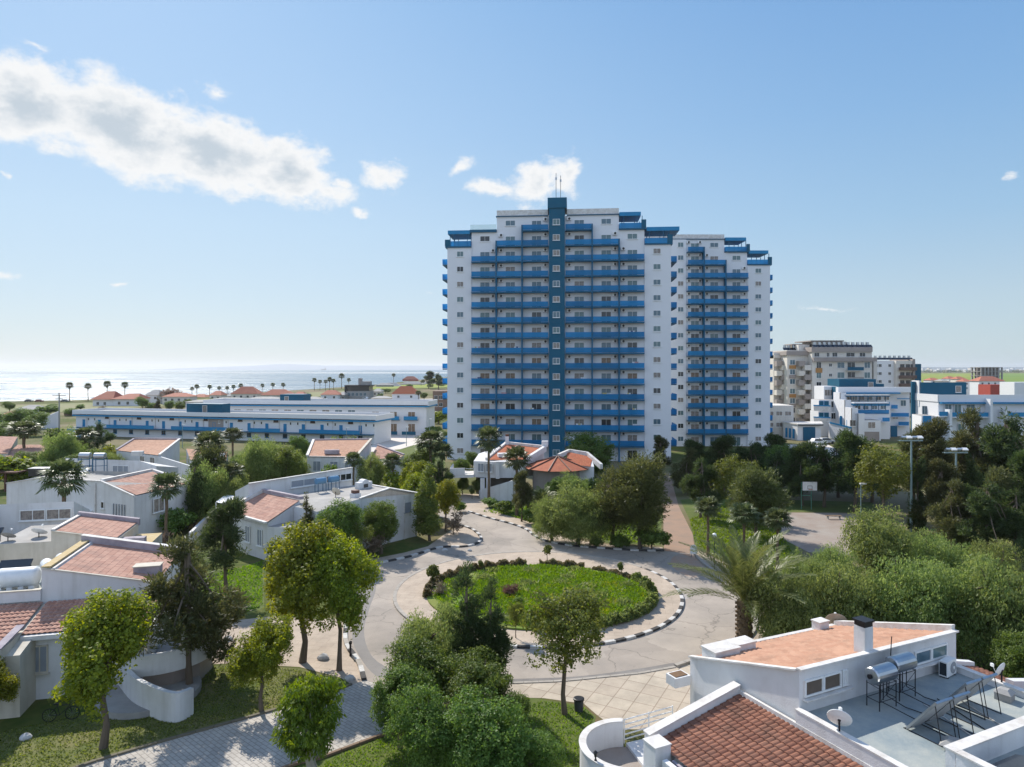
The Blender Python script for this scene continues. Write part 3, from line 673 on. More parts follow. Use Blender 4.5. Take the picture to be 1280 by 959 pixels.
# --- left tower: survey of its front edge
LA=D3(559.5,560,135.9); LB=D3(838.5,560,132.1)
yaw=math.atan2(LB.y-LA.y,LB.x-LA.x)
T1=thing('apartment_tower',(LA.x,LA.y,0),'tall white apartment tower with stepped roof and dark teal stair core, nearest of the two','apartment tower',rz=yaw)
def lx(u):
    d=Vector(((u-CX)/F,1)); e=Vector((math.cos(yaw),math.sin(yaw))); A=Vector((LA.x,LA.y))
    # A + t e = s d
    den=e.x*d.y-e.y*d.x
    return (-(A.x*d.y)+(A.y*d.x))/den
X=dict(a=0.0,b=lx(589.5),c=lx(621),d=lx(653),e=lx(686.5),f=lx(706),g=lx(740),h=lx(773.5),i=lx(805.5),j=lx(838.5))
DEP=17.0
def col_door(x0,x1,side): return x0+(x1-x0)*(.52 if side<0 else .47)
def build_tower(T, cols, ends, full):
    """cols: x0,x1,kmax ; each column stops with a plain top storey except the centre ones"""
    doors=[]
    c2=[]
    for (x0,x1,k,ztop) in cols: c2.append((x0,x1,k,ztop))
    walls=MB()
    for (x0,x1,k,ztop) in c2: walls.bx(x0,x1,0,DEP,0,ztop,white_far)
    for (x0,x1,z) in ends: walls.bx(x0,x1,-.25,DEP+.2,0,z,white_far)
    walls.build('wall',T,True)
    cache={}
    def balc(wd):
        k=round(wd,2)
        if k not in cache:
            a=MB(); a.bx(0,wd,-1.35,-.002,-.16,0,navy); a.bx(0,wd,-1.42,-1.352,-.20,.06,navy)
            r=MB(); r.bx(.04,wd-.04,-1.345,-1.31,.13,1.05,rail_m)
            h=MB(); h.bx(.0,wd,-1.37,-1.29,1.052,1.10,blue)
            for i in range(int(wd/1.3)+1):
                x=min(wd-.06,.02+i*1.3); h.bx(x,x+.04,-1.30,-1.265,0.005,1.05,blue)
            cache[k]=(a.mesh('balcony'),r.mesh('rail_panel'),h.mesh('handrail'))
        return cache[k]
    rng=random.Random(5)
    for ci,(x0,x1,k,ztop) in enumerate(c2):
        wd=x1-x0; dx=x0+wd*.53
        for f in range(0,k+1):
            z=3.0*f
            if f>0:
                m=balc(wd-.24); o=link('balcony',m[0],T,(x0+.12,0,z)); link('rail_panel',m[1],o); link('handrail',m[2],o)
            pn=rng.choices(PANES,[3,2,3,3,2] if f<8 else [5,6,1.5,.5,.1])[0]
            put_window(T,(dx,-.003,z+1.12),1.95,2.1,name='balcony_door',pane=pn,sill=False)
            if f>0 and wd>3: link('air_conditioner',AC,T,(x1-.8 if ci%2==0 else x0+.8,-.003,z+2.35))
        if ztop>3.0*(k+1)+1 and wd>4.2: put_window(T,(dx,-.003,3.0*(k+1)+1.75),1.95,1.1,pane=rng.choice(PANES[:3]))
    return balc
cols=[(X['b'],X['c'],13,45.0),(X['c'],X['d'],14,48.0),(X['d'],X['e'],15,48.0),(X['f'],X['g'],15,48.0),(X['g'],X['h'],14,48.0),(X['h'],X['i'],13,45.0)]
ends=[(0,X['b'],42.0),(X['i'],X['j'],42.0)]
build_tower(T1,cols,ends,True)
for (x,zt) in ((X['c'],42),(X['d'],45),(X['g'],45),(X['h'],42)):
    b=MB(); b.bx(x-.13,x+.13,-1.36,-.0,0,zt+1.1,navy); b.build('divider_wall',T1,True)
b=MB(); b.bx(X['e'],X['f'],-1.5,4,0,50,teal); b.bx(X['e']-.25,X['f']+.4,-1.7,4.4,49.2,51.2,teal); b.build('stair_core',T1,True)
xc=(X['e']+X['f'])/2
for f in range(16): put_window(T1,(xc-.1,-1.503,3*f+1.5+ (0 if f else .2)),1.35,1.15,frame=whitep,pane=random.choice([pane_curt,pane_green,pane_blue]))
rng=random.Random(9)
for f in range(14):
    put_window(T1,(lx(575.5),-.253,3*f+1.75),1.35,1.1,pane=rng.choice(PANES[:4]))
    put_window(T1,(lx(821),-.253,3*f+1.75),1.45,1.1,pane=rng.choice(PANES[:4]))
# parapets, bands
b=MB()
b.bx(X['c'],X['e']-.26,-.02,DEP-.3,48.16,49.3,coping_m); b.bx(X['f']+.41,X['h'],-.02,DEP-.3,48.16,49.3,coping_m)
b.build('parapet',T1,True)
b=MB()
b.bx(X['c']-.15,X['e']-.26,-.3,DEP,48.0,48.155,navy); b.bx(X['f']+.41,X['h']+.15,-.3,DEP,48.0,48.155,navy)
b.bx(X['b']-.3,X['c']-.02,-.45,DEP,45.0,45.5,navy); b.bx(X['h']+.02,X['i']+.25,-.45,DEP,45.0,45.3,navy)
b.bx(-.4,X['b']-.02,-.5,DEP,42.0,42.3,navy); b.bx(X['i']+.02,X['j']+.3,-.5,DEP,42.0,42.3,navy)
b.build('roof_band',T1,True)
def terrace(T,x0,x1,z,post_side,perg=True,zr=2.4,dx=0.0,xa=None,xb=None):
    b=MB(); b.bx(x0,x1,-.42,-.38,z+.02,z+1.0,rail_m); b.bx(x0,x0+.04,-.38,6,z+.02,z+1.0,rail_m); b.bx(x1-.04,x1,-.38,6,z+.02,z+1.0,rail_m); b.build('terrace_rail',T,True)
    if perg:
        xa=x0 if xa is None else xa; xb=x1 if xb is None else xb
        b=MB(); b.bx(xa,xb,-.3,5.5,z+zr,z+zr+.75,blue)
        b.build('terrace_canopy',T,True)
        b=MB()
        for xx in ([x0+.8,x0+1.6,x1-.8] if post_side<0 else [x1-.5,x1-1.5,x0+.8]): b.bx(xx,xx+.12,-.2,-.08,z,z+zr-.003,navy); b.bx(xx,xx+.12,5,5.12,z,z+zr-.003,navy)
        b.build('canopy_post',T,True)
terrace(T1,-.3,X['b']-.1,42.3,-1,xa=.1,xb=X['b']-.3)
terrace(T1,X['h']+.1,X['i'],45.3,1,xa=X['h']+.1,xb=X['i']-.7)
terrace(T1,X['i']+.1,X['j'],42.3,1,xa=X['i']+.4,xb=X['j']+1.6)
b=MB(); b.bx(X['b']-.2,X['c']-.1,-.35,-.31,45.5,46.5,clear_m); b.build('terrace_rail',T1,True)
b=MB(); b.bx(X['i']-.6,X['i']+.3,-.5,-.1,45.31,46.9,teal); b.bx(X['j']-.7,X['j']+.3,-.55,-.1,42.31,43.9,teal); b.bx(-.45,.6,-.55,-.1,42.31,43.6,teal); b.build('terrace_pier',T1,True)
# roof aerials
for dx_,hh in ((-.2,5.5),(.7,5.0)):
    b=MB(); b.tube([(xc+dx_,1,51.2),(xc+dx_,1,51.2+hh)],.05,darkmetal,5); b.box((xc+dx_,1,51.2+hh*.8),(.35,.06,.5),metal); b.build('roof_aerial',T1,True)
# side balconies left and right
def side_balc(T,x,sgn,ks,w=1.3,ya=1.5,yb=8.0):
    for f in ks:
        z=3*f
        a=MB(); xo=x+sgn*w; a.bx(min(x+sgn*.02,xo),max(x+sgn*.02,xo),ya,yb,z-.2,z,navy); o=a.build('side_balcony',T,True)
        r=MB(); r.bx(xo-.03,xo+.03,ya,yb,z+.05,z+1.05,rail_m); r.bx(min(x+sgn*.02,xo-sgn*.04),max(x+sgn*.02,xo-sgn*.04),ya,ya+.05,z+.05,z+1.05,rail_m); r.build('rail_panel',o,True)
side_balc(T1,0,-1,range(1,14)); side_balc(T1,X['j'],1,range(1,14),w=1.35)
# --- right tower, behind
RB=D3(962.3,560,158.5); RA=D3(800,560,158.5); yaw=.004; LA=RA
T2=thing('apartment_tower',(RA.x,RA.y,0),'white and blue apartment tower partly hidden behind the one with the teal stair core','apartment tower',rz=.004)
def l2(u): return D3(u,560,158.5).x-RA.x
Q=dict(a=0,b=l2(857.5),c=l2(878.5),d=l2(905.5),e=l2(934),f=l2(962.3))
build_tower(T2,[(Q['b'],Q['c'],15,48.0),(Q['c'],Q['d'],14,48.0),(Q['d'],Q['e'],13,45.0)],[(0,Q['b'],48.0),(Q['e'],Q['f'],42.0)],False)
for (x,zt) in ((Q['c'],45),(Q['d'],42)):
    b=MB(); b.bx(x-.13,x+.13,-1.36,-.0,0,zt+1.1,navy); b.build('divider_wall',T2,True)
for f in range(16): put_window(T2,(l2(850.5),-.253,3*f+1.75),1.35,1.15,pane=rng.choice(PANES[:4]))
for f in range(14): put_window(T2,(l2(947.5),-.253,3*f+1.75),1.45,1.1,pane=rng.choice(PANES[:4]))
for f in range(1,16): link('air_conditioner',AC,T2,(Q['b']+.5,-.003,3*f+2.35))
b=MB(); b.bx(0,Q['d'],-.02,DEP-.3,48.16,49.2,coping_m); b.build('parapet',T2,True)
b=MB(); b.bx(0,Q['d']+.15,-.3,DEP,48.0,48.155,navy); b.bx(Q['d']+.2,Q['e']+.3,-.45,DEP,45.0,45.3,navy); b.bx(Q['e']+.02,Q['f']+.35,-.5,DEP,42.0,42.3,navy); b.build('roof_band',T2,True)
terrace(T2,Q['d']+.2,Q['e']+.1,45.3,1,xa=Q['d']+.2,xb=Q['e']-.3); terrace(T2,Q['e']+.1,Q['f']+.2,42.3,1,xa=Q['e']+.3,xb=Q['f']-.4)
b=MB(); b.bx(Q['e']-.2,Q['e']+.5,-.5,-.1,45.31,46.9,teal); b.bx(Q['f']-.5,Q['f']+.35,-.55,-.1,42.31,43.9,teal); b.build('terrace_pier',T2,True)
side_balc(T2,Q['f'],1,range(1,14),w=1.25)

# laundry out on a few lower balconies of the nearest tower
rl=random.Random(31)
LC=[mk('cloth_%s'%n,c,None,3,.9) for n,c in (('white',(.7,.7,.68)),('pink',(.55,.30,.28)),('yellow',(.55,.45,.18)),('navy',(.06,.08,.16)))]
for i in range(14):
    cx0,cx1,_k,_z=rl.choice(cols); f=rl.randint(2,8); x=cx0+.6+rl.random()*(cx1-cx0-2.2); c_,s_=math.cos(T1.rotation_euler.z),math.sin(T1.rotation_euler.z)
    y=-1.0; wx=T1.location.x+x*c_-y*s_; wy=T1.location.y+x*s_+y*c_
    L1=thing('laundry_rack',(wx,wy,3.0*f),'folding rack of pale laundry on a lower balcony of the nearest tower','laundry rack','laundry racks on the balconies of the nearest tower',rz=T1.rotation_euler.z)
    b=MB(); b.tube([(0,0,0),(0,0,1.35)],.015,metal,4); b.tube([(1.3,0,0),(1.3,0,1.35)],.015,metal,4); b.tube([(0,0,1.35),(1.3,0,1.35)],.015,metal,4); b.build('frame',L1,True)
    xx_=.05
    for q in range(3):
        w_=rl.uniform(.25,.42); b=MB(); b.bx(xx_,xx_+w_,-.02,.02,1.33-rl.uniform(.5,.8),1.33,rl.choice(LC[:1]*2+LC)); b.build('cloth',L1,True); xx_+=w_+.03
# ------------------------------------------------------------------ generic buildings
def V2(p): return Vector((p[0],p[1]))
def wins_on(parent, p, q, specs, frame=None, name='window', proud=.004, inward=False):
    """p->q wall line with outside on its right-hand side; specs (t, z centre, w, h, pane, div)"""
    p=V2(p); q=V2(q); d=q-p; rz=math.atan2(d.y,d.x); n=Vector((d.y,-d.x)).normalized()
    for s in specs:
        t,z,w,h=s[:4]; pane=s[4] if len(s)>4 else None; div=s[5] if len(s)>5 else 2
        c=p+d*t+n*proud
        put_window(parent,(c.x,c.y,z),w,h,rz,frame=frame,pane=pane,div=div,name=name)
def simple_box(name,label,cat,p,q,depth,z,mat,group=None,roofm=None,z0=0):
    """block whose front runs p->q (camera side on the right-hand side)"""
    p=V2(p); q=V2(q); d=(q-p).normalized(); n=Vector((-d.y,d.x))
    T=thing(name,(p.x,p.y,0),label,cat,group)
    b=MB(); b.prism([p,q,q+n*depth,p+n*depth],z,z0,mat,roofm); b.build('wall',T)
    return T,p,q,d,n

# long white and blue buildings on the left ---------------------------------
def long_block(label,p,q,depth,z,storeys,group,kind):
    p=V2(p); q=V2(q); d=(q-p).normalized(); n=Vector((-d.y,d.x)); L=(q-p).length
    T=thing('long_apartment_block',(p.x,p.y,0),label,'apartment block',group)
    b=MB(); b.prism([p,q,q+n*depth,p+n*depth],z-1.3,0,white_far,roofgrey); b.build('wall',T)
    b=MB(); 
    o=-n*.5; pp=p-d*.6+o; qq=q+d*.6+o
    b.wall(pp,qq,.25,z-1.05,z,white_far); b.wall(qq,qq+n*(depth+1),.25,z-1.25,z,white_far); b.wall(pp,pp+n*(depth+1),.25,z-1.25,z,white_far); b.wall(pp+n*(depth+1),qq+n*(depth+1),.25,z-1.25,z,white_far)
    b.build('parapet',T)
    b=MB(); b.wall(pp-n*.02,qq-n*.02,.34,z-1.6,z-1.252,blue); b.wall(qq+d*.02,qq+n*(depth+1),.34,z-1.6,z-1.252,blue); b.build('eaves_band',T)
    b=MB(); b.prism([p-d*.2+o*.2,q+d*.2+o*.2,q+d*.2+n*(depth+.2),p-d*.2+n*(depth+.2)],z-.55,z-.75,white_far,roofgrey); b.build('roof',T)
    return T,p,q,d,n,L
fl=W(95,543,0)
BL,p,q,d,n,L=long_block('front long white block with blue doors and access gallery','' or W(95,544.5),W(468,555.5),9.5,6.9,2,None,0)
# gallery slab, blue screens, doors
b=MB(); b.wall(p-n*.75,q-n*.75,1.5,2.2,2.36,navy); b.build('gallery_slab',BL)
for i,(a,c) in enumerate(((.13,.30),(.36,.55),(.62,.72),(.78,.965))):
    b=MB(); b.wall(p+d*L*a-n*1.45,p+d*L*c-n*1.45,.05,2.4,3.3,blue); b.build('gallery_screen',BL)
for i in range(17):
    t=.03+i*.058
    put=put_window(BL,(*(p+d*L*t-n*.004),3.42),.85,1.95,math.atan2(d.y,d.x),frame=blue,pane=blue,div=1,name='door',sill=False)
    if i%2==0:
        for k in (-1.0,1.0): put_window(BL,(*(p+d*(L*(t+.029)+k)-n*.004),4.5),.5,.75,math.atan2(d.y,d.x),frame=whitep,pane=pane_dark,div=1)
    else: put_window(BL,(*(p+d*(L*(t+.029))-n*.004),5.0),1.3,.5,math.atan2(d.y,d.x),frame=redp,pane=pane_dark,div=2)
    put_window(BL,(*(p+d*(L*t)-n*.004),1.4),1.2,1.1,math.atan2(d.y,d.x),frame=blue,pane=pane_dark)
for i in range(12):
    c=p+d*L*(i+.5)/12; b=MB(); b.box((c.x,c.y,0),(.01,.01,.01),white_far); 
    b=MB(); b.wall(c-d*.05-n*.12,c+d*.05-n*.12,.12,2.36,5.9,coping_m); b.build('downpipe',BL)
c=p+d*L*.452; b=MB(); b.wall(c-d*5.2+n*2.5,c+d*5.2+n*2.5,3.5,6.4,9.0,teal); b.build('stair_house',BL)
put_window(BL,(*(c+d*.3+n*.745),7.6),1.4,2.0,math.atan2(d.y,d.x),frame=whitep,pane=pane_curt,div=1,name='door')
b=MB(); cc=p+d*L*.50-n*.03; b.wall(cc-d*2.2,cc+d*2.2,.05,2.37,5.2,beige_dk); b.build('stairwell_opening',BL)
# rear block
BR,p,q,d,n,L=long_block('rear long white block with blue balconies at its end, behind the front long block','' or W(258,541),W(533,544),10,9.2,2,None,0)
rz=math.atan2(d.y,d.x)
for i in range(12):
    t=.03+i*.058
    put_window(BR,(*(p+d*L*t-n*.004),6.1),2.1,1.2,rz,pane=random.choice([pane_curt,pane_warm,pane_blue]))
for t in (.775,.855,.935):
    for z in (3.6,.35):
        put_window(BR,(*(p+d*L*t-n*.004),z+1.6),2.0,2.2,rz,pane=random.choice([pane_warm,pane_curt]),name='balcony_door',sill=False)
    b=MB(); a=p+d*(L*t-1.9); e=p+d*(L*t+1.9); b.wall(a-n*.6,e-n*.6,1.2,4.0,4.15,navy); o=b.build('balcony',BR)
    b=MB(); b.wall(a-n*1.18,e-n*1.18,.05,4.16,5.1,blue); b.build('rail_panel',o)
    b=MB(); b.wall(a-n*3,e-n*3,.05,.3,1.2,teal); b.build('terrace_screen',BR)
c=p+d*L*.40; b=MB(); b.wall(c-d*3.4+n*2.0,c+d*3.4+n*2.0,4.8,7.9,10.9,teal); b.build('stair_house',BR)
put_window(BR,(*(c-d*1.5-n*.41),9.6),1.2,1.5,rz,frame=whitep,pane=pane_curt,div=1,name='door')

# stepped white and blue complex, right --------------------------------------
def blk(T,u0,u1,Y,dep,z0,z1,mat,name='wall',top=None):
    x0=(u0-CX)/F*Y; x1=(u1-CX)/F*Y
    b=MB(); b.bx(x0,x1,Y,Y+dep,z0,z1,mat) if not top else b.prism([(x0,Y),(x1,Y),(x1,Y+dep),(x0,Y+dep)],z1,z0,mat,top)
    return b.build(name,T)
def zz(v,Y): return H-(v-HZ)*Y/F
def xx(u,Y): return (u-CX)/F*Y
S1=thing('terraced_apartment_block',(xx(1080,175),175,0),'white stepped block with blue balconies and teal roof box, before the beige tower','apartment block')
sunw=white_far
blk(S1,1050,1137,182,14,0,zz(485,182),white_far,top=roofgrey)
b=MB(); b.bx(xx(1049,180),xx(1137.5,182),180.5,181.9,zz(490.5,181),zz(484,181),white_far); b.build('parapet',S1)
b=MB(); b.bx(xx(1057,180),xx(1122,181),179.6,181.9,zz(492.3,180),zz(490.7,180),blue); b.build('eaves_band',S1)
b=MB(); b.bx(xx(1049,188),xx(1095,188),188,195,zz(486,188),zz(474,188),teal); b.build('roof_box',S1)
b=MB(); b.bx(xx(1095.2,189),xx(1105,189),189,194,zz(486,189),zz(480,189),teal); b.build('roof_box',S1)
put_window(S1,(xx(1089,187.7),187.99,zz(481.5,188)),1.5,1.7,frame=whitep,pane=pane_curt,div=1,name='door')
# terraces stepping towards the camera, with a lit stepped side wall at their left
for (u0,u1,Y0,dep_,vt) in ((1057,1113,178,4,502),(1066,1112,174.5,3.6,512),(1074.5,1101,170.5,4.2,521)):
    blk(S1,u0,u1,Y0,dep_,0,zz(vt,Y0)-.9,white_far,top=roofgrey)
for (u0,u1,Y0,vt) in ((1057,1112,177.9,503),(1067,1111,174.4,513)):
    b=MB(); b.bx(xx(u0,Y0),xx(u1,Y0),Y0-.1,Y0+.1,zz(vt,Y0)-.9,zz(vt,Y0)+.1,rail_m); b.build('rail_panel',S1)
    b=MB(); b.bx(xx(u0,Y0),xx(u1,Y0),Y0-.2,Y0+1.2,zz(vt,Y0)+1.75,zz(vt,Y0)+2.05,white_far if vt>505 else coping_m); b.bx(xx(u0,Y0),xx(u1,Y0),Y0-.24,Y0+1.0,zz(vt,Y0)+1.5,zz(vt,Y0)+1.74,navy); b.build('beam',S1)
    for k in range(5):
        x=xx(u0,Y0)+(xx(u1,Y0)-xx(u0,Y0))*(k+.5)/5; b=MB(); b.bx(x,x+.12,Y0-.1,Y0+.02,zz(vt,Y0)+.11,zz(vt,Y0)+1.49,navy); b.build('post',S1)
st=MB()
for (u0,Ya,Yb,v) in ((1050.5,178,181.9,491),(1056.5,174.6,178,500),(1065,171,174.6,510),(1073,169.8,171,517)):
    st.bx(xx(u0,Ya),xx(u0,Ya)+.5,Ya,Yb,0,zz(v,Ya),white_far)
    st.bx(xx(u0,Ya),xx(u0,Ya)+1.5,Ya-.02,Ya+.4,0,zz(v,Ya)-.01,white_far)
st.build('side_wall',S1)
blk(S1,1050.6,1056,178.3,3.5,0,zz(493,178),white_far); blk(S1,1058,1066,174.9,3,0,zz(507,175),white_far)
b=MB(); b.bx(xx(1073,169.6),xx(1101.5,169.6),170.45,170.6,0,zz(540,170),beige_dk); b.build('plinth',S1)
put_window(S1,(xx(1089.5,170.5),170.49,zz(531.5,170.5)),1.9,1.6,pane=pane_curt)
for (u,v,Y0) in ((1062,497,182),(1068,496.5,182),(1077,496.5,182),(1087,496.5,182),(1098,496.5,182),(1108,496.5,182),(1129,504,182),(1119,520,182),(1072,508,178),(1082,508,178),(1093,508,178),(1104,508,178),(1053,513,178.3),(1061,514,174.9),(1054,526,178.3),(1066,529,170.5)):
    put_window(S1,(xx(u,Y0),Y0-.01,zz(v,Y0)),1.5,1.6,pane=random.choice([pane_blue,pane_curt,pane_dark,pane_green]))
for (u0,u1,v,Y0) in ((1114,1122,511,180.8),(1114,1136,521,180.8),(1103,1112,527,173),(1123,1136,532,180.8)):
    b=MB(); b.bx(xx(u0,Y0),xx(u1,Y0),Y0-.05,Y0,zz(v,Y0),zz(v,Y0)+1.0,rail_m); b.bx(xx(u0,Y0),xx(u1,Y0),Y0-.05,Y0+1.2,zz(v,Y0)-.15,zz(v,Y0)-.002,white_far); b.build('balcony',S1)
for (u0,u1,v) in ((1115,1123,537),(1103,1112,540)):
    b=MB(); b.bx(xx(u0,180),xx(u1,180),180.5,181.9,0,zz(v-4,180),navy); b.build('garage_opening',S1)
b=MB(); b.bx(xx(1122,180.9),xx(1137,180.9),180.9,181.2,zz(499,181),zz(498,181),blue); b.build('eaves_band',S1)
# left wing: white box on top, two storeys of blue shuttered rooms below, long sloping-view terrace parapets
blk(S1,1030,1046,186,6,zz(500,186),zz(483,186),white_far); blk(S1,1046.2,1049.8,183,5,0,zz(484,183),teal,'stair_core')
for uu in (1034,1041): put_window(S1,(xx(uu,186),185.99,zz(491,186)),1.5,1.7,pane=pane_curt)
for i_,v0 in enumerate((500,514.5)):
    Y0=182-i_*1.2; blk(S1,1024-i_,1046,Y0,5,0,zz(v0,Y0),white_far,top=roofgrey)
    b=MB(); b.prism([(xx(1017,Y0-1),Y0-1.2),(xx(1038,Y0-3.5),Y0-3.6),(xx(1038,Y0-3.5),Y0-3.3),(xx(1017,Y0-1),Y0-.9)],zz(v0+12,Y0)+1.0,zz(v0+12,Y0)-.25,coping_m); b.build('balcony',S1)
    b=MB(); b.prism([(xx(1017,Y0-1),Y0-1.25),(xx(1038,Y0-3.5),Y0-3.65),(xx(1038,Y0-3.5),Y0-3.25),(xx(1017,Y0-1),Y0-.85)],zz(v0+12,Y0)+1.3,zz(v0+12,Y0)+1.003,blue); b.build('balcony_rail',S1)
    for uu in (1026.5,1033): put_window(S1,(xx(uu,Y0),Y0-.01,zz(v0+5.5,Y0)),1.25,1.8,frame=blue,pane=teal,div=1,name='shutter',sill=False)
    put_window(S1,(xx(1042,Y0),Y0-.01,zz(v0+5.5,Y0)),1.4,1.7,pane=pane_dark)
for (u0,u1,v0,v1,Y0) in ((1049.5,1056.5,520,532,176.5),(1058,1063,525,534,173.8)):
    b=MB(); b.bx(xx(u0,Y0),xx(u1,Y0),Y0-.2,Y0,zz(v1,Y0),zz(v0,Y0),blue); b.build('shutter',S1)
b=MB(); b.prism([(xx(1038,176),176.5),(xx(1064,170.5),170.5),(xx(1064,170.5),171),(xx(1038,176),177)],[zz(529,176),zz(535,171),zz(535,171),zz(529,176)],0,white_far); b.build('terrace_wall',S1)
b=MB(); b.prism([(xx(1038,176),176.2),(xx(1064,170.5),170.2),(xx(1064,170.5),170.49),(xx(1038,176),176.49)],[zz(529,176)+.3,zz(535,171)+.3,zz(535,171)+.3,zz(529,176)+.3],[zz(529,176)-.1,zz(535,171)-.1,zz(535,171)-.1,zz(529,176)-.1],blue); b.build('balcony_rail',S1)
# second stepped block
S2=thing('terraced_apartment_block',(xx(1210,145),145,0),'white stepped apartment block with wide teal roof wall behind the dark trees at right','apartment block')
Y=145
b=MB(); fx=[(xx(1173,Y),Y),(xx(1330,Y),Y-1),(xx(1330,Y),Y+12),(xx(1143,Y+9),Y+9)]
b.prism(fx,zz(500,Y),0,white_far,roofgrey); b.build('wall',S2)
b=MB(); b.wall(fx[0],fx[1],.3,zz(502.5,Y),zz(493.5,Y),white_far); b.wall(fx[3],fx[0],.3,zz(502.5,Y),zz(493.5,Y),white_far); b.build('parapet',S2)
b=MB(); b.wall((xx(1173.5,Y),Y-.5),(fx[1][0],fx[1][1]-.5),.9,zz(504.5,Y),zz(502.7,Y),blue); b.build('eaves_band',S2)
b=MB(); Yb=Y+7; b.wall((xx(1150,Yb),Yb),(xx(1207,Yb),Yb),.5,zz(500,Y),zz(478,Yb),teal); b.wall((xx(1150,Yb),Yb),(xx(1141,Yb+4),Yb+4),.5,zz(510,Y),zz(476,Yb),white_far); b.build('roof_box',S2)
b=MB(); b.wall((xx(1139,Yb+2),Yb+2),(xx(1144,Yb+1.8),Yb+1.8),.6,0,zz(477,Yb+2),teal); b.build('stair_core',S2)
put_window(S2,(xx(1198,Yb-.3),Yb-.26,zz(486.5,Yb)),1.3,1.5,frame=whitep,pane=pane_curt,div=1,name='door')
for (u,v,w_,h_) in ((1184,510,1.5,1.7),(1196,511,1.5,1.9),(1212,511,1.8,1.9),(1228,511,1.8,1.9),(1250,511,2.2,1.9),(1270,511,2.0,1.9),(1180,534,1.4,1.5),(1200,534,1.4,1.5)):
    put_window(S2,(xx(u,Y),Y-.3,zz(v,Y)),w_,h_,pane=random.choice([pane_curt,pane_blue,pane_green]))
for (u0,u1,v) in ((1174,1186,520),(1188,1240,521),(1258,1330,521)):
    b=MB(); Z=zz(v,Y-2); b.bx(xx(u0,Y-2),xx(u1,Y-2),Y-2.05,Y-2,Z,Z+.9,blue); b.bx(xx(u0,Y-2),xx(u1,Y-2),Y-2.1,Y-.4,Z-.2,Z-.003,white_far); b.build('balcony',S2)
for u in (1187,1238,1256):
    b=MB(); b.bx(xx(u,Y-2.6),xx(u,Y-2.6)+.55,Y-2.6,Y-1,0,zz(512 if u==1187 else (499 if u==1238 else 512),Y-2.6),white_far); b.build('column',S2)
for (u0,u1,v0,v1) in ((1147,1157,519,534),(1162,1169,525,536)):
    b=MB(); Ys=Y+1; b.bx(xx(u0,Ys),xx(u1,Ys),Ys-2,Ys-1.8,zz(v1,Ys),zz(v0,Ys),blue); b.build('shutter',S2)
b=MB(); b.prism([(xx(1140,Y+6),Y+6),(xx(1152,Y-1),Y-1),(xx(1173,Y),Y),(xx(1160,Y+6),Y+6)],zz(520,Y),0,white_far,roofgrey); b.build('lower_wing',S2)
for (u,v) in ((1157,513),(1164,512)): put_window(S2,(xx(u,Y+4.2),Y+(9-9*(u-1143)/30)-.35,zz(v,Y+4)),1.1,1.9,-.75,pane=pane_blue)

# small garage ----------------------------------------------------------------
Y=171
G=thing('garage',(xx(1000,Y),Y,0),'small flat roofed white garage with a dark blue door','garage')
b=MB(); b.prism([(xx(997,Y),Y),(xx(1027,Y),Y+.4),(xx(1027,Y+6),Y+6.5),(xx(979,Y+6),Y+6)],zz(531,Y),0,white_far,roofgrey); b.build('wall',G)
b=MB(); b.prism([(xx(996.5,Y),Y-.5),(xx(1028.5,Y),Y-.2),(xx(1029,Y+6),Y+7),(xx(977.5,Y+6),Y+6.4)],zz(529.5,Y),zz(531,Y)+.003,coping_m); b.build('roof',G)
b=MB(); b.prism([(xx(996.4,Y),Y-.56),(xx(1028.6,Y),Y-.26),(xx(1028.6,Y),Y-.21),(xx(996.4,Y),Y-.51)],zz(530.9,Y),zz(532,Y),darkmetal); b.build('fascia',G)
b=MB(); b.bx(xx(1004,Y),xx(1019,Y),Y-.06,Y+.2,.0,zz(534,Y),navy); b.build('door',G)
for t in (.25,.5,.75):
    P=V2((xx(979,Y+6),Y+6)).lerp(V2((xx(997,Y),Y)),t); b=MB(); b.box((P.x-.1,P.y-.1,1.6),(.5,.3,2.4),blue,rz=-.9); b.build('blue_stripe',G)
# beige apartments --------------------------------------------------------------
Y=205
A1=thing('apartment_building',(xx(1050,Y),Y,0),'tall beige apartment building with rooftop water tanks beyond the stepped white block','apartment building')
def aw(u,v,w_,h_,pane=None,YY=Y,T=A1,frame=whitep): put_window(T,(xx(u,YY),YY-.004,zz(v,YY)),w_,h_,frame=frame,pane=pane)
blk(A1,1015,1090,Y,16,0,zz(439,Y),beige)
b=MB(); b.bx(xx(1013.5,Y),xx(1089.5,Y),Y-.6,Y+16,zz(440,Y),zz(434,Y),beige_dk); b.build('cornice',A1)
b=MB(); b.bx(xx(1015,Y),xx(1094,Y),Y-1.1,Y-.001,zz(452,Y),zz(447,Y),beige_dk); b.build('string_course',A1)
blk(A1,1020,1058,Y+4,10,zz(434,Y)+.003,zz(426.5,Y),beige,'penthouse')
b=MB(); b.bx(xx(1019,Y),xx(1061,Y),Y+3,Y+15,zz(426.4,Y)+.003,zz(425,Y),beige_dk); b.build('roof',A1)
blk(A1,1092,1096.5,Y+1,14,0,zz(448,Y),beige)
rr=random.Random(2)
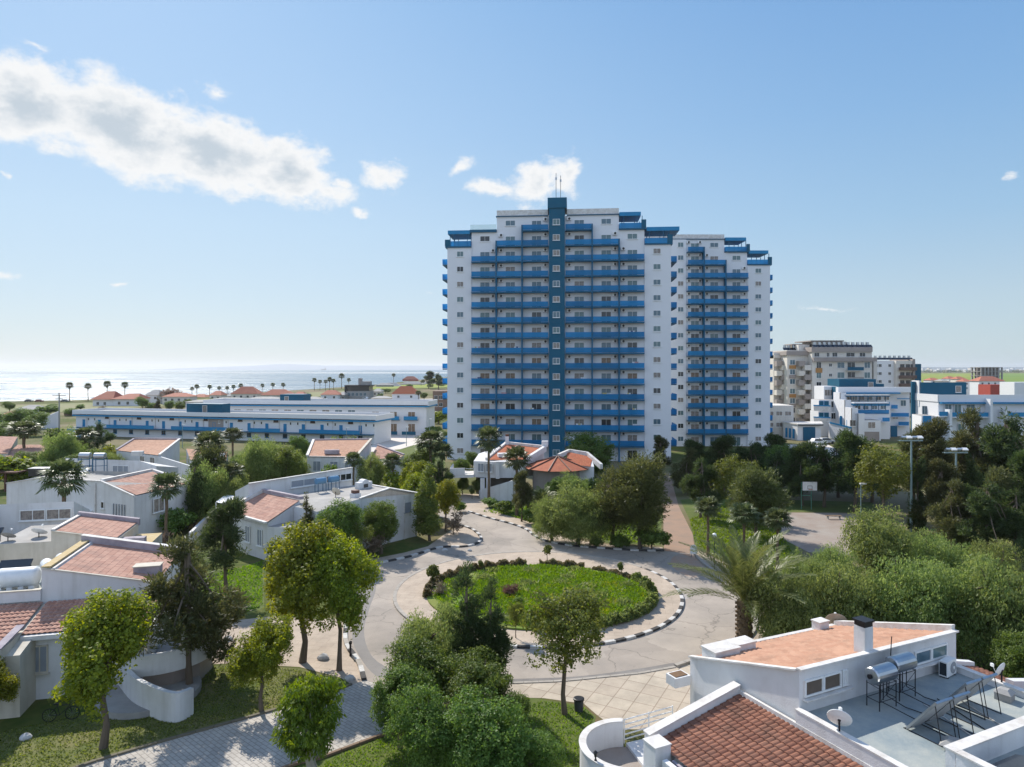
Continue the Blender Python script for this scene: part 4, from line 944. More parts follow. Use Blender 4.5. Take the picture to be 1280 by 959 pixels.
for i in range(6):
    v=456.5+12.5*i
    aw(1023.5,v+(0),1.5,1.9); 
    if i%2==0:
        b=MB(); b.bx(xx(1019.5,Y),xx(1027.5,Y),Y-.25,Y-.002,zz(v+9.5,Y),zz(v+3.6,Y),orange_p); b.build('orange_panel',A1)
    aw(1038,v,1.0,1.0,pane_dark); aw(1051,v,2.2,1.8); aw(1064,v+1,2.4,2.3,pane_dark); aw(1084,v,1.8,1.8)
    b=MB(); b.bx(xx(1056.5,Y),xx(1076.5,Y),Y-1.5,Y-.004,zz(v+6.6,Y)-.2,zz(v+6.6,Y),beige); b.build('balcony',A1)
    b=MB(); b.bx(xx(1056.5,Y),xx(1076.5,Y),Y-1.55,Y-1.5,zz(v+6.6,Y),zz(v+6.6,Y)+1.0,teal if i==0 else beige_dk); b.build('rail_panel',A1)
for u,w_ in ((1021,1.6),(1035,.9),(1043.5,1.6),(1063,2.6),(1078,1.8)): aw(u,443.5,w_,1.3,pane_dark)
b=MB(); b.bx(xx(1057,Y),xx(1077,Y),Y-.7,Y-.65,zz(449.8,Y),zz(447,Y)+.0,teal); b.build('rail_panel',A1)
# left wings
for (u0,u1,YY,vt,lab) in ((984,1014.6,208,438,0),(967,983.8,213,441,1)):
    blk(A1,u0,u1,YY,14,0,zz(vt,YY),beige)
    b=MB(); b.bx(xx(u0,YY)-.5,xx(u1,YY)-.01,YY-.7,YY+12,zz(vt+6,YY)+.0,zz(vt+1,YY),beige_dk) if lab==0 else b.bx(xx(u0,YY),xx(u1,YY)-.01,YY-.5,YY+12,zz(vt+7,YY),zz(vt+3,YY),beige); b.build('cornice',A1)
for i in range(7):
    v=453+12*i
    put_window(A1,(xx(990.5,208),207.996,zz(v,208)),1.6,1.6,pane=rr.choice(PANES[:3]))
    if i%3!=2: b=MB(); b.bx(xx(986.5,208),xx(994.5,208),207.7,207.95,zz(v+8,208),zz(v+3.5,208),orange_p if i%3==0 else beige_dk); b.build('orange_panel',A1)
    for j,(uu,YY) in enumerate(((1001,207),(1008.5,206.4),(973,212),(980,211.5))):
        off=0 if j%2==0 else 5
        b=MB(); x=xx(uu,YY); b.bx(x-1.0,x+.9,YY-1.2,YY+1.1,zz(v+off+5,YY),zz(v+off+5,YY)+1.6,beige if (i+j)%2 else beige_dk); b.build('bay_balcony',A1)
blk(A1,998,1012,210,8,zz(438,208)+.003,zz(431,210),beige,'penthouse'); blk(A1,990,1016,212,6,zz(431,210),zz(429.6,210),beige_dk,'roof')
tk=MB(); tk.lathe((0,0,0),[(.5,0),(.5,1.5)],metal,8); TKM=tk.mesh('roof_water_tank')
pn=MB(); pn.box((0,-.6,.3),(1.8,1.2,.08),pane_dark,rx=.7); PNM=pn.mesh('solar_panel')
def tank_row(us,v,YY,label):
    for u in us:
        T=thing('roof_water_heater',(xx(u,YY),YY,zz(v,YY)),label,'water heater','water heaters on the far apartment roofs')
        link('tank',TKM,T); link('solar_panel',PNM,T,(0,-.4,0))
tank_row(range(1018,1090,6),434,Y+1.5,'small rooftop solar water heater in the row on the tall beige apartment building')
tank_row((981,986,992),437.6,213,'small rooftop solar water heater on the left wing of the beige apartment building')
# annex low
A2=thing('low_wing',(xx(975,175),175,0),'low beige wing between the right blue tower and the garage','building')
blk(A2,955,992,178,10,0,zz(507,178),beige); 
for u,v in ((974,517),(974,531),(985,517),(963,517),(963,531)): put_window(A2,(xx(u,178),177.996,zz(v,178)),1.7,1.2,pane=pane_curt)
# next apartment building
Y=262
A3=thing('apartment_building',(xx(1118,Y),Y,0),'grey white apartment building with brown balconies and teal right edge','apartment building')
blk(A3,1090,1120,Y,14,0,zz(451,Y),white_far); blk(A3,1120.1,1141,Y-1.5,15,0,zz(451,Y),beige); blk(A3,1141.1,1144,Y-1.8,16,0,zz(449,Y),beige_dk,'side_wall'); blk(A3,1144.1,1151.5,Y,15,0,zz(455,Y),teal,'teal_wing')
for i in range(5):
    v=457+10*i
    for u in (1095,1100): put_window(A3,(xx(u,Y),Y-.004,zz(v,Y)),1.3,1.2,pane=pane_dark)
    put_window(A3,(xx(1112,Y),Y-.004,zz(v,Y)),1.1,1.1,pane=pane_dark)
    b=MB(); b.bx(xx(1120.5,Y),xx(1140.5,Y),Y-3,Y-1.6,zz(v+6.2,Y),zz(v+6.2,Y)+1.2,mk('brown_rail',(.16,.11,.09)) if i==0 else MATS['brown_rail']); b.build('balcony',A3)
    for u in (1125,1132,1138): put_window(A3,(xx(u,Y),Y-1.504,zz(v+1,Y)),1.6,1.6,pane=pane_dark,frame=redp)
tank_row(range(1094,1141,6),449.5,Y+2,'small rooftop solar water heater on the grey white apartment building')
# far right houses ------------------------------------------------------------------
def hip_house(name,label,cat,u0,u1,vb,vt,Y,wallm,roofm,wins=3,group=None,dep=9,gable=True,overh=.5,ridge=1.6,wz=None):
    x0,x1=xx(u0,Y),xx(u1,Y); zb=0; ze=zz(vb,Y); zr=zz(vt,Y)
    T=thing(name,((x0+x1)/2,Y,0),label,cat,group)
    b=MB(); b.bx(x0,x1,Y,Y+dep,0,ze,wallm); b.build('wall',T)
    b=MB(); o=overh; i=(x1-x0)*.28
    vs=[(x0-o,Y-o,ze+.003),(x1+o,Y-o,ze+.003),(x1+o,Y+dep+o,ze+.003),(x0-o,Y+dep+o,ze+.003),(x0+i,Y+dep/2,zr),(x1-i,Y+dep/2,zr)]
    b.add(vs,[(0,1,5,4),(1,2,5),(2,3,4,5),(3,0,4),(0,3,2,1)],roofm); b.build('roof',T)
    for k in range(wins):
        x=x0+(x1-x0)*(k+.5)/wins
        put_window(T,(x,Y-.004,ze-1.5),1.3,1.3,pane=pane_dark)
        if ze>5: put_window(T,(x,Y-.004,ze-4.4),1.3,1.5,pane=pane_blue)
    return T
hip_house('house','white house with a small red hip roof below the concrete frame building','house',1224,1256,476.5,470.5,430,white_far,tile_far,4)
T,_,_,_,_=simple_box('building','low red block beside a white house, far right','building',(xx(1238,380),380),(xx(1259,380),380),10,zz(481,380),redwall)
T,_,_,_,_=simple_box('building','white flat roofed building with grey columns at the right edge','building',(xx(1268,330),330),(xx(1300,330),330),10,zz(478,330),white_far)
FR=thing('concrete_frame_building',(xx(1240,640),640,0),'unfinished grey concrete frame building on the far field','building')
for f in range(5):
    z=zz(481,640)+f*4.0
    b=MB(); b.bx(xx(1226,640),xx(1253.5,640),640,655,z,z+.5,concrete); b.build('floor_slab',FR)
b=MB()
for i in range(7):
    x=xx(1226.5+i*4.3,640); b.bx(x,x+1.2,640.2,641.2,0,zz(481,640)+16,concrete); b.bx(x,x+1.2,653,654,0,zz(481,640)+16,concrete)
b.bx(xx(1226,640),xx(1253,640),645,646,0,zz(481,640)+16,beige_dk); b.build('column',FR)
spots=[(1186,1196,473.5,470.5,560),(1197,1208,474,470.8,540),(1164,1176,475.5,472.5,480),(1178,1186,476.5,474,470),(1206,1216,477,474,450)]
for i,(u0,u1,vb,vt,Yh) in enumerate(spots):
    hip_house('house',['far house with orange roof left of the concrete frame building','far orange roofed house nearest the concrete frame building','pale far house above the white block roof','small grey roofed far house above the teal roof wall','far house with brown roof beside the red hip roofed house'][i],'house',u0,u1,vb,vt,Yh,beige if i%2 else white_far,tile_far if i!=3 else concrete,2)
rr=random.Random(11)
for i in range(44):
    u=1148+i*3.2+rr.uniform(-1.5,1.5); Yh=rr.uniform(3300,4600); vt=rr.choice([460.2,461,461.5,462,462.4,462.8]); wd=rr.uniform(1.5,5)
    if 1226<u<1253: continue
    T,_,_,_,_=simple_box('distant_house','tiny pale building of the distant town along the right horizon','building',(xx(u,Yh),Yh),(xx(u+wd,Yh),Yh),24,max(6,zz(vt,Yh)),rr.choice([white_far,beige,white_far,concrete]),'buildings of the distant town')
# left far buildings -------------------------------------------------------------------
Y=330
V1=thing('villa',(xx(140,Y),Y,0),'white two storey villa with two red roofs above the front long block','villa')
for (u0,u1,ve,vr) in ((116,141,499.5,489.5),(141.3,172,499,492.5)):
    x0,x1=xx(u0,Y),xx(u1,Y); b=MB(); b.bx(x0,x1,Y,Y+11,0,zz(ve,Y),white_far); b.build('wall',V1)
    b=MB(); z0,z1=zz(ve,Y),zz(vr,Y); b.add([(x0-1,Y-1,z0+.003),(x1+.6,Y-1,z0+.003),(x1+.6,Y+12,z0+.003),(x0-1,Y+12,z0+.003),(x0+(x1-x0)*.42,Y+5,z1),(x1-1.5,Y+5,z1)],[(0,1,5,4),(1,2,5),(2,3,4,5),(3,0,4),(0,3,2,1)],tile_far); b.build('roof',V1)
    for k in (.25,.6): put_window(V1,(x0+(x1-x0)*k,Y-.004,zz(ve+5,Y)),1.3,1.5,pane=pane_dark)
hip_house('house','pale house with grey roof between the villa and dark conifers by the shore','house',182,198,494,487.5,350,white_far,concrete,2)
hip_house('house','low pinkish house by the shore above the front long block, left of the palms','house',203,236,496,491.5,340,beige,tile_far,4)
hip_house('villa','low villa with broad terracotta hip roof above the rear long block','villa',289,322,492.5,483.5,395,beige,tile_far,4)
hip_house('villa','low villa with flat orange hip roof right of the broad terracotta one','villa',326,364,494,487,385,beige,tile_far,4)
hip_house('house','small low red roofed house left of the terracotta villas','house',262,276,494,489,405,beige,tile_far,2)
hip_house('house','small house with orange roof left of the modern dark glass house','house',401,423,493.5,488,395,white_far,tile_far,2)
hip_house('house','white house with bright red roof right of the modern dark glass house','house',490,522,492.5,483,375,white_far,tile_vivid,2)
for i,(u0,u1,vb,vt,Yh,c) in enumerate(((478,500,483,478.5,700,beige),(503,522,474.5,470.5,1000,redwall),(500,530,480,477,760,beige),(526,550,479.5,476.5,800,concrete),(470,490,481.5,479,680,concrete))):
    hip_house('house',['low pale beach house right of the modern dark house','small red roofed house on the point by the sea','long low pale building on the shore','long low grey building on the shore beside the tower','low grey shed on the shore'][i],'house',u0,u1,vb,vt,Yh,c,tile_far if c is redwall else concrete,0)
for i,(u0,u1,vb,vt,Yh,c) in enumerate(((240,256,496.5,493,430,beige),(278,288,495.5,491.5,430,white_far),(366,380,494.5,490,400,white_far),(424,430,494,490,400,concrete),(466,476,489.5,486,430,beige),(232,262,502.5,500.5,262,white_far),(380,398,499,496.5,300,concrete),(464,486,498,495.5,300,beige),(262,300,499.5,497.5,300,beige),(308,345,498.5,496.5,300,concrete),(20,44,512,507,270,white_far),(0,14,520,514,230,beige))):
    hip_house('house',['low beige shore house behind the rear block, left','small white shore house left of the broad terracotta villa','small white house right of the orange hip roofed villa','grey shed left of the modern dark house','low beige shed right of the modern dark house','low white shed left of the rear block','long grey shed behind the blue stair house','low beige shed below the modern dark house','long low beige shed behind the rear block','long low grey shed below the terracotta villas','low white house on the far left shore strip','low beige house at the left edge near the shore'][i],'house',u0,u1,vb,vt,Yh,c,tile_far if i in (0,2,11) else roofgrey,2)
Y=410; M1=thing('modern_house',(xx(446,Y),Y,0),'modern dark glass house with flat roofs near the sea','house')
b=MB(); b.bx(xx(431,Y),xx(462,Y),Y,Y+12,0,zz(489,Y),concrete); b.bx(xx(431,Y),xx(463,Y),Y-.8,Y+12,zz(483,Y),zz(481.5,Y),darkmetal); b.bx(xx(432,Y),xx(461,Y),Y+.5,Y+12,zz(489,Y),zz(483,Y),pane_dark); b.bx(xx(431,Y),xx(433,Y),Y-.8,Y,0,zz(483,Y),darkmetal); b.build('wall',M1)
b=MB(); b.bx(xx(450,Y),xx(461,Y),Y+3,Y+9,zz(481.4,Y),zz(477,Y),concrete); b.bx(xx(446.5,Y),xx(450,Y),Y+3,Y+7,zz(481.4,Y),zz(473,Y),beige_dk); b.build('roof_box',M1)
for u in (436,441,446,451,456): put_window(M1,(xx(u,Y-.3),Y-.004,zz(493,Y)),1.8,2.0,pane=pane_blue)
Y=290; T,_,_,_,_=simple_box('building','brown two storey building just left of the blue tower','building',(xx(541,Y),Y),(xx(559,Y),Y),14,zz(489,Y),brownwall)
for (u,v) in ((545,497),(551,497),(545,506),(551,506)): put_window(T,(xx(u,Y),Y-.004,zz(v,Y)),1.6,1.6,pane=pane_dark)
# low walls and shed far left
Y=262; T,_,_,_,_=simple_box('shed','long brown roofed shed left of the front long block','shed',(xx(80,Y),Y),(xx(116,Y),Y),10,zz(516,Y),brownwall)
Y=205; WL=thing('garden_wall',(xx(60,Y),Y,0),'curved pale wall left of the front long block','wall')
b=MB(); b.prism([(xx(50,Y-3),Y-3),(xx(74,Y+4),Y+4),(xx(74,Y+5),Y+5),(xx(50,Y-2),Y-2)],[zz(523,Y),zz(515,Y),zz(515,Y),zz(523,Y)],0,white_far); b.build('wall',WL)
WM=thing('garden_wall',(xx(100,175),175,0),'low white and blue wall at the left end of the front long block','wall')
b=MB(); b.bx(xx(84,175),xx(100,175),175,175.4,0,zz(536,175),blue); b.build('wall',WM)
# parked cars, far: real little cars
def carmeshes(c):
    b=MB(); b.prism([(-2.1,-.85),(2.1,-.85),(2.1,.85),(-2.1,.85)],.82,.28,c)
    b.add([(-1.5,-.78,.82),(1.1,-.78,.82),(1.1,.78,.82),(-1.5,.78,.82),(-1.1,-.62,1.4),(.5,-.62,1.4),(.5,.62,1.4),(-1.1,.62,1.4)],[(0,1,5,4),(1,2,6,5),(2,3,7,6),(3,0,4,7),(4,5,6,7)],c)
    g=MB(); g.add([(-1.35,-.795,.88),(.95,-.795,.88),(.45,-.67,1.33),(-1.02,-.67,1.33)],[(0,1,2,3)],pane_dark); g.add([(-1.35,.795,.88),(.95,.795,.88),(.45,.67,1.33),(-1.02,.67,1.33)],[(3,2,1,0)],pane_dark)
    g.add([(1.12,-.7,.86),(1.12,.7,.86),(.55,.58,1.36),(.55,-.58,1.36)],[(0,1,2,3)],pane_dark)
    return b.mesh('car_body'),g.mesh('car_window')
wh=MB(); wh.lathe((0,-.1,0),[(.31,0),(.31,.2)],blackp,12,'y'); WHM=wh.mesh('wheel')
CARC={k:carmeshes(mk('car_paint_'+k,c,c,1,.3,spec=.6)) for k,c in dict(white=(.7,.7,.7),dark=(.05,.055,.07),red=(.20,.03,.03),silver=(.35,.37,.39)).items()}
def car(u,v,col,label,rz=0.0,group=None):
    x,y=W(u,v); T=thing('parked_car',(x,y,.02),label,'car',group,rz)
    link('body',CARC[col][0],T); link('car_window',CARC[col][1],T)
    for sx in (-1.3,1.3):
        for sy in (-.8,.8): link('wheel',WHM,T,(sx,sy,.31))
car(966,557,'silver','silver car parked left of the garage, against the blue tower',0); car(1022,555.5,'white','white car parked in front of the garage door',.2); car(1032,554.5,'silver','silver car parked right of the garage',.1)
car(36,502.5,'dark','dark car on the shore road at far left',0); car(49,502.6,'red','reddish van-like car on the shore road',0); car(81,502.6,'dark','dark car on the shore road below the leftmost beach palm',0)
for i,(u,v) in enumerate(((346,499),(353,500),(361,499.5),(400,501),(409,501.5),(459,501),(466,502),(484,503),(457,499))):
    car(u,v,['white','silver'][i%2],['white car left in the yard above the rear block, leftmost','silver car second in the yard above the rear block','white car below the orange hip roofed villa','silver car right of the blue stair house','white car right of the blue stair house','silver car in the yard below the modern dark house','white car in the yard below the modern dark house','silver car rightmost in the yard, before the red roofed house','white car just behind two others under the modern dark house'][i],.3*i)
# ------------------------------------------------------------------ houses of the estate
def frame(o, ang):
    e1=Vector((math.cos(ang),math.sin(ang))); e2=Vector((-e1.y,e1.x)); o=V2(o)
    def f(a,b,z=None):
        p=o+e1*a+e2*b
        return (p.x,p.y) if z is None else Vector((p.x,p.y,z))
    return f,e1,e2
def cope(b, P, Q, w, h, mat, under=0.0):
    """a coping strip along a 3-D line, its top h above the line"""
    P=Vector(P); Q=Vector(Q); d=(Q-P); dd=Vector((d.x,d.y)).normalized(); n=Vector((-dd.y,dd.x,0))*w/2
    b.add([P-n-Vector((0,0,under)),Q-n-Vector((0,0,under)),Q+n-Vector((0,0,under)),P+n-Vector((0,0,under)),P-n+Vector((0,0,h)),Q-n+Vector((0,0,h)),Q+n+Vector((0,0,h)),P+n+Vector((0,0,h))],
          [(0,3,2,1),(4,5,6,7),(0,1,5,4),(1,2,6,5),(2,3,7,6),(3,0,4,7)],mat)
# ---- foreground house, bottom right
A7=math.atan2(.435,.9)
h7,e1,e2=frame((11.3,26.85),A7)
H7=thing('house',(11.3,26.85,0),'white foreground house with red tiled lower roof, orange upper roof and blue grey roof deck','house')
DZ=4.4
b=MB(); b.prism([h7(0,0),h7(10,0),h7(10,6.4),h7(0,6.4)],[6.12,5.98,4.05,4.22],0,white); b.build('upper_wall',H7)
b=MB()
cope(b,h7(-.02,-.0,6.125),h7(10.02,0,5.985),.26,.07,coping_m); cope(b,h7(0,.13,6.08),h7(0,6.4,4.225),.24,.07,coping_m); cope(b,h7(10,.13,5.95),h7(10,6.4,4.06),.26,.30,coping_m); cope(b,h7(1.5,6.4,4.20),h7(9.87,6.4,4.06),.24,.12,coping_m)
b.build('roof_coping',H7)
tile_roof('upper_roof',h7(.14,.16,6.05),h7(9.86,.16,5.91),h7(9.86,6.25,4.12),h7(.14,6.25,4.24),tile_orange,H7,rib=.30,course=.40,amp=.035)
# chimney and skylight upstands
cx,cy=h7(4.2,.35)
b=MB(); b.box((cx,cy,6.35),(.52,.52,1.5),white,rz=A7); o=b.build('chimney',H7); b=MB(); b.box((cx,cy,7.2),(.50,.50,.20),blackp,rz=A7); b.box((cx,cy,7.33),(.62,.62,.08),blackp,rz=A7); b.build('chimney_cap',o)
for (a,bb,la,lb,z) in ((.9,5.3,1.5,.9,4.9),(2.3,5.5,1.28,.7,4.85),(8.6,6.2,.7,.5,4.6)):
    x,y=h7(a,bb); b=MB(); b.box((x,y,z-.35),(la,lb,.75),white,rz=A7); b.box((x,y,z+.055),(la+.08,lb+.08,.06),coping_m,rz=A7); b.build('skylight_upstand',H7)
# clerestory windows
def h7win(a0,a1,z0,z1,panes):
    w=(a1-a0)/len(panes)
    for i,pn in enumerate(panes):
        c=h7(a0+w*(i+.5),-.004); put_window(H7,(c[0],c[1],(z0+z1)/2),w-.02,z1-z0,A7,pane=pn,div=1,sill=False)
brown_blind=mk('brown_blind',(.11,.085,.065),(.14,.11,.085),3,.7)
h7win(.25,2.35,5.02,5.68,[brown_blind,brown_blind]); h7win(2.4,2.75,5.02,5.68,[whitep])
h7win(7.0,9.3,5.0,5.6,[pane_blue,pane_green])
for (a0,a1) in ((.2,2.9),(5.2,9.3)):
    c=h7((a0+a1)/2,-.11); b=MB(); b.box((c[0],c[1],4.93),(a1-a0,.22,.07),coping_m,rz=A7); b.build('window_sill',H7)
# deck volume
b=MB(); b.prism([h7(0,-11),h7(9.4,-11),h7(9.4,-.004),h7(0,-.004)],DZ,0,white,deckm); b.build('roof_deck',H7)
b=MB(); 
b.wall(h7(-.10,-11),h7(-.10,-.02),.24,DZ-.6,DZ+.22,white); cope(b,h7(-.10,-11,DZ+.22),h7(-.10,-.0,DZ+.22),.28,.05,coping_m)
b.wall(h7(9.5,-11),h7(9.5,-.02),.24,DZ-.6,DZ+.22,white); cope(b,h7(9.5,-11,DZ+.22),h7(9.5,-.0,DZ+.22),.30,.06,coping_m)
b.build('parapet',H7)
b=MB(); b.wall(h7(1.5,-4.95),h7(9.35,-5.0),.34,DZ,DZ+.72,white); cope(b,h7(1.45,-4.95,DZ+.72),h7(9.35,-5.0,DZ+.72),.42,.05,coping_m)
b.wall(h7(1.6,-9),h7(1.6,-5.15),.26,DZ,DZ+.72,white); cope(b,h7(1.6,-9,DZ+.72),h7(1.6,-5.17,DZ+.72),.34,.05,coping_m); b.build('parapet',H7)
# lower tiled roofs
tile_roof('lower_roof',h7(-.24,3.0,3.95),h7(-.24,-11,3.95),h7(-4.75,-11,2.95),h7(-4.75,3.0,2.95),tile_red,H7,rib=.235,course=.36,amp=.05)
b=MB(); b.prism([h7(-.02,-11),h7(-.02,3.0),h7(-4.5,3.0),h7(-4.5,-11)],[3.85,3.85,2.85,2.85],0,white); b.build('lower_wall',H7)
b=MB(); cope(b,h7(-.15,3.18,4.06),h7(-4.95,3.18,3.02),.36,.24,white,.5); cope(b,h7(-.15,3.18,4.305),h7(-5.0,3.18,3.265),.42,.05,coping_m); b.build('gable_coping',H7)
b=MB(); cope(b,h7(-.18,-11,3.97),h7(-.18,3.0,3.97),.12,.16,coping_m); b.build('flashing',H7)
b=MB(); # gutter walls and piers along the eave
b.wall(h7(-5.25,1.7),h7(-5.25,-9),.22,1.6,3.05,white); b.wall(h7(-4.86,1.7),h7(-4.86,-9),.12,2.0,2.93,grey_cop)
b.build('eave_wall',H7)
for bb in (2.35,-1.6): b=MB(); c=h7(-5.1,bb); b.box((c[0],c[1],2.7),(.75,.75,1.3),white,rz=A7); b.box((c[0],c[1],3.38),(.8,.8,.05),coping_m,rz=A7); b.build('eave_pier',H7)
b=MB(); b.wall(h7(-5.4,-1.6),h7(-4.0,-1.6),.35,2.6,3.62,white); b.build('eave_wall',H7); b=MB(); b.wall(h7(-8.4,-1.6),h7(-5.5,-1.6),.25,1.0,2.5,white); b.build('eave_wall',H7)
# far side lower roof (beyond the deck)
tile_roof('lower_roof',h7(9.7,-11,3.95),h7(9.7,1.5,3.95),h7(14,1.5,3.0),h7(14,-11,3.0),tile_red,H7,rib=.235,course=.36,amp=.05)
b=MB(); b.prism([h7(9.6,-11),h7(13.8,-11),h7(13.8,1.5),h7(9.6,1.5)],[3.85,2.9,2.9,3.85],0,white); b.build('lower_wall',H7)
b=MB(); cope(b,h7(10.0,1.65,3.95),h7(14,1.65,3.05),.3,.2,white,.5); cope(b,h7(11.2,-1.6,3.75),h7(14.5,-1.6,3.1),.35,.45,white,.3); b.build('gable_coping',H7)
# planter ledge on the back wall
c=h7(-.55,6.6); b=MB(); b.box((c[0],c[1],3.2),(.9,.7,.45),white,rz=A7); b.box((c[0],c[1],3.44),(.7,.5,.03),soil,rz=A7); b.build('planter',H7)
# ---- things on the deck
def on7(name,a,bb,z,label,cat,group=None,rot=0.0):
    x,y=h7(a,bb); return thing(name,(x,y,z),label,cat,group,A7+rot)
def water_tank(a,bb,label,hz=.95):
    T=on7('water_tank',a,bb,DZ,label,'water tank','hot water tanks on the roof deck')
    b=MB(); b.lathe((0,0,hz+.36),[(.05,-.66),(.30,-.62),(.34,-.56),(.34,.56),(.30,.62),(.05,.66)],metal,20,'x'); b.smooth=False; o=b.build('tank',T,True)
    b=MB(); b.tube([(-.67,0,hz+.36),(-.74,0,hz+.36)],.10,darkmetal,10); b.build('end_cap',o,True)
    b=MB()
    for sx in (-.5,.5):
        for sy in (-.28,.28): b.tube([(sx,sy,0),(sx,sy,hz+.1)],.022,darkmetal,5)
    for z in (.35,hz+.06):
        b.tube([(-.5,-.28,z),(.5,-.28,z)],.016,darkmetal,4); b.tube([(-.5,.28,z),(.5,.28,z)],.016,darkmetal,4); b.tube([(-.5,-.28,z),(-.5,.28,z)],.016,darkmetal,4); b.tube([(.5,-.28,z),(.5,.28,z)],.016,darkmetal,4)
    b.tube([(-.5,-.28,.35),(.5,-.28,hz)],.012,darkmetal,4); b.tube([(-.5,.28,hz),(.5,.28,.35)],.012,darkmetal,4)
    b.build('stand',T,True)
    b=MB(); b.tube([(.2,-.1,hz+.1),(.2,-.1,.4),(.6,-.6,.08),(.9,-1.5,.05)],.022,blackp,5); b.tube([(-.2,-.1,hz+.1),(-.25,-.15,.3),(.1,-1.4,.05)],.02,blackp,5); b.build('pipe',T,True)
    return T
water_tank(3.55,-.95,'silver cylindrical water tank on black legs, the left one with more deck behind it')
water_tank(5.05,-.75,'silver cylindrical water tank on black legs, nearer the window and air conditioner',1.02)
T=on7('air_conditioner',8.7,-.42,DZ,'white air conditioner unit standing against the upper wall of the foreground house','air conditioner',rot=.15)
b=MB(); b.bx(-.44,.44,-.17,.17,.06,.72,whitep); b.bx(-.36,-.28,-.17,.17,0,.06,blackp); b.bx(.28,.36,-.17,.17,0,.06,blackp); b.build('casing',T,True)
b=MB(); b.lathe((.12,-.175,.39),[(.25,-.02),(.25,0)],mk('grille_grey',(.30,.31,.32)),20,'y'); b.lathe((.12,-.2,.39),[(.07,-.02),(.07,0)],whitep,12,'y'); b.build('fan_grille',T,True)
b=MB(); b.bx(-.445,-.441,-.14,.14,.12,.66,pane_dark); b.build('side_grille',T,True)
def solar(a,bb,label):
    T=on7('solar_panel',a,bb,DZ,label,'solar panel','solar panels on the roof deck')
    b=MB(); M=Matrix.Rotation(R(-52),3,'X')
    def tp(x,y,z): v=M@Vector((x,y,z)); return Vector((v.x,v.y,v.z+.80))
    def pbox(x0,x1,y0,y1,z0,z1,mat):
        b.add([tp(x,y,z) for x in(x0,x1) for y in(y0,y1) for z in(z0,z1)],[(0,1,3,2),(4,6,7,5),(0,4,5,1),(2,3,7,6),(0,2,6,4),(1,5,7,3)],mat)
    pbox(-.48,.48,-.92,.92,-.05,.03,metal); o=b.build('frame',T,True)
    b=MB(); pbox(-.44,.44,-.88,.88,.031,.036,mk('solar_glass',(.01,.015,.04),None,1,.08,spec=.8) if 'solar_glass' not in MATS else MATS['solar_glass']); b.build('glazing',o,True)
    b=MB(); pbox(-.45,.45,-.89,.89,-.055,-.0505,mk('panel_backing',(.36,.38,.40)) if 'panel_backing' not in MATS else MATS['panel_backing']); b.build('backing',o,True)
    b=MB()
    for sx in (-.42,.42): b=MB(); b.tube([(sx,-.75,0),tp(sx,-.75,-.06)],.018,darkmetal,5); b.tube([(sx,.7,0),tp(sx,.7,-.06)],.018,darkmetal,5); b.tube([(sx,-.75,.02),(sx,.7,.02)],.016,darkmetal,5); b.build('stand',T,True)
solar(3.15,-3.15,'tilted solar panel, leftmost of the front pair on the roof deck'); solar(4.2,-3.15,'tilted solar panel, right one of the front pair on the roof deck')
solar(5.7,-2.7,'tilted solar panel, left one of the back pair on the roof deck'); solar(6.75,-2.7,'tilted solar panel, rightmost of the back pair on the roof deck')
def dish(name,loc,label,yaw,el,r,mast,matd=whitep,rz=0):
    T=thing(name,loc,label,'satellite dish',None)
    b=MB(); M=Matrix.Rotation(yaw,3,'Z')@Matrix.Rotation(el,3,'X')
    vs=[];n=24
    for ring,(rr_,dp) in enumerate(((.02,.0),(r*.5,r*.06),(r,r*.22))):
        for j in range(n): t=2*math.pi*j/n; v=M@Vector((rr_*math.cos(t),-dp,rr_*math.sin(t))); vs.append((v.x,v.y,v.z+mast))
    k=len(vs)
    for ring,(rr_,dp) in enumerate(((.02,-.025),(r*.5,r*.06-.025),(r*.99,r*.22-.02))):
        for j in range(n): t=2*math.pi*j/n; v=M@Vector((rr_*math.cos(t),-dp,rr_*math.sin(t))); vs.append((v.x,v.y,v.z+mast))
    fs=[]
    for i in range(2):
        for j in range(n):
            fs.append((i*n+j,i*n+(j+1)%n,(i+1)*n+(j+1)%n,(i+1)*n+j)); fs.append((k+i*n+j,k+(i+1)*n+j,k+(i+1)*n+(j+1)%n,k+i*n+(j+1)%n))
    for j in range(n): fs.append((2*n+j,2*n+(j+1)%n,k+2*n+(j+1)%n,k+2*n+j))
    b.add(vs,fs,matd); b.build('reflector',T,True)
    b=MB(); b.tube([(0,0,0),(0,0,mast)],.035,darkmetal,8); a=M@Vector((0,.03,0)); b.tube([(0,0,mast),(a.x,a.y,a.z+mast)],.06,darkmetal,8); b.build('mast',T,True)
    b=MB(); p0=M@Vector((0,-r*.2,-r)); p1=M@Vector((0,-r*1.15,-r*.1)); b.tube([(p0.x,p0.y,p0.z+mast),(p1.x,p1.y,p1.z+mast)],.015,metal,5); b.box((p1.x,p1.y,p1.z+mast),(.09,.12,.12),whitep); b.build('feed_arm',T,True)
    return T
x,y=h7(.55,-1.75)
x,y=h7(-.1,-1.9); dish('satellite_dish',(x,y,DZ+.27),'round white satellite dish on the parapet between red tiles and roof deck',R(150),R(-28),.43,.42)
x,y=h7(9.5,-2.2); dish('satellite_dish',(x,y,DZ+.28),'small white satellite dish on the right parapet beyond the solar panels',R(-150),R(-20),.33,.5)
x,y=h7(10.2,6.5); dish('satellite_dish',(x,y,3.9),'brown weathered dish peeking behind the right end of the orange upper roof',R(160),R(-30),.55,.3,matd=mk('rusty_dish',(.34,.27,.20)))
T=on7('roof_vent',3.0,-4.15,DZ,'square grey vent cap with pyramid top on the roof deck','roof vent',rot=.4)
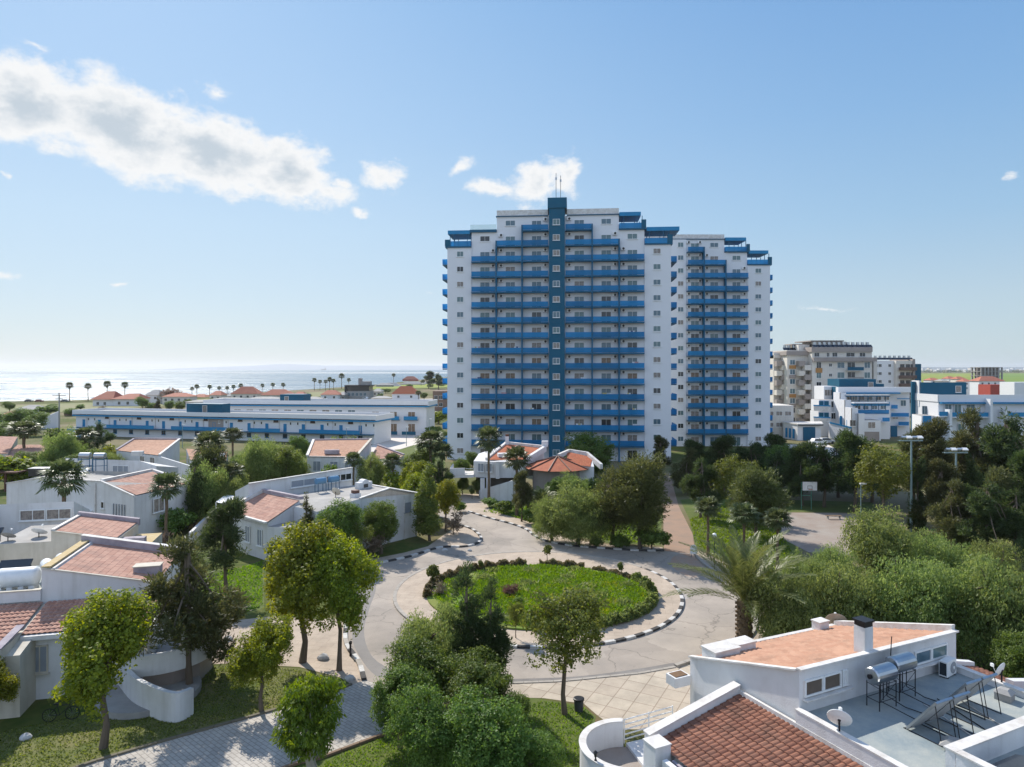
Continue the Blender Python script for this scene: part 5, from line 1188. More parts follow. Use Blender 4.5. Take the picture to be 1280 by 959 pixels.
b=MB(); b.bx(-.24,.24,-.24,.24,0,.16,concrete); b.build('base',T,True); b=MB(); b.add([(-.4,-.4,.161),(.4,-.4,.161),(.4,.4,.161),(-.4,.4,.161),(-.16,-.16,.36),(.16,-.16,.36),(.16,.16,.36),(-.16,.16,.36)],[(0,1,5,4),(1,2,6,5),(2,3,7,6),(3,0,4,7),(4,5,6,7),(3,2,1,0)],concrete); b.build('cap',T,True)
T=on7('roof_vent',8.6,-2.8,DZ,'grey vent box beside the small right satellite dish','roof vent',rot=.2)
b=MB(); b.bx(-.28,.28,-.28,.28,0,.3,concrete); b.build('base',T,True); b=MB(); b.add([(-.32,-.32,.301),(.32,-.32,.301),(.32,.32,.301),(-.32,.32,.301),(-.15,-.15,.45),(.15,-.15,.45),(.15,.15,.45),(-.15,.15,.45)],[(0,1,5,4),(1,2,6,5),(2,3,7,6),(3,0,4,7),(4,5,6,7),(3,2,1,0)],concrete); b.build('cap',T,True)
b=MB(); 
for k in range(3):
    P=h7(4.2+.9*k,-4.6,DZ+.03); Q=h7(5.2+.9*k,-1.6,DZ+.03); b.tube([P,Q],.02,[coping_m,blackp,coping_m][k],5)
b.tube([h7(4.9,-.3,DZ+.03),h7(5.1,-.3,6.7)],.02,darkmetal,5); b.build('roof_pipe',H7)
b=MB(); c=h7(5.15,-4.4); 
# dark flat panel in the near roof pocket
T=on7('solar_panel',3.4,-6.0,DZ,'dark panel lying in the roof pocket at the bottom right corner','solar panel')
b=MB(); b.box((0,0,.35),(1.6,1.0,.06),pane_dark,rx=-.35); b.build('glazing',T,True); b=MB(); b.box((0,0,.31),(1.7,1.1,.05),darkmetal,rx=-.35); b.build('frame',T,True)
# ---- curved terrace wall, gate and lantern
TW=thing('terrace_wall',(4.9,28.6,0),'curved white wall around a small round terrace beside the foreground house','wall')
b=MB(); cxx,cyy=4.9,28.6; vs=[]; n=40
prof=[]
for i in range(n+1):
    t=R(88)+R(188)*i/n; ro,ri=2.05,1.82
    zt=2.25 if i<n*.8 else 2.25
    for (r_,z_) in ((ro,0),(ro,zt),(ri,zt),(ri,0)): vs.append((cxx+r_*math.cos(t),cyy+r_*math.sin(t),z_))
fs=[]
for i in range(n):
    for j in range(3): fs.append((4*i+j,4*i+j+1,4*(i+1)+j+1,4*(i+1)+j))
fs += [(0,1,2,3),(4*n+3,4*n+2,4*n+1,4*n)]
b.add(vs,fs,white); b.build('wall',TW)
b=MB(); vs=[]
for i in range(n+1):
    t=R(88)+R(188)*i/n
    for (r_,z_) in ((2.09,2.253),(2.09,2.30),(1.78,2.30),(1.78,2.253)): vs.append((cxx+r_*math.cos(t),cyy+r_*math.sin(t),z_))
fs=[]
for i in range(n):
    for j in range(4): fs.append((4*i+j,4*i+(j+1)%4,4*(i+1)+(j+1)%4,4*(i+1)+j))
b.add(vs,fs,coping_m); b.build('coping',TW)
b=MB(); b.prism([(cxx+1.8*math.cos(2*math.pi*i/30),cyy+1.8*math.sin(2*math.pi*i/30)) for i in range(30)],1.15,0,gravel); b.build('terrace_floor',TW)
b=MB(); b.prism([(4.9,26.6),(8.2,28),(7.6,31.5),(5.1,30.5),(5.6,28.5)],1.28,0,white); b.build('terrace_step',TW)
GT=thing('gate',(5.0,30.6,1.15),'white metal gate of horizontal bars between curved wall and house','gate')
b=MB(); 
g0=Vector((5.05,30.7)); g1=Vector((7.5,31.9))
for z in (1.3,1.52,1.74,1.96,2.18): b.wall(g0,g1,.03,z,z+.05,whitep)
b.build('bar',GT)
b=MB(); 
for t in (0,.5,1): c=g0.lerp(g1,t); b=MB(); b.box((c.x,c.y,1.7),(.05,.05,1.1),whitep); b.build('post',GT)
LT=thing('lantern',(3.35,27.35,2.30),'small black lantern on top of the curved terrace wall','lantern')
b=MB(); b.lathe((0,0,0),[(.06,0),(.03,.08),(.03,.14)],blackp,8); b.lathe((0,0,.32),[(.10,0),(.02,.08)],blackp,6); b.build('frame',LT,True); b=MB(); b.lathe((0,0,.14),[(.05,0),(.08,.18)],pane_dark,6); b.build('glass',LT,True)

# ---- nearest house at left
AL=R(14)
o6=W(52,752,4.3); h6,_,_=frame(o6,AL)
H6=thing('house',(o6[0],o6[1],0),'nearest left house with pink tiled roofs, blue shaded upper wall and curved stair walls','house')
b=MB(); b.prism([h6(0,0),h6(6.2,0),h6(6.2,6.6),h6(0,6.6)],[6.25,4.95,4.95,6.25],0,white); b.build('upper_wall',H6)
tile_roof('upper_roof',h6(.75,.12,6.10),h6(.75,6.4,6.10),h6(6.2,6.4,5.0),h6(6.2,.12,5.0),tile_pink,H6,rib=.22,course=.36,amp=.009)
b=MB(); cope(b,h6(.0,6.5,6.25),h6(6.3,6.5,5.0),.42,.42,grey_cop,.2); cope(b,h6(.0,6.5,6.675),h6(6.3,6.5,5.425),.46,.04,coping_m); o=b.build('back_coping',H6)
b=MB(); cope(b,h6(.22,.0,6.25),h6(.22,6.3,6.25),.5,.10,ochre); cope(b,h6(.62,.0,6.1),h6(.62,6.3,6.1),.14,.13,coping_m); cope(b,h6(0,-.02,6.25),h6(6.2,-.02,4.955),.14,.05,cream); b.build('side_coping',H6)
c=h6(5.3,1.6); b=MB(); b.box((c[0],c[1],5.35),(1.5,.75,.55),grey_cop,rz=AL); b.box((c[0],c[1],5.65),(1.6,.9,.05),cream,rz=AL); b.build('skylight_upstand',H6)
# deck at its left, with tanks
b=MB(); b.prism([h6(-8,0),h6(-.003,0),h6(-.003,6.6),h6(-8,6.6)],4.75,0,white,deckm); b.build('roof_deck',H6)
b=MB(); b.wall(h6(-8,-.02),h6(-.003,-.02),.25,4.4,5.0,white); cope(b,h6(-8,-.02,5.0),h6(-.003,-.02,5.0),.32,.06,cream); b.build('parapet',H6)
c=h6(-.35,-.3); b=MB(); b.prism([h6(-8,-.15),h6(1,-.15),h6(1,-5.3),h6(-8,-5.3)],[4.2,4.2,3.2,3.2],0,cream); b.build('lower_wall',H6)
tile_roof('lower_roof',h6(-8,-.15,4.3),h6(.15,-.15,4.3),h6(.15,-5.7,3.25),h6(-8,-5.7,3.25),tile_pink,H6,rib=.26,course=.40,amp=.05)
tile_roof('lower_roof',h6(.35,-.15,4.3),h6(6.5,-.15,4.3),h6(6.5,-3.6,3.62),h6(.35,-3.6,3.62),tile_pink,H6,rib=.26,course=.40,amp=.05)
b=MB(); b.prism([h6(.25,-.1),h6(6.4,-.1),h6(6.4,-3.4),h6(.25,-3.4)],[4.2,4.2,3.5,3.5],0,white); b.build('lower_wall',H6)
b=MB(); b.wall(h6(.2,-5.9),h6(.2,-3.2),.35,3.2,3.75,cream); cope(b,h6(.2,-5.9,3.75),h6(.2,-3.2,4.0),.4,.08,grey_cop)
cope(b,h6(-8,-5.75,3.1),h6(.35,-5.75,3.1),.2,.12,cream,.1); cope(b,h6(.4,-3.7,3.48),h6(6.5,-3.7,3.48),.3,.14,coping_m,.1); b.build('eave_coping',H6)
for (a,bb,z,w_,h_) in ((1.2,-3.41,2.2,.8,1.5),(3.5,-3.41,2.2,1.1,1.3)):
    c=h6(a,bb-.004); put_window(H6,(c[0],c[1],z),w_,h_,AL,frame=cream,pane=shutter)
b=MB(); b.prism([h6(-8,-5.3),h6(-1.2,-5.3),h6(-1.2,-5.75),h6(-8,-5.75)],2.2,.6,cream); b.build('wall_bay',H6)
# roof terrace pergola and its curved wall
PG=thing('pergola',(*h6(7.2,-.6),2.9),'white slatted pergola over the terrace of the nearest left house','pergola')
b=MB()
for k in range(6): b.wall(h6(4.2+.85*k,-.2),h6(4.2+.85*k,-3.6),.07,3.55,3.67,whitep)
for bb in (-.3,-2.0,-3.5): b.wall(h6(4.0,bb),h6(8.7,bb),.09,3.42,3.545,whitep)
b.build('slat',PG)
b=MB()
for a,bb in ((8.4,-.3),(8.4,-3.5),(6.4,-3.5)): c=h6(a,bb); b=MB(); b.box((c[0],c[1],1.7),(.14,.14,3.4),whitep); b.build('post',PG)
b=MB(); b.prism([h6(6.5,0),h6(9.2,0),h6(9.6,-1.5),h6(9.2,-3.2),h6(8,-4.0),h6(6.5,-4.2)],1.25,0,beige_dk,concrete); b.build('terrace',H6)
def arcwall(parent,name,c,r,t0,t1,z0,za,zb,mat,th=.22,n=20):
    b=MB(); vs=[]
    for i in range(n+1):
        t=R(t0+(t1-t0)*i/n); z=za+(zb-za)*i/n
        for (r_,z_) in ((r,z0),(r,z),(r-th,z),(r-th,z0)): vs.append((c[0]+r_*math.cos(t),c[1]+r_*math.sin(t),z_))
    fs=[]
    for i in range(n):
        for j in range(4): fs.append((4*i+j,4*i+(j+1)%4,4*(i+1)+(j+1)%4,4*(i+1)+j))
    fs += [(0,1,2,3),(4*n+3,4*n+2,4*n+1,4*n)]
    b.add(vs,fs,mat); return b.build(name,parent)
c=h6(6.8,-1.6); arcwall(H6,'curved_wall',c,3.2,-95,25,1.25,2.35,2.45,white)
st=W3(232,905); 
b=MB(); p0=W(165,880); p1=W(236,902)
SW=thing('stair_wall',(p0[0],p0[1],0),'low sweeping white stair wall on the lawn by the nearest left house','wall')
pts=[W(150,862),W(168,884),W(195,897),W(220,902),W(240,893)]
pts=[Vector(q) for q in catmull(pts,6)]
vs=[]; m_=len(pts)
for i,q in enumerate(pts):
    dd_=(pts[min(i+1,m_-1)]-pts[max(i-1,0)]).normalized(); nn_=Vector((-dd_.y,dd_.x))*.12; zt_=1.75-.35*i/(m_-1)
    vs += [(q.x-nn_.x,q.y-nn_.y,0),(q.x-nn_.x,q.y-nn_.y,zt_),(q.x+nn_.x,q.y+nn_.y,zt_),(q.x+nn_.x,q.y+nn_.y,0)]
fs=[(0,1,2,3),(4*m_-1,4*m_-2,4*m_-3,4*m_-4)]
for i in range(m_-1):
    for j in range(4): fs.append((4*i+j,4*i+(j+1)%4,4*(i+1)+(j+1)%4,4*(i+1)+j))
b.add(vs,fs,white)
b.build('wall',SW)
b=MB(); st0=W(190,880); b.lathe((st0[0]-.6,st0[1]+.9,0),[(2.6,0),(2.6,.35)],concrete,30); b.build('step',SW)
BT=thing('big_water_tank',(*h6(-1.9,1.6),4.75),'large white horizontal plastic water tank on the flat roof at far left','water tank',rz=AL) if False else thing('water_tank',(*h6(-1.75,1.3),4.75),'large white horizontal plastic water tank on the flat roof at far left','water tank',rz=AL)
b=MB(); b.lathe((0,0,.72),[(.3,-1.12),(.52,-1.06),(.58,-.9),(.58,.9),(.52,1.06),(.3,1.12)],whitep,20,'x'); b.smooth=True; b.build('tank',BT,True)
b=MB(); 
for x in (-.85,-.3,.3,.85): b.box((x,0,.12),(.28,.8,.24),whitep)
b.build('foot',BT,True)
for i,(a,bb) in enumerate(((-.75,2.9),(-.35,4.1))):
    T=thing('water_tank',(*h6(a,bb),4.75),['white domed hot water cylinder just left of the pink upper roof, front one','white domed hot water cylinder just left of the pink upper roof, back one'][i],'water tank',rz=AL+.5)
    b=MB(); b.lathe((0,0,.9),[(.2,-.55),(.36,-.5),(.36,.5),(.2,.55)],whitep,18,'y'); b.build('tank',T,True)
    b=MB(); 
    for sx in (-.25,.25):
        for sy in (-.4,.4): b.tube([(sx,sy,0),(sx,sy,.75)],.02,metal,5)
    b.build('stand',T,True)
for i,(a,bb) in enumerate(((-3.2,4.2),(-5.2,4.2))):
    T=thing('solar_panel',(*h6(a,bb),4.75),['dark sloping solar collector behind the large white tank','dark sloping solar collector at the left picture edge'][i],'solar panel',rz=AL)
    b=MB(); b.box((0,0,.45),(1.8,1.6,.08),pane_dark,rx=.6); b.build('glazing',T,True); b=MB(); b.box((0,.5,.35),(1.7,.06,.7),metal); b.build('stand',T,True)
# bicycle against the wall
bx_,by_=W(76,901); BK=thing('bicycle',(bx_,by_,0),'dark bicycle leaning against the shaded cream wall at left','bicycle',rz=R(14))
def ring(b,c,r,tr,mat,n=22,m=6):
    vs=[];fs=[]
    for i in range(n):
        t=2*math.pi*i/n
        for j in range(m):
            q=2*math.pi*j/m; rr_=r+tr*math.cos(q); vs.append((c[0]+rr_*math.cos(t),c[1]+tr*math.sin(q),c[2]+rr_*math.sin(t)))
    for i in range(n):
        for j in range(m): fs.append((i*m+j,((i+1)%n)*m+j,((i+1)%n)*m+(j+1)%m,i*m+(j+1)%m))
    b.add(vs,fs,mat)
for x in (-.52,.52):
    b=MB(); ring(b,(x,0,.34),.32,.022,blackp); 
    for k in range(6): t=math.pi*k/6; b.tube([(x-.31*math.cos(t),0,.34-.31*math.sin(t)),(x+.31*math.cos(t),0,.34+.31*math.sin(t))],.003,metal,3)
    b.build('wheel',BK,True)
b=MB()
for P,Q in (((-.52,0,.34),(-.05,0,.30)),((-.05,0,.30),(-.17,0,.82)),((-.17,0,.78),(.36,0,.80)),((-.05,0,.30),(.38,0,.72)),((-.52,0,.34),(-.17,0,.76)),((.52,0,.34),(.36,0,.92))): b.tube([P,Q],.018,darkmetal,6)
b.build('frame',BK,True)
b=MB(); b.box((-.19,0,.88),(.24,.12,.05),blackp); b.build('saddle',BK,True)
b=MB(); b.tube([(.36,-.28,.98),(.34,-.1,1.0),(.34,.1,1.0),(.36,.28,.98)],.014,blackp,5); b.build('handlebar',BK,True)

# ---- house behind it
o=W(68,664,6.0); g6,_,_=frame((-33.9,50.2),R(14))
H6B=thing('house',(-33.9,50.2,0),'cream house with faded tile roof behind the nearest left house','house')
b=MB(); b.prism([g6(0,0),g6(4.4,0),g6(4.4,5.4),g6(0,5.4)],[6.05,5.2,5.2,6.05],0,cream); b.build('upper_wall',H6B)
tile_roof('upper_roof',g6(.3,.1,6.05),g6(.3,5.3,6.05),g6(4.35,5.3,5.3),g6(4.35,.1,5.3),tile_pink,H6B,rib=.3,course=.4,amp=.009)
b=MB(); cope(b,g6(0,5.4,6.05),g6(4.5,5.4,5.25),.4,.35,grey_cop,.2); cope(b,g6(.1,0,6.07),g6(.1,5.3,6.07),.25,.12,coping_m); cope(b,g6(0,-.02,6.05),g6(4.4,-.02,5.22),.14,.06,cream); b.build('coping',H6B)
b=MB(); b.prism([g6(-3.6,0),g6(-.003,0),g6(-.003,6),g6(-3.6,6)],5.3,0,cream,roofgrey); b.build('side_wing',H6B)
b=MB(); b.prism([g6(-9.5,.6),g6(-3.61,.6),g6(-3.61,6),g6(-9.5,6)],4.7,0,white,roofgrey); b.build('side_wing',H6B)
for a in (-5.4,-4.3,-7.5): c=g6(a,.594); put_window(H6B,(c[0],c[1],3.6),.9,1.5,R(14),pane=pane_curt)
b=MB(); b.prism([g6(-9.5,8.2),g6(-1.3,8.2),g6(-1.3,12),g6(-9.5,12)],[6.75,6.75,5.3,5.3],0,white); b.build('clerestory_wall',H6B)
for a,w_ in ((-4.35,1.9),(-2.4,1.9),(-8,2.2)): c=g6(a,8.19); put_window(H6B,(c[0],c[1],5.75),w_,.9,R(14),pane=random.choice([shutter,pane_curt]))
b=MB(); b.prism([g6(4.41,.5),g6(6.3,.5),g6(6.3,5),g6(4.41,5)],4.4,0,cream,ochre); b.build('side_wing',H6B)
c=g6(5.2,1.2); b=MB(); b.box((c[0],c[1],4.7),(1.6,.7,.6),grey_cop,rz=R(14)); b.build('skylight_upstand',H6B)
for i,(a,bb,r_) in enumerate(((-3.1,.8,.5),(-1.4,1.6,.55))):
    x,y=g6(a,bb); dish('satellite_dish',(x,y,5.3),['grey satellite dish tipped up on the cream house roof, left of two','white satellite dish tipped up on the cream house roof, right of two'][i],R(180),R(-55),r_,.35,matd=concrete if i==0 else whitep)
T=thing('solar_panel',(*g6(-6.5,2.6),4.7),'dark solar collectors on the roof left of the cream house','solar panel',rz=R(14)); b=MB(); b.box((0,0,.6),(4.2,1.8,.08),pane_dark,rx=.6); b.build('glazing',T,True); b=MB(); b.box((-1.9,.6,.35),(.06,.06,1.3),metal); b.build('stand',T,True); b=MB(); b.box((1.9,.6,.35),(.06,.06,1.3),metal); b.build('stand',T,True)
T=thing('water_tank',(*g6(-8.2,7.2),5.6),'blue grey tank against the clerestory wall at the left edge','water tank'); b=MB(); b.lathe((0,0,.7),[(.3,-.8),(.55,-.75),(.55,.75),(.3,.8)],metal,16,'x'); b.build('tank',T,True); b=MB(); b.box((0,0,-.3),(1.2,.8,1.4),darkmetal); b.build('stand',T,True)

# ---- large white house, left middle
H2=thing('house',(-47,72,0),'large white gabled house with a fan palm in front of its wall, left middle','house')
fw=[(-56.3,76),(-51.9,74.6),(-43.5,72.2),(-38.9,70.2)]
b=MB(); b.prism(fw+[(-36.8,77.5),(-41,79.5),(-56,86)],[5.2,6.0,6.05,4.85,4.85,5.9,5.2],0,white,roofgrey); b.build('wall',H2)
b=MB(); b.prism([(-57.5,87.9),(-47.2,86.4),(-44.6,85.6),(-44,90),(-57,93)],[6.5,6.35,5.8,5.0,5.2],0,white); b.build('clerestory_wall',H2)
for (x0,x1) in ((-56.4,-53.6),(-50.9,-48.6)):
    put_window(H2,((x0+x1)/2,87.9-(((x0+x1)/2+57.5)*.1456)-.01,5.2),x1-x0,1.0,math.atan2(-1.5,10.3),pane=shutter,div=3)
tile_roof('tile_roof',(-43.4,72.8,6.0),(-41.9,79.6,6.0),(-37.0,77.6,4.95),(-38.8,70.5,4.95),tile_pink,H2,rib=.3,course=.4,amp=.009)
b=MB(); cope(b,(-43.6,72.5,6.02),(-42.2,80.0,6.02),.35,.25,coping_m); cope(b,(-42.2,80,6.02),(-37,77.9,5.0),.35,.25,coping_m); cope(b,(-43.5,72.2,6.06),(-38.9,70.2,4.86),.2,.12,coping_m); cope(b,(-51.9,74.6,6.01),(-43.5,72.2,6.06),.2,.1,coping_m); cope(b,(-56.3,76,5.21),(-51.9,74.6,6.01),.2,.1,coping_m); b.build('coping',H2)
d_=V2(fw[3])-V2(fw[2]); rz_=math.atan2(d_.y,d_.x); dd_=d_.normalized()
c=V2(fw[2])+dd_*.3; put_window(H2,(c.x,c.y-.01,3.6),.55,.75,rz_,pane=pane_dark,div=1)
c=V2(fw[2])+dd_*2.9; 
b=MB(); 
for k in range(5): cc=V2(fw[2])+dd_*(2.0+.42*k); b.wall(cc-dd_*.04-Vector((0,.08)),cc+dd_*.04-Vector((0,.08)),.08,2.6,3.9,shutter)
a_=V2(fw[2])+dd_*1.9; e_=V2(fw[2])+dd_*3.8; b.wall(a_-Vector((0,.1)),e_-Vector((0,.1)),.16,2.5,2.6,white); b.build('window_bars',H2)
b=MB(); b.wall((-44.2,72.28),(-44.1,72.25),.12,0,5.9,coping_m); b.build('downpipe',H2)
b=MB(); b.wall((-48.5,73.3),(-44.6,72.3),.8,2.2,2.9,white); b.build('canopy',H2)
put_window(H2,(-37.9,73.2,3.4),1.5,1.5,R(73),pane=pane_curt)
for i,(x,y) in enumerate(((-52.9,84.6),(-50.9,84.3))):
    T=thing('water_tank',(x,y,5.5),['blue grey hot water tank on a frame on the large white house, left of two','blue grey hot water tank on a frame on the large white house, right of two'][i],'water tank')
    b=MB(); b.lathe((0,0,1.75),[(.2,-.7),(.36,-.65),(.36,.65),(.2,.7)],metal,14,'x'); b.build('tank',T,True)
    b=MB(); 
    for sx in (-.7,.7):
        for sy in (-.3,.3): b.tube([(sx,sy,-.2),(sx,sy,1.5)],.05,navy,5)
    b.tube([(-.7,-.3,1.3),(.7,-.3,1.3)],.05,navy,5); b.tube([(-.7,-.3,.5),(.7,.3,.5)],.03,navy,5); b.build('stand',T,True)
dish('satellite_dish',(-49.7,79,5.75),'white satellite dish lying low on the roof of the large white house',R(20),R(-60),.55,.4)
T=thing('roof_hatch',(-56,81,5.3),'dark rooftop box beside the water tanks of the large white house','hatch'); b=MB(); b.bx(-1,1.6,-.6,.6,0,.9,pane_dark); b.build('box',T,True); b=MB(); b.bx(-1.05,1.65,-.65,.65,.902,.96,coping_m); b.build('lid',T,True)
# pergola right of it
P2=thing('pergola',(-38,84,0),'pale flat pergola beam on posts right of the large white house','pergola')
b=MB(); b.wall((-40.6,85),(-33.5,83),.9,3.9,4.25,coping_m); b.build('beam',P2); b=MB()
for x,y in ((-36.3,83.8),(-34.6,83.3)): b=MB(); b.box((x,y,1.95),(.4,.4,3.9),white); b.build('post',P2)
# ---- far house with tile roof, left
H1=thing('house',(-62,111,0),'white house with square tile roof in front of the front long block, left','house')
A=W3(168,549,5.7); B=W3(224.5,549.5,5.7); C_=W3(199,569.5,4.4); Dd=W3(145.6,563,4.4)
tile_roof('tile_roof',A,B,C_,Dd,tile_orange,H1,rib=.35,course=.45,amp=.02)
b=MB(); b.prism([Dd[:2],C_[:2],B[:2],A[:2]],[4.28,4.28,5.58,5.58],0,white); b.build('wall',H1)
b=MB(); cope(b,A,B,.4,.22,grey_cop); cope(b,B,C_,.35,.2,coping_m); cope(b,A,Dd,.35,.2,grey_cop); b.build('coping',H1)
d_=V2(C_)-V2(Dd); rz_=math.atan2(d_.y,d_.x)
for t in (.62,.85): c=V2(Dd)+d_*t; put_window(H1,(c.x,c.y-.01,3.3),1.3,1.4,rz_,pane=pane_curt)
b=MB(); q=[W(199,569.5,4.4),W(243,583,3.0),W(250,575,3.6),W(224.5,555,5.0)]; b.wall(q[0],q[1],.3,0,4.3,white,2.9); b.wall(q[1],q[2],.3,0,2.9,white,3.2); b.build('side_wall',H1)
x,y=W(172,566,5); b=MB(); b.box((x,y,4.9),(1.6,.8,.7),white,rz=.2); b.build('skylight_upstand',H1)
HX=thing('house',(-55,121,0),'small house with orange tile roof half hidden by palms, right of the square tile roof','house')
A=W3(233,561,4.6); B=W3(285,565,4.6); C_=W3(283,576,3.4); Dd=W3(238,576,3.4)
tile_roof('tile_roof',A,B,C_,Dd,tile_orange,HX,rib=.35,course=.45,amp=.02); b=MB(); b.prism([Dd[:2],C_[:2],B[:2],A[:2]],[3.3,3.3,4.5,4.5],0,white); b.build('wall',HX)
HO=thing('house',(-72,105,0),'low house with pink tile roofs at the left edge behind green shrubs','house')
A=W3(-20,545,5.0); B=W3(22,546,5.0); C_=W3(10,567,4.0); Dd=W3(-35,567,4.0)
tile_roof('tile_roof',A,B,C_,Dd,tile_pink,HO,rib=.35,course=.45,amp=.009); b=MB(); b.prism([Dd[:2],C_[:2],B[:2],A[:2]],[3.9,3.9,4.9,4.9],0,cream); b.build('wall',HO)
A=W3(22,556,4.4); B=W3(56,556,4.4); C_=W3(56,571,3.6); Dd=W3(6,571,3.6)
tile_roof('tile_roof',A,B,C_,Dd,tile_pink,HO,rib=.35,course=.45,amp=.009); b=MB(); b.prism([Dd[:2],C_[:2],B[:2],A[:2]],[3.5,3.5,4.3,4.3],0,cream); b.build('wall',HO)
BP=thing('pergola',(-52,80,0),'dark brown flat pergola at the left picture edge','pergola')
b=MB(); x0,y0=W(-20,590,2.9); x1,_=W(24,590,2.9); b.bx(x0,x1,y0-.5,y0+2.5,2.75,2.95,redwall if False else mk('brown_timber',(.12,.06,.04))); b.build('roof',BP)
b=MB(); b.bx(xx(5,y0),xx(5,y0)+.25,y0,y0+.25,0,2.748,MATS['brown_timber']); b.build('post',BP)
# ---- terraced house, centre left (shaded wall)
o=W(522,670); A3r=math.atan2(6.5,5.5)
g3,E1,E2=frame((-10.2,73.5),A3r)
H3=thing('house',(-10.2,73.5,0),'white house with long shaded wall and pink tile roof behind the tall yellow green trees','house')
b=MB(); b.prism([g3(-12.5,0),g3(-7.6,0),g3(-3.9,0),g3(0,0),g3(0,9.5),g3(-12.5,9.5)],[4.6,5.1,5.6,4.56,4.56,4.6],0,white,roofgrey); b.build('wall',H3)
b=MB(); cope(b,g3(-7.6,0,5.1),g3(-3.9,0,5.6),.3,.1,coping_m); cope(b,g3(-3.9,0,5.6),g3(0,0,4.56),.3,.1,coping_m); cope(b,g3(0,0,4.58),g3(0,9.5,4.58),.3,.1,coping_m); b.build('coping',H3)
ua=D3(311,600,70.5); ub=D3(440,600,79.9); uz=6.3
b=MB(); d_=(V2(ub)-V2(ua)).normalized(); n_=Vector((-d_.y,d_.x)); b.prism([V2(ua),V2(ub),V2(ub)+n_*3,V2(ua)+n_*3],[6.1,6.4,5.3,5.0],0,white); b.build('clerestory_wall',H3)
b=MB(); cope(b,(*V2(ua),6.1),(*V2(ub),6.4),.3,.08,coping_m); cope(b,(*(V2(ub)),6.4),(*(V2(ub)+n_*3),5.3),.3,.08,coping_m); b.build('coping',H3)
L_=(V2(ub)-V2(ua)).length; rz_=math.atan2(d_.y,d_.x)
for t,w_,pn in ((.50,3.2,shutter),(.80,1.9,pane_dark),(.93,1.6,pane_dark)):
    c=V2(ua)+d_*L_*t; put_window(H3,(c.x+.01,c.y-.01,5.45),w_,.8,rz_,pane=pn,div=2)
tile_roof('tile_roof',(-26.0,71.3,5.05),(-20.9,67.2,5.05),(-22.9,63.6,3.65),(-28.6,68.6,3.65),tile_pink,H3,rib=.3,course=.4,amp=.009)
b=MB(); b.prism([(-26,71.3),(-20.9,67.2),(-22.9,63.9),(-28.3,68.6)],[4.95,4.95,3.55,3.55],0,white); b.build('wall',H3)
b=MB(); cope(b,(-28.7,68.9,3.7),(-26.1,71.6,5.1),.4,.3,coping_m); cope(b,(-26.1,71.6,5.1),(-20.7,67.3,5.1),.4,.3,grey_cop); cope(b,(-22.9,63.5,3.6),(-28.7,68.5,3.6),.3,.15,coping_m); b.build('coping',H3)
b=MB(); b.prism([(-26.6,67),(-22.9,63.9),(-20.5,63.6),(-19,65.3),(-20.9,67.2)],3.2,0,white,roofgrey); b.build('porch',H3)
put_window(H3,(-23.9,64.68,2.0),.9,1.6,math.atan2(-3.1,3.7),pane=shutter); put_window(H3,(-25.6,66.1,2.0),.9,1.6,math.atan2(-3.1,3.7),pane=shutter)
# doors/shades on the shaded wall
for t,w_,z,h_ in ((-9.4,1.5,1.25,2.3),(-1.4,.9,3.3,1.0)):
    c=g3(t,-.01); put_window(H3,(c[0],c[1],z),w_,h_,A3r,frame=shutter,pane=shutter,div=1)
b=MB(); 
for t in (-5.6,-1.9,-8.0): b=MB(); b.wall(g3(t,-.06),g3(t+.09,-.06),.1,0,4.6,coping_m); b.build('downpipe',H3)
for i,(t,bb) in enumerate(((-6.3,8.6),(-4.6,8.6))):
    T=thing('water_tank',(*g3(t,bb),4.5),['blue hot water tank on the roof behind the long shaded wall, left of two','blue hot water tank on the roof behind the long shaded wall, right of two'][i],'water tank',rz=A3r)
    b=MB(); b.lathe((0,0,1.3),[(.2,-.6),(.34,-.55),(.34,.55),(.2,.6)],mk('tank_blue',(.12,.25,.38),None,1,.4) if 'tank_blue' not in MATS else MATS['tank_blue'],14,'x'); b.build('tank',T,True)
    b=MB()
    for sx in (-.5,.5):
        for sy in (-.3,.3): b.tube([(sx,sy,0),(sx,sy,1.05)],.04,navy,5)
    b.build('stand',T,True)
x,y=g3(-7.6,4); dish('satellite_dish',(x,y,4.6),'cream satellite dish on the roof behind the yellow green trees',R(160),R(-30),.5,.7,matd=cream)
T=thing('roof_hatch',(*g3(-1.6,7.2),4.56),'small arched white roof hatch above the right end of the long shaded wall','hatch',rz=A3r); b=MB(); b.bx(-.9,.9,-.4,.4,0,.7,white); b.lathe((0,0,.5),[(.5,-.41),(.5,.41)],white,14,'y'); b.build('housing',T,True); b=MB(); b.bx(-.3,.3,-.43,-.42,.1,.5,pane_dark); b.build('opening',T,True)
T=thing('chimney',(*g3(-7.0,1.5),4.4),'short white chimney with brown cap above the shaded wall','chimney',rz=A3r); b=MB(); b.bx(-.4,.4,-.4,.4,0,1.0,white); b.build('stack',T,True); b=MB(); b.bx(-.3,.3,-.3,.3,1.002,1.3,redp); b.build('cap',T,True)
# white awning left of it
T=thing('awning',(-31,69,0),'white tent-like awning at the left corner of the pink tile roof','awning'); p=[W3(270,628,3.3),W3(292,633,3.1),W3(305,622,3.6),W3(282,619,3.6)]; b=MB(); b.add([*p,*[v+Vector((0,0,.06)) for v in p]],[(3,2,1,0),(4,5,6,7),(0,1,5,4),(1,2,6,5),(2,3,7,6),(3,0,4,7)],whitep); b.build('fabric',T); b=MB()
for v in p[:2]: b=MB(); b.tube([(v.x,v.y,0),(v.x,v.y,v.z)],.06,whitep,6); b.build('post',T)
GW=thing('garden_wall',(-32,63,0),'pale sloping garden wall left of the awning','wall'); b=MB(); b.wall(W(238,680),W(262,655),.3,0,1.2,white); b.wall(W(262,655),W(272,648),.3,0,1.5,white); b.build('wall',GW)
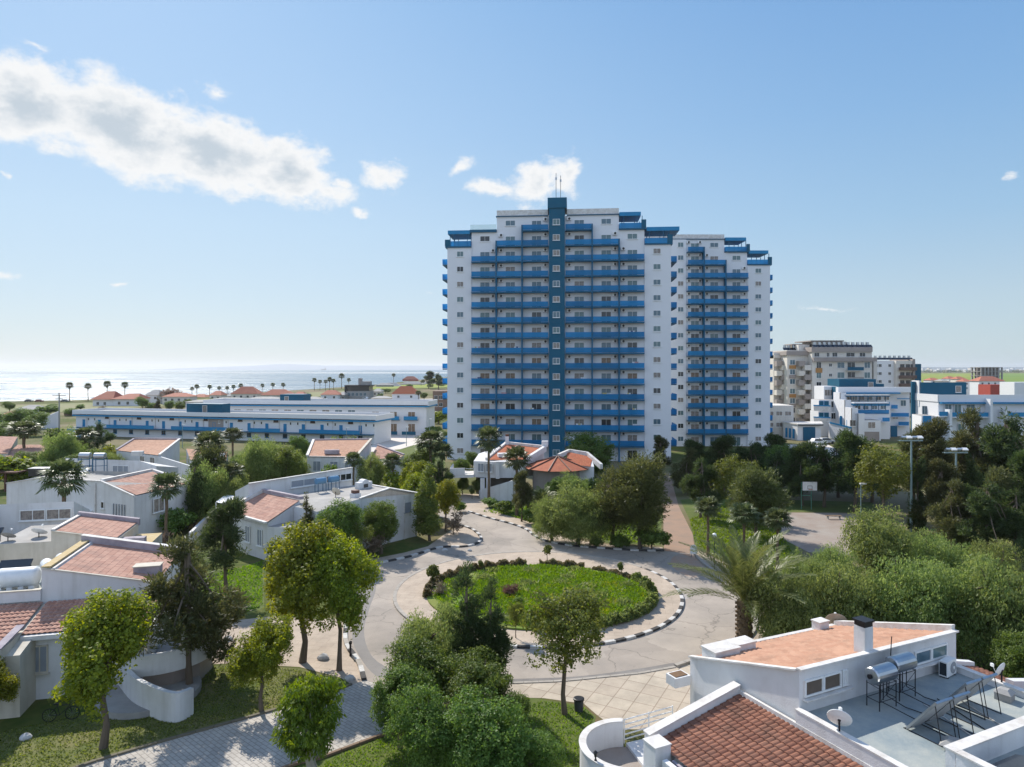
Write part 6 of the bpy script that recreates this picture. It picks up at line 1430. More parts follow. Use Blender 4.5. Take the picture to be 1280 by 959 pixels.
# ---- square tiled house in the middle, H4
H4=thing('house',(-28,106,0),'house with square orange tiled roof and pale coping in front of the long block end','house')
A=W3(392,550.5,5.6); B=W3(464,549.5,5.6); C_=W3(445,571.5,4.4); Dd=W3(384,570.5,4.4)
tile_roof('tile_roof',A,B,C_,Dd,tile_orange,H4,rib=.35,course=.45,amp=.02)
b=MB(); b.prism([Dd[:2],C_[:2],B[:2],A[:2]],[4.28,4.28,5.5,5.5],0,white); b.build('wall',H4)
b=MB(); cope(b,A,B,.4,.22,grey_cop); cope(b,B,C_,.4,.22,cream); cope(b,A,Dd,.4,.22,coping_m); cope(b,Dd,C_,.3,.05,coping_m); b.build('coping',H4)
x,y=W(415,566,4.8); b=MB(); b.box((x,y,4.95),(2.2,.8,.6),grey_cop,rz=.05); b.build('skylight_upstand',H4)
d_=V2(C_)-V2(Dd); rz_=math.atan2(d_.y,d_.x)
for t in (.2,.55,.85): c=V2(Dd)+d_*t; put_window(H4,(c.x,c.y-.01,2.9),1.3,1.6,rz_,pane=shutter)
HY=thing('house',(-18,117,0),'small house with dull red hipped tile roof right of the square tiled roof','house')
A=W3(472,557,4.4); B=W3(505,569,3.4); C_=W3(496,575,3.0); Dd=W3(462,573,3.2)
tile_roof('tile_roof',A,B,C_,Dd,tile_pink,HY,rib=.35,course=.45,amp=.009); b=MB(); b.prism([Dd[:2],C_[:2],B[:2],A[:2]],[3.1,2.9,3.3,4.3],0,white); b.build('wall',HY)
b=MB(); cope(b,A,B,.35,.2,grey_cop); b.build('coping',HY)

# ---- pavilion house with stilted terrace
H5=thing('house',(0,97,0),'white house on stilts with orange roof and fan shaped pavilion roof below the tower','house')
fl_=(-5.4,95.6); 
b=MB(); b.prism([(-5.4,96),(-2.2,95.2),(1.9,95.6),(4.7,100.8),(-.9,105.5),(-5.0,103)],[5.0,5.0,5.0,6.0,6.2,5.2],2.75,white); b.build('wall',H5)
tile_roof('tile_roof',(-.9,105,6.45),(4.9,101.2,6.25),(1.7,95.7,5.15),(-3.3,96.2,5.15),tile_vivid,H5,rib=.35,course=.45,amp=.02)
b=MB(); cope(b,(-.9,105,6.45),(4.9,101.2,6.25),.45,.35,coping_m,.2); cope(b,(4.9,101.2,6.25),(1.8,95.5,5.1),.5,.35,white,.5); cope(b,(-.9,105.1,6.45),(-3.6,96.6,5.1),.4,.3,coping_m,.2); b.build('coping',H5)
b=MB(); b.box((-.75,104.6,6.9),(.55,.55,1.5),white); o=b.build('chimney',H5); b=MB(); b.box((-.75,104.6,7.8),(.5,.5,.3),redp); b.build('chimney_cap',o)
b=MB(); b.box((4.9,101.6,6.8),(.9,.9,.9),white); b.build('chimney',H5)
b=MB(); b.box((-1.2,97.8,5.65),(1.7,1.2,.5),white,rz=.2); b.build('skylight_upstand',H5)
for (x,w_) in ((-4.35,.95),(-3.2,.95)): put_window(H5,(x,95.75-(x+5.4)*.25+.0,4.2),w_,1.2,math.atan2(-.8,3.2),pane=shutter)
b=MB(); b.box((-2.0,95.0,3.9),(.5,.5,2.4),white); b.build('pier',H5)
b=MB(); b.prism([(-8.6,95.3),(-5.41,95.6),(-5.1,99),(-8.6,100)],3.15,2.75,white,coping_m); b.wall((-8.6,95.3),(-6.6,95.5),.15,3.151,4.1,white); b.wall((-8.6,95.3),(-8.6,100),.15,3.151,4.1,white); b.build('balcony',H5)
b=MB(); 
for z in (3.35,3.65,3.95): b.wall((-6.5,95.5),(-5.42,95.6),.05,z,z+.07,whitep)
b.build('railing',H5)
b=MB(); 
for x,y in ((-4.1,94.9),(-3.3,95.3),(.5,96.3),(-4.8,99)): b=MB(); b.box((x,y,1.37),(.6,.6,2.74),white); b.build('pillar',H5)
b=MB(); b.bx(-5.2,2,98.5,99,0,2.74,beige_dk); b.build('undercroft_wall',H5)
arcwall(H5,'curved_stair_wall',(-.6,97.0),4.2,-165,-80,0,.9,2.8,white,.25)
px,py=6.4,96.2; b=MB(); n=10; ring_=[(px+4.9*math.cos(2*math.pi*i/n),py+4.9*math.sin(2*math.pi*i/n),4.2) for i in range(n)]
roof=MB(); roof.add(ring_+[(px,py,5.65)],[(i,(i+1)%n,n) for i in range(n)],tile_far if False else mk('pavilion_tiles',(.42,.135,.065),(.30,.09,.05),1.6,.85,.5,4)); roof.build('pavilion_roof',H5)
for i in range(n): 
    P=Vector(ring_[i]); b.tube([P+Vector((0,0,.06)),Vector((px,py,5.7))],.10,redp,5)
b.build('roof_rib',H5)
b=MB(); b.lathe((px,py,0),[(3.5,0),(3.5,4.22)],beige_dk,20); b.build('pavilion_wall',H5)  # dark wall colour paints in the shade under the eaves
tile_roof('tile_roof',(8.0,99.5,5.9),(11.5,97.2,5.4),(10.8,93.9,4.5),(7.6,94.6,4.8),tile_vivid,H5,rib=.35,course=.45,amp=.02)
b=MB(); cope(b,(6.6,96.6,5.65),(8.4,100,5.9),.4,.3,coping_m,.3); cope(b,(8.4,100,5.9),(10.8,98,5.75),.4,.3,coping_m,.3); cope(b,(10.8,98,5.75),(12.3,93.8,4.6),.4,.3,coping_m,.4); b.build('coping',H5)
b=MB(); b.prism([(8,99.4),(11.4,97.1),(11.3,94),(7.6,94.8)],[5.8,5.3,4.5,4.7],0,white); b.build('wall',H5)
# ------------------------------------------------------------------ vegetation
def quads_mesh(name, P, U, V, tint, mat):
    """leaf faces: centre P, half axes U, V (n x 3 arrays)"""
    n=len(P); vs=np.empty((n,4,3)); 
    vs[:,0]=P-U*.55-V; vs[:,1]=P+U-V*.15; vs[:,2]=P+U*.35+V; vs[:,3]=P-U+V*.2
    me=bpy.data.meshes.new(name); me.vertices.add(4*n); me.vertices.foreach_set('co',vs.reshape(-1))
    me.loops.add(4*n); me.loops.foreach_set('vertex_index',np.arange(4*n)); me.polygons.add(n)
    me.polygons.foreach_set('loop_start',np.arange(0,4*n,4)); me.polygons.foreach_set('loop_total',np.full(n,4))
    a=me.attributes.new('tint','FLOAT','FACE'); a.data.foreach_set('value',tint.astype(np.float32))
    me.materials.append(mat); me.update(calc_edges=True); return me
def unit(n,rs):
    v=rs.normal(size=(n,3)); return v/np.linalg.norm(v,axis=1,keepdims=True)
def crown_arrays(rs, lobes, n, size, sub=22, subr=.36, mode='leaf', fill=.25):
    """lobes: x,y,z,rx,ry,rz. Each carries smaller leaf clumps near its skin, so the outline is uneven with gaps"""
    L=np.array(lobes,float); area=(L[:,3]*L[:,4]+L[:,3]*L[:,5]+L[:,4]*L[:,5]); 
    cl=[]; 
    for i,l in enumerate(L):
        k=max(5,int(sub*len(L)*area[i]/area.sum()))
        d=unit(k,rs); r=np.where(rs.rand(k)<fill, rs.uniform(.25,.7,k), rs.uniform(.72,1.05,k))
        c=l[:3]+d*r[:,None]*l[3:]; rad=(l[3]*l[4]*l[5])**(1/3)*subr*rs.uniform(.6,1.35,k)
        for j in range(k): cl.append((*c[j],rad[j],rs.rand(),*d[j]))
    cl=np.array(cl); w=cl[:,3]**2; w/=w.sum(); idx=rs.choice(len(cl),n,p=w)
    d=unit(n,rs); rr=rs.uniform(.35,1.0,n)**.6
    flat=np.array([1,1,.8]); P=cl[idx,:3]+d*(cl[idx,3]*rr)[:,None]*flat
    out=d*.7+cl[idx,5:8]*.5+np.array([0,0,.35]); nrm=out+rs.normal(size=(n,3))*.55; nrm/=np.linalg.norm(nrm,axis=1,keepdims=True)
    sz=size*rs.uniform(.6,1.45,n)
    if mode=='leaf':
        a=np.cross(nrm,rs.normal(size=(n,3))); a/=np.linalg.norm(a,axis=1,keepdims=True); b=np.cross(nrm,a)
        U=a*sz[:,None]*.62; V=b*sz[:,None]*.5
    elif mode=='hang':
        up=np.zeros((n,3)); up[:,2]=-1; up+=rs.normal(size=(n,3))*.42+d*.35; up/=np.linalg.norm(up,axis=1,keepdims=True)
        a=np.cross(up,nrm+rs.normal(size=(n,3))*.2); a/=np.linalg.norm(a,axis=1,keepdims=True)
        V=up*sz[:,None]*.85; U=a*sz[:,None]*.26; P=P+V*.4
    elif mode=='needle':
        up=d*.9+cl[idx,5:8]*.6+np.array([0,0,.4])+rs.normal(size=(n,3))*.35; up/=np.linalg.norm(up,axis=1,keepdims=True)
        a=np.cross(up,rs.normal(size=(n,3))); a/=np.linalg.norm(a,axis=1,keepdims=True)
        V=up*sz[:,None]*1.0; U=a*sz[:,None]*.24
    tint=np.clip(cl[idx,4]*.75+rs.rand(n)*.25,0,1)
    # break the lobes up: warp the whole crown and thin it where a noise field is low
    ph=rs.uniform(0,6.28,(6,3)); fr=np.array([7,11,17,25,37,50.])
    Wp=np.zeros_like(P)
    for q in range(5):
        m=np.roll(P,1,axis=1)*fr[q]+ph[q]; Wp+= np.sin(m+np.sin(np.roll(P,2,axis=1)*fr[q]*.7+ph[q][::-1]))*(.16/fr[q])
    nf=np.zeros(n)
    for q in range(1,6): nf+=np.sin(P[:,0]*fr[q]+ph[q,0]+1.3*np.sin(P[:,1]*fr[q]*.8))*np.sin(P[:,1]*fr[q]*1.1+ph[q,1])*np.sin(P[:,2]*fr[q]*1.2+ph[q,2])/(q**.5)
    keep=nf>-.42+rs.rand(n)*.25
    P=P+Wp; P,U,V,tint=P[keep],U[keep],V[keep],tint[keep]
    return P,U,V,tint,cl
def limb_mesh(name, top, lobes, mat, r=.022, rs=None, wob=.02):
    b=MB(); b.smooth=False
    pts=[(0,0,-.01)]; k=5
    for i in range(1,k+1):
        t=i/k; pts.append((top[0]*t+rs.uniform(-wob,wob)*(t<1),top[1]*t+rs.uniform(-wob,wob)*(t<1),top[2]*t))
    b.tube(pts,[r*1.35]+[r*(1-.45*i/k) for i in range(1,k+1)],mat,8)
    for l in lobes[:10]:
        t=rs.uniform(.55,1.0); s=(top[0]*t,top[1]*t,top[2]*t); e=(l[0],l[1],l[2]+l[5]*.3); m=tuple((s[j]+e[j])/2+rs.uniform(-.02,.02)+(0.02 if j==2 else 0) for j in range(3))
        b.tube([s,m,e],[r*.5,r*.33,r*.12],mat,5,cap=False)
    return b.mesh(name)
TREE={}
def make_kind(key, lobes, n, size, mat, barkm, top, mode='leaf', r=.022, sub=40, subr=.36, seed=1, fill=.25, wob=.015):
    rs=np.random.RandomState(seed)
    P,U,V,t,cl=crown_arrays(rs,lobes,n,size,sub,subr,mode,fill)
    TREE[key]=(limb_mesh('trunk',top,lobes,barkm,r,rs,wob),quads_mesh('crown',P,U,V,t,mat))
rs0=np.random.RandomState(42)
def blobs(rs,n,cx,cz,rx,rz,lr,flatt=.8):
    out=[]
    for i in range(n):
        d=unit(1,rs)[0]; r=rs.uniform(.35,.8); out.append((d[0]*rx*r,d[1]*rx*r,cz+d[2]*rz*r,lr*rs.uniform(.75,1.25),lr*rs.uniform(.75,1.25),lr*flatt*rs.uniform(.8,1.3)))
    return out
# unit height trees: crown within z 0..1, half width about .3
def upright(rs,n=9,z0=.32,w=.24):
    out=[]
    for i in range(n+4):
        a=2.4*i+rs.uniform(-.5,.5); r=w*(.2+.8*((i+.5)/(n+4))**.6)*rs.uniform(.75,1.15); top=.99-rs.uniform(0,.20)-(.10 if r>.8*w else 0)
        hh=rs.uniform(.12,.22); z=top-hh; k=rs.uniform(.065,.10); out.append((r*math.cos(a),r*math.sin(a),z,k,k,hh))
    for i in range(6):
        a=rs.uniform(0,6.28); r=w*rs.uniform(.35,.85); out.append((r*math.cos(a),r*math.sin(a),rs.uniform(z0,z0+.28),.07,.07,.06))
    out.append((0,0,.78,.08,.08,.19)); out.append((0,0,.52,.11,.11,.18)); return out
for i in range(2): make_kind('oak%d'%i,upright(np.random.RandomState(10+i),12),40000,.0130,leaf_oak,bark,(0,0,.72),sub=260,subr=.34,seed=20+i,r=.02)
for i in range(2): make_kind('sparse%d'%i,upright(np.random.RandomState(15+i),11,.43,.27),15000,.0135,leaf_euc,bark,(.02,0,.78),sub=110,subr=.34,seed=30+i,r=.017)
for i in range(3): make_kind('round%d'%i,blobs(np.random.RandomState(40+i),11,0,.56,.33,.33,.17,.85)+[(0,0,.5,.27,.27,.3)],42000,.0125,leaf_round,bark,(0,0,.45),sub=260,subr=.20,seed=50+i,r=.025,fill=.1)
def pineL(rs,w=.22):
    out=[]
    for i in range(20):
        z=rs.uniform(.2,.93); r=w*(1.12-z)*1.6*rs.uniform(.35,1.15); r=min(r,w*1.2); a=rs.uniform(0,6.28); k=rs.uniform(.6,1.25); out.append((r*math.cos(a),r*math.sin(a),z,.085*k,.085*k,.10*k))
    out.append((0,0,.91,.05,.05,.10)); out.append((0,0,.55,.08,.08,.3)); return out
for i in range(2): make_kind('pine%d'%i,pineL(np.random.RandomState(60+i)),26000,.0155,leaf_pine,bark,(.01,.01,.9),'needle',sub=220,subr=.40,seed=70+i,r=.018)
for i in range(2): make_kind('dark%d'%i,pineL(np.random.RandomState(63+i),.27),28000,.0155,leaf_dark,bark,(.01,.01,.9),'needle',sub=220,subr=.40,seed=73+i,r=.018)
for i in range(2): make_kind('brown%d'%i,blobs(np.random.RandomState(66+i),12,0,.55,.32,.38,.16,1.0)+[(0,0,.5,.24,.24,.36)],32000,.0155,leaf_brown,bark,(.01,.01,.8),'needle',sub=190,subr=.30,seed=76+i,r=.018)
for i in range(3): make_kind('pepper%d'%i,blobs(np.random.RandomState(80+i),20,0,.62,.46,.36,.12,1.3)+[(0,0,.45,.28,.28,.35),(.28,0,.35,.15,.2,.3),(-.28,.1,.35,.15,.2,.3)],52000,.0150,leaf_pepper,bark,(0,0,.55),'hang',sub=300,subr=.30,seed=90+i,r=.028)
make_kind('bright0',[(0,0,.72,.15,.15,.16),(.1,0,.58,.12,.12,.2),(-.1,.05,.55,.11,.11,.2),(0,-.1,.5,.1,.1,.18)],20000,.0165,leaf_bright,barkpale,(0,0,.7),'hang',sub=70,subr=.40,seed=95,r=.035)
def cyl(rs): return [(rs.uniform(-.01,.01),rs.uniform(-.01,.01),z,.075*(1.15-z*.75)*1.3,.075*(1.15-z*.75)*1.3,.10) for z in np.linspace(.1,.92,9)]
make_kind('cypress0',cyl(np.random.RandomState(5)),16000,.015,leaf_dark,bark,(0,0,.9),'needle',sub=150,subr=.40,seed=97,r=.012)
def colu(rs): return [(rs.uniform(-.05,.05),rs.uniform(-.05,.05),z,.15*(1.2-z*.8),.15*(1.2-z*.8),.13) for z in np.linspace(.2,.9,8)]
make_kind('column0',colu(np.random.RandomState(8)),22000,.016,leaf_dark,bark,(0,0,.85),'needle',sub=130,subr=.38,seed=98,r=.016); make_kind('poplar0',colu(np.random.RandomState(9)),24000,.014,leaf_euc,bark,(0,0,.85),sub=140,subr=.34,seed=99,r=.014)
make_kind('conifer0',[(0,0,z,.20*(1.05-z),.20*(1.05-z),.07) for z in np.linspace(.2,.92,9)],20000,.016,leaf_pine,bark,(0,0,.9),'needle',sub=150,subr=.40,seed=198,r=.014)
for i in range(2): make_kind('bush%d'%i,blobs(np.random.RandomState(100+i),7,0,.5,.42,.3,.25,.9),5000,.05,leaf_round,bark,(0,0,.35),sub=60,subr=.35,seed=110+i,r=.03)
make_kind('yellowbush0',blobs(np.random.RandomState(104),7,0,.5,.42,.3,.25,.9),5000,.05,leaf_oak,bark,(0,0,.35),sub=60,subr=.35,seed=114,r=.03)
make_kind('hedgebush0',blobs(np.random.RandomState(105),7,0,.5,.42,.3,.28,.9),3500,.07,leaf_hedge,bark,(0,0,.35),sub=60,subr=.35,seed=115,r=.03)
make_kind('purplebush0',blobs(np.random.RandomState(106),7,0,.5,.4,.35,.25,.9),2500,.06,leaf_purple,leaf_dry,(0,0,.35),'needle',sub=50,subr=.45,seed=116,r=.03)
make_kind('drybush0',blobs(np.random.RandomState(107),8,0,.55,.4,.4,.22,.9),900,.07,leaf_dry,leaf_dry,(0,0,.35),'needle',sub=50,subr=.5,seed=117,r=.02)
make_kind('standard0',[(0,0,.72,.24,.24,.24)],4000,.045,leaf_euc,bark,(0,0,.6),sub=50,subr=.4,seed=118,r=.025)

# palms ------------------------------------------------------------------------
def fan_palm(seed, nf=34, sky=1.0):
    rs=np.random.RandomState(seed); P=[];U=[];V=[];T=[]
    vs=[];fs=[];tn=[]
    for i in range(nf):
        az=i*2.39996; t=i/nf; el=R(78)-t*R(118)+rs.uniform(-.1,.1)
        d=np.array([math.cos(az)*math.cos(el),math.sin(az)*math.cos(el),math.sin(el)])
        L=.115*rs.uniform(.85,1.2); c0=np.array([0,0,.90]); tip=c0+d*L
        side=np.cross(d,[0,0,1]); side/=np.linalg.norm(side); upv=np.cross(side,d)
        b=len(vs); vs+= [tuple(c0-side*.003),tuple(c0+side*.003),tuple(tip+side*.003),tuple(tip-side*.003)]; fs.append((b,b+1,b+2,b+3)); tn.append(.8)
        nb=15; fl=.135*rs.uniform(.85,1.15)
        for k in range(nb):
            a=R(-115+230*k/(nb-1)); dr=d*math.cos(a)+side*math.sin(a)+upv*rs.uniform(-.08,.12); e=tip+dr*fl*(1-.25*abs(a)/2)+np.array([0,0,-.020-.02*rs.rand()])
            m=tip+dr*fl*.6; w=np.cross(dr,upv); w/=np.linalg.norm(w); w*=.0115
            b=len(vs); vs+=[tuple(tip),tuple(m-w),tuple(e),tuple(m+w)]; fs.append((b,b+1,b+2,b+3)); tn.append(rs.rand())
    # dead skirt
    for i in range(26):
        az=rs.uniform(0,6.28); z=.86-rs.uniform(0,.07); r=.02; e=(math.cos(az)*.05,math.sin(az)*.05,z-.07); s=np.array([-math.sin(az),math.cos(az),0])*.012
        b=len(vs); vs+=[(math.cos(az)*r,math.sin(az)*r,z+.02),tuple(np.array(e)-s),(e[0],e[1],e[2]-.03),tuple(np.array(e)+s)]; fs.append((b,b+1,b+2,b+3)); tn.append(1.0)
    me=bpy.data.meshes.new('crown'); me.from_pydata(vs,[],fs); a=me.attributes.new('tint','FLOAT','FACE'); a.data.foreach_set('value',np.array(tn,np.float32)); me.materials.append(leaf_palm); me.update()
    b=MB(); pts=[(0,0,-.01)]+[(rs.uniform(-.006,.006),rs.uniform(-.006,.006),.9*k/6) for k in range(1,7)]; b.tube(pts,[.030,.022,.019,.018,.018,.020,.024],palmbark,8); return b.mesh('trunk'),me
for i in range(3): TREE['fan%d'%i]=fan_palm(200+i)
def date_palm(nf=36,seed=300,trunk=2.3,fl=4.2):
    rs=np.random.RandomState(seed); vs=[];fs=[];tn=[]
    for i in range(nf):
        az=i*2.39996; t=(i+.5)/nf; el=R(88)-t*R(66)+rs.uniform(-.07,.07); L=fl*rs.uniform(.85,1.08); p=np.array([0,0,trunk]); e=el; n=16; pts=[p.copy()]
        h=np.array([math.cos(az),math.sin(az),0])
        for k in range(n):
            e-= (.022+.060*(k/n))*(1.0 if t<.5 else .9)
            p=p+(h*math.cos(e)+np.array([0,0,math.sin(e)]))*L/n; pts.append(p.copy())
        side=np.array([-h[1],h[0],0])
        for k in range(n):
            a,b_=pts[k],pts[k+1]; w=.035*(1-k/n)+.006; q=len(vs); vs+=[tuple(a-side*w),tuple(a+side*w),tuple(b_+side*w*.8),tuple(b_-side*w*.8)]; fs.append((q,q+1,q+2,q+3)); tn.append(1.0)
            if k<2: continue
            d=(b_-a)/np.linalg.norm(b_-a); up=np.cross(side,d); up=up if up[2]>0 else -up
            for m in range(4):
                c=a+(b_-a)*(m/4); f_=(k+m/4)/n; ll=.62*math.sin(math.pi*min(1,.12+f_*.86))+.10
                for sg in (-1,1):
                    dr=d*.75+side*sg*.75+up*.22+rs.normal(size=3)*.07; dr/=np.linalg.norm(dr); tip=c+dr*ll+np.array([0,0,-.06]); w2=d*.030
                    q=len(vs); vs+=[tuple(c-w2),tuple(c+dr*ll*.5-w2*1.1),tuple(tip),tuple(c+dr*ll*.5+w2*1.3)]; fs.append((q,q+1,q+2,q+3)); tn.append(rs.rand())
    me=bpy.data.meshes.new('crown'); me.from_pydata(vs,[],fs); a=me.attributes.new('tint','FLOAT','FACE'); a.data.foreach_set('value',np.array(tn,np.float32)); me.materials.append(leaf_date); me.update()
    b=MB(); b.tube([(0,0,-.05),(.03,0,trunk*.5),(0,0,trunk+.15)],[.42,.36,.34],palmbark,12)
    for k in range(70):
        z=.15+k/70*(trunk-.1); a=k*2.4; r=.36; b.box((r*math.cos(a),r*math.sin(a),z),(.13,.14,.10),palmbark,rz=a,rx=.0)
    return b.mesh('trunk'),me
TREE['date0']=date_palm()
TREE['date1']=date_palm(30,301,1.6,2.6)

def plant(kind, u, vb, vt, label, cat='tree', wf=1.0, name=None, group=None, rot=None, X_=None, Y_=None, abs_=None, zb=0.0):
    """plant a tree whose foot is seen at (u, vb) and whose top reaches row vt"""
    tm,cm=TREE[kind]
    x,y=W(u,vb,zb); h=(vb-vt)*y/F if abs_ is None else abs_
    nm=name or {'fan':'fan_palm','date':'date_palm','pine':'casuarina_tree','dark':'dark_conifer_tree','brown':'olive_brown_tree','pepper':'weeping_tree','bright':'weeping_tree','cypress':'cypress_tree','column':'conical_tree','conifer':'conical_tree','poplar':'slender_tree','round':'round_tree','oak':'leafy_tree','sparse':'open_leafy_tree','bush':'bush','yellowbush':'bush','hedgebush':'shrub','purplebush':'shrub','drybush':'dry_bush','standard':'topiary_tree'}[kind.rstrip('0123456789')]
    T=thing(nm,(x,y,zb),label,cat,group,rz=rot if rot is not None else random.uniform(0,6.28))
    sc=1.0 if kind.startswith('date') and abs_ is None and False else h/(1.0 if not kind.startswith('date') else 5.6)
    T.scale=(sc*wf,sc*wf,sc)
    link('trunk',tm,T); link('crown',cm,T); return T
random.seed(21)
# near left
plant('oak0',129,935,735,'tall leafy tree with pale trunk in front of the nearest left house',wf=1.08)
plant('oak1',-14,915,815,'green tree cut by the left picture edge, beside the cream wall',wf=1.0)
plant('pine0',237,862,672,'tall dark olive feathery tree right of the pergola, left of the lawn',wf=1.15)
plant('dark0',283,742,630,'dark round-topped conifer in front of the white awning',wf=1.15)
plant('oak1',327,890,768,'small yellow green tree alone on the half dry lawn',wf=1.05)
plant('oak0',378,828,648,'tallest yellow green tree in the middle left with a thick bare trunk',wf=1.05,rot=1.0)
plant('oak1',424,838,665,'yellow green tree touching the tallest one on its right side',wf=.88,rot=3.0)
plant('bright0',388,985,824,'small bright green drooping tree with pale trunk beside the paved lane',wf=1.25)
# the clump of round trees
plant('pepper0',535,870,752,'drooping green tree at the upper left of the round tree clump',wf=1.0)
plant('round0',530,900,783,'round green tree in the middle left of the clump above the paved lane',wf=1.15)
plant('round1',597,925,800,'broad round tree in the centre of the clump',wf=1.15)
plant('round2',500,935,812,'round tree hanging over the shaded paved lane',wf=1.0)
plant('round0',540,985,850,'round tree at the bottom left of the clump',wf=1.0,rot=2.2)
plant('round1',610,1000,845,'large round tree at the bottom centre of the clump',wf=1.15,rot=4.0)
plant('round2',640,940,850,'small round tree at the right side of the clump by the lawn',wf=.85)
plant('round0',662,985,903,'low round bush tree at the bottom right of the clump',wf=1.3,rot=5.0)
plant('column0',583,872,714,'narrow dark conifer rising left of two above the clump, before the roundabout',wf=1.0)
plant('column0',613,875,732,'narrow dark conifer rising right of two above the clump, before the roundabout',wf=.95,rot=2.0)
plant('sparse0',706,893,733,'open airy tree standing on the lawn by the slab patio',wf=1.15,rot=.5)
# date palm and palms at right
plant('date0',930,812,672,'large date palm with arching grey green fronds beside the roundabout road','palm tree',rot=.7)
plant('fan0',885,694,628,'fan palm with tall brown trunk on the lawn right of the dirt track','palm tree',wf=1.25)
plant('fan1',930,706,636,'fan palm behind the big date palm, second from the dirt track','palm tree',wf=1.3)
plant('fan2',972,712,643,'fan palm at the corner of the gravel court','palm tree',wf=1.3)
plant('date1',1000,745,680,'low young palm with upright leaves left of the weeping tree mass','palm tree',wf=.8)
# weeping mass, right
for (k,u,vb,vt,wf,lab) in (('pepper0',985,830,712,1.05,'drooping tree just right of the date palm trunk'),('pepper1',1050,818,693,1.15,'drooping tree behind the white chimney, left part of the mass'),('pepper2',1125,818,690,1.2,'drooping tree behind the middle of the orange upper roof'),
    ('pepper0',1200,822,688,1.15,'drooping tree behind the right end of the orange upper roof'),('pepper1',1262,838,695,1.15,'drooping tree at the right picture edge above the small dish'),('pepper2',1112,740,632,1.25,'lighter drooping tree on the court side of the weeping mass'),
    ('pepper1',1040,750,676,1.2,'low drooping tree between date palm and gravel court'),('pepper0',1180,760,662,1.1,'drooping tree below the tall floodlight masts'),('pepper2',1250,770,675,1.1,'drooping tree far right below the brown woods'),('pepper0',1005,770,690,1.0,'drooping tree filling the gap behind the date palm fronds'),('round1',1285,880,770,1.1,'dark green tree behind the right tiled roof corner')):
    plant(k,u,vb,vt,lab,wf=wf)
# woods behind the court
for (k,u,vb,vt,wf,lab,*_c) in (('dark0',1003,632,556,1.2,'dark tree directly behind the basketball backboard, left'),('dark1',1030,634,550,1.2,'dark tree behind the basketball hoop, right of it'),('dark0',1068,640,543,1.15,'very dark tree left of the grey green tree by the court'),('sparse1',1105,662,552,1.15,'grey green open tree beside the left floodlight mast'),
    ('pine1',1165,645,524,1.0,'olive dark tree between the two floodlight masts, back row'),('pine1',1178,672,575,1.05,'brownish feathery tree between the two floodlight masts, front row'),('pine0',1222,640,512,1.2,'tall feathery tree behind the right floodlight mast'),('dark1',1200,632,540,1.1,'dark tree behind the right floodlight mast top'),
    ('dark1',1258,650,512,1.1,'tall dark tree by the right picture edge, before the white stepped block'),('pine1',1245,690,585,1.15,'large brown green feathery tree low at the right edge'),('dark0',1280,690,570,1.0,'dark tree cut by the right picture edge'),('pine1',1142,640,538,.9,'olive tree just left of the left floodlight mast'),
    ('cypress0',1147,668,566,.9,'slim dark cypress at the foot of the left floodlight mast'),('cypress0',1216,655,562,.9,'slim dark cypress right of the right floodlight mast'),('dark1',975,625,560,1.2,'dark tree at the left end of the woods behind the court'),('pine0',1288,640,516,1.1,'dark olive tree at the far right edge of the back row'),('dark0',868,604,552,1.4,'dark shaded tree below the white strip between the two towers','tree'),('dark1',923,606,556,1.4,'dark shaded tree just under the right blue tower balconies','tree'),('dark0',952,604,556,1.3,'low dark tree under the right blue tower end wall','tree'),('round1',888,610,566,1.3,'dark green rounded tree under the right blue tower','tree'),('dark1',1048,622,548,1.3,'dark tree in the shade between hoop and grey green tree','tree'),('pine0',1190,690,600,1.2,'brownish tree filling the gap between the floodlight masts','tree'),('dark1',1235,700,600,1.2,'dark tree right of the right floodlight mast foot','tree'),('dark1',1268,700,610,1.2,'dark low tree above the weeping mass at the right edge','tree'),('dark1',1090,628,548,1.2,'dark tree in the shade behind the grey green tree'),('dark0',1215,690,610,1.2,'dark tree under the right floodlight mast')):
    plant(k,u,vb,vt,lab,wf=wf)
for (k,u,vb,vt,wf,lab) in (('dark1',876,648,571,1.1,'dark green tree on the right side of the dirt track'),('sparse1',915,648,566,1.1,'light olive tree between the track and the big brown tree'),('brown0',945,672,572,1.15,'big brown olive tree left of the gravel court'),('dark0',905,612,548,1.3,'dark shaded tree below the right blue tower, left'),('dark1',940,610,552,1.3,'dark shaded tree below the right blue tower, middle'),('dark0',968,608,545,1.2,'dark shaded tree at the right foot of the right blue tower'),('round0',990,618,550,1.2,'dark green round tree near the parked silver car'),('pine0',860,618,560,1.2,'dark tree at the head of the dirt track'),
    ('brown1',800,686,553,.95,'big olive brown tree beside the dirt track, before the tower'),('brown0',765,680,574,1.0,'olive brown tree between the weeping tree and the big brown one'),('pepper1',722,682,598,1.2,'weeping tree on the planted lawn behind the striped kerb'),('pepper0',690,676,618,1.0,'smaller weeping tree at the left of the planted lawn'),('round1',735,608,528,1.35,'very dark dense tree against the foot of the teal stair core'),('pine1',826,600,545,1.0,'thin dark tree against the right white end wall of the nearest tower'),
    ('bush1',815,688,655,1.2,'bright green round bush at the corner of the dirt track'),('bush0',775,686,664,1.3,'low dark bush under the brown trees at the kerb'),('bush0',745,684,668,1.3,'low dark bush right of the weeping tree foot'),('bush1',760,618,590,1.2,'green bush beside the pavilion roof'),('bush0',780,640,600,1.2,'green round bush behind the weeping tree')):
    plant(k,u,vb,vt,lab,'bush' if 'bush' in k else 'tree',wf=wf)
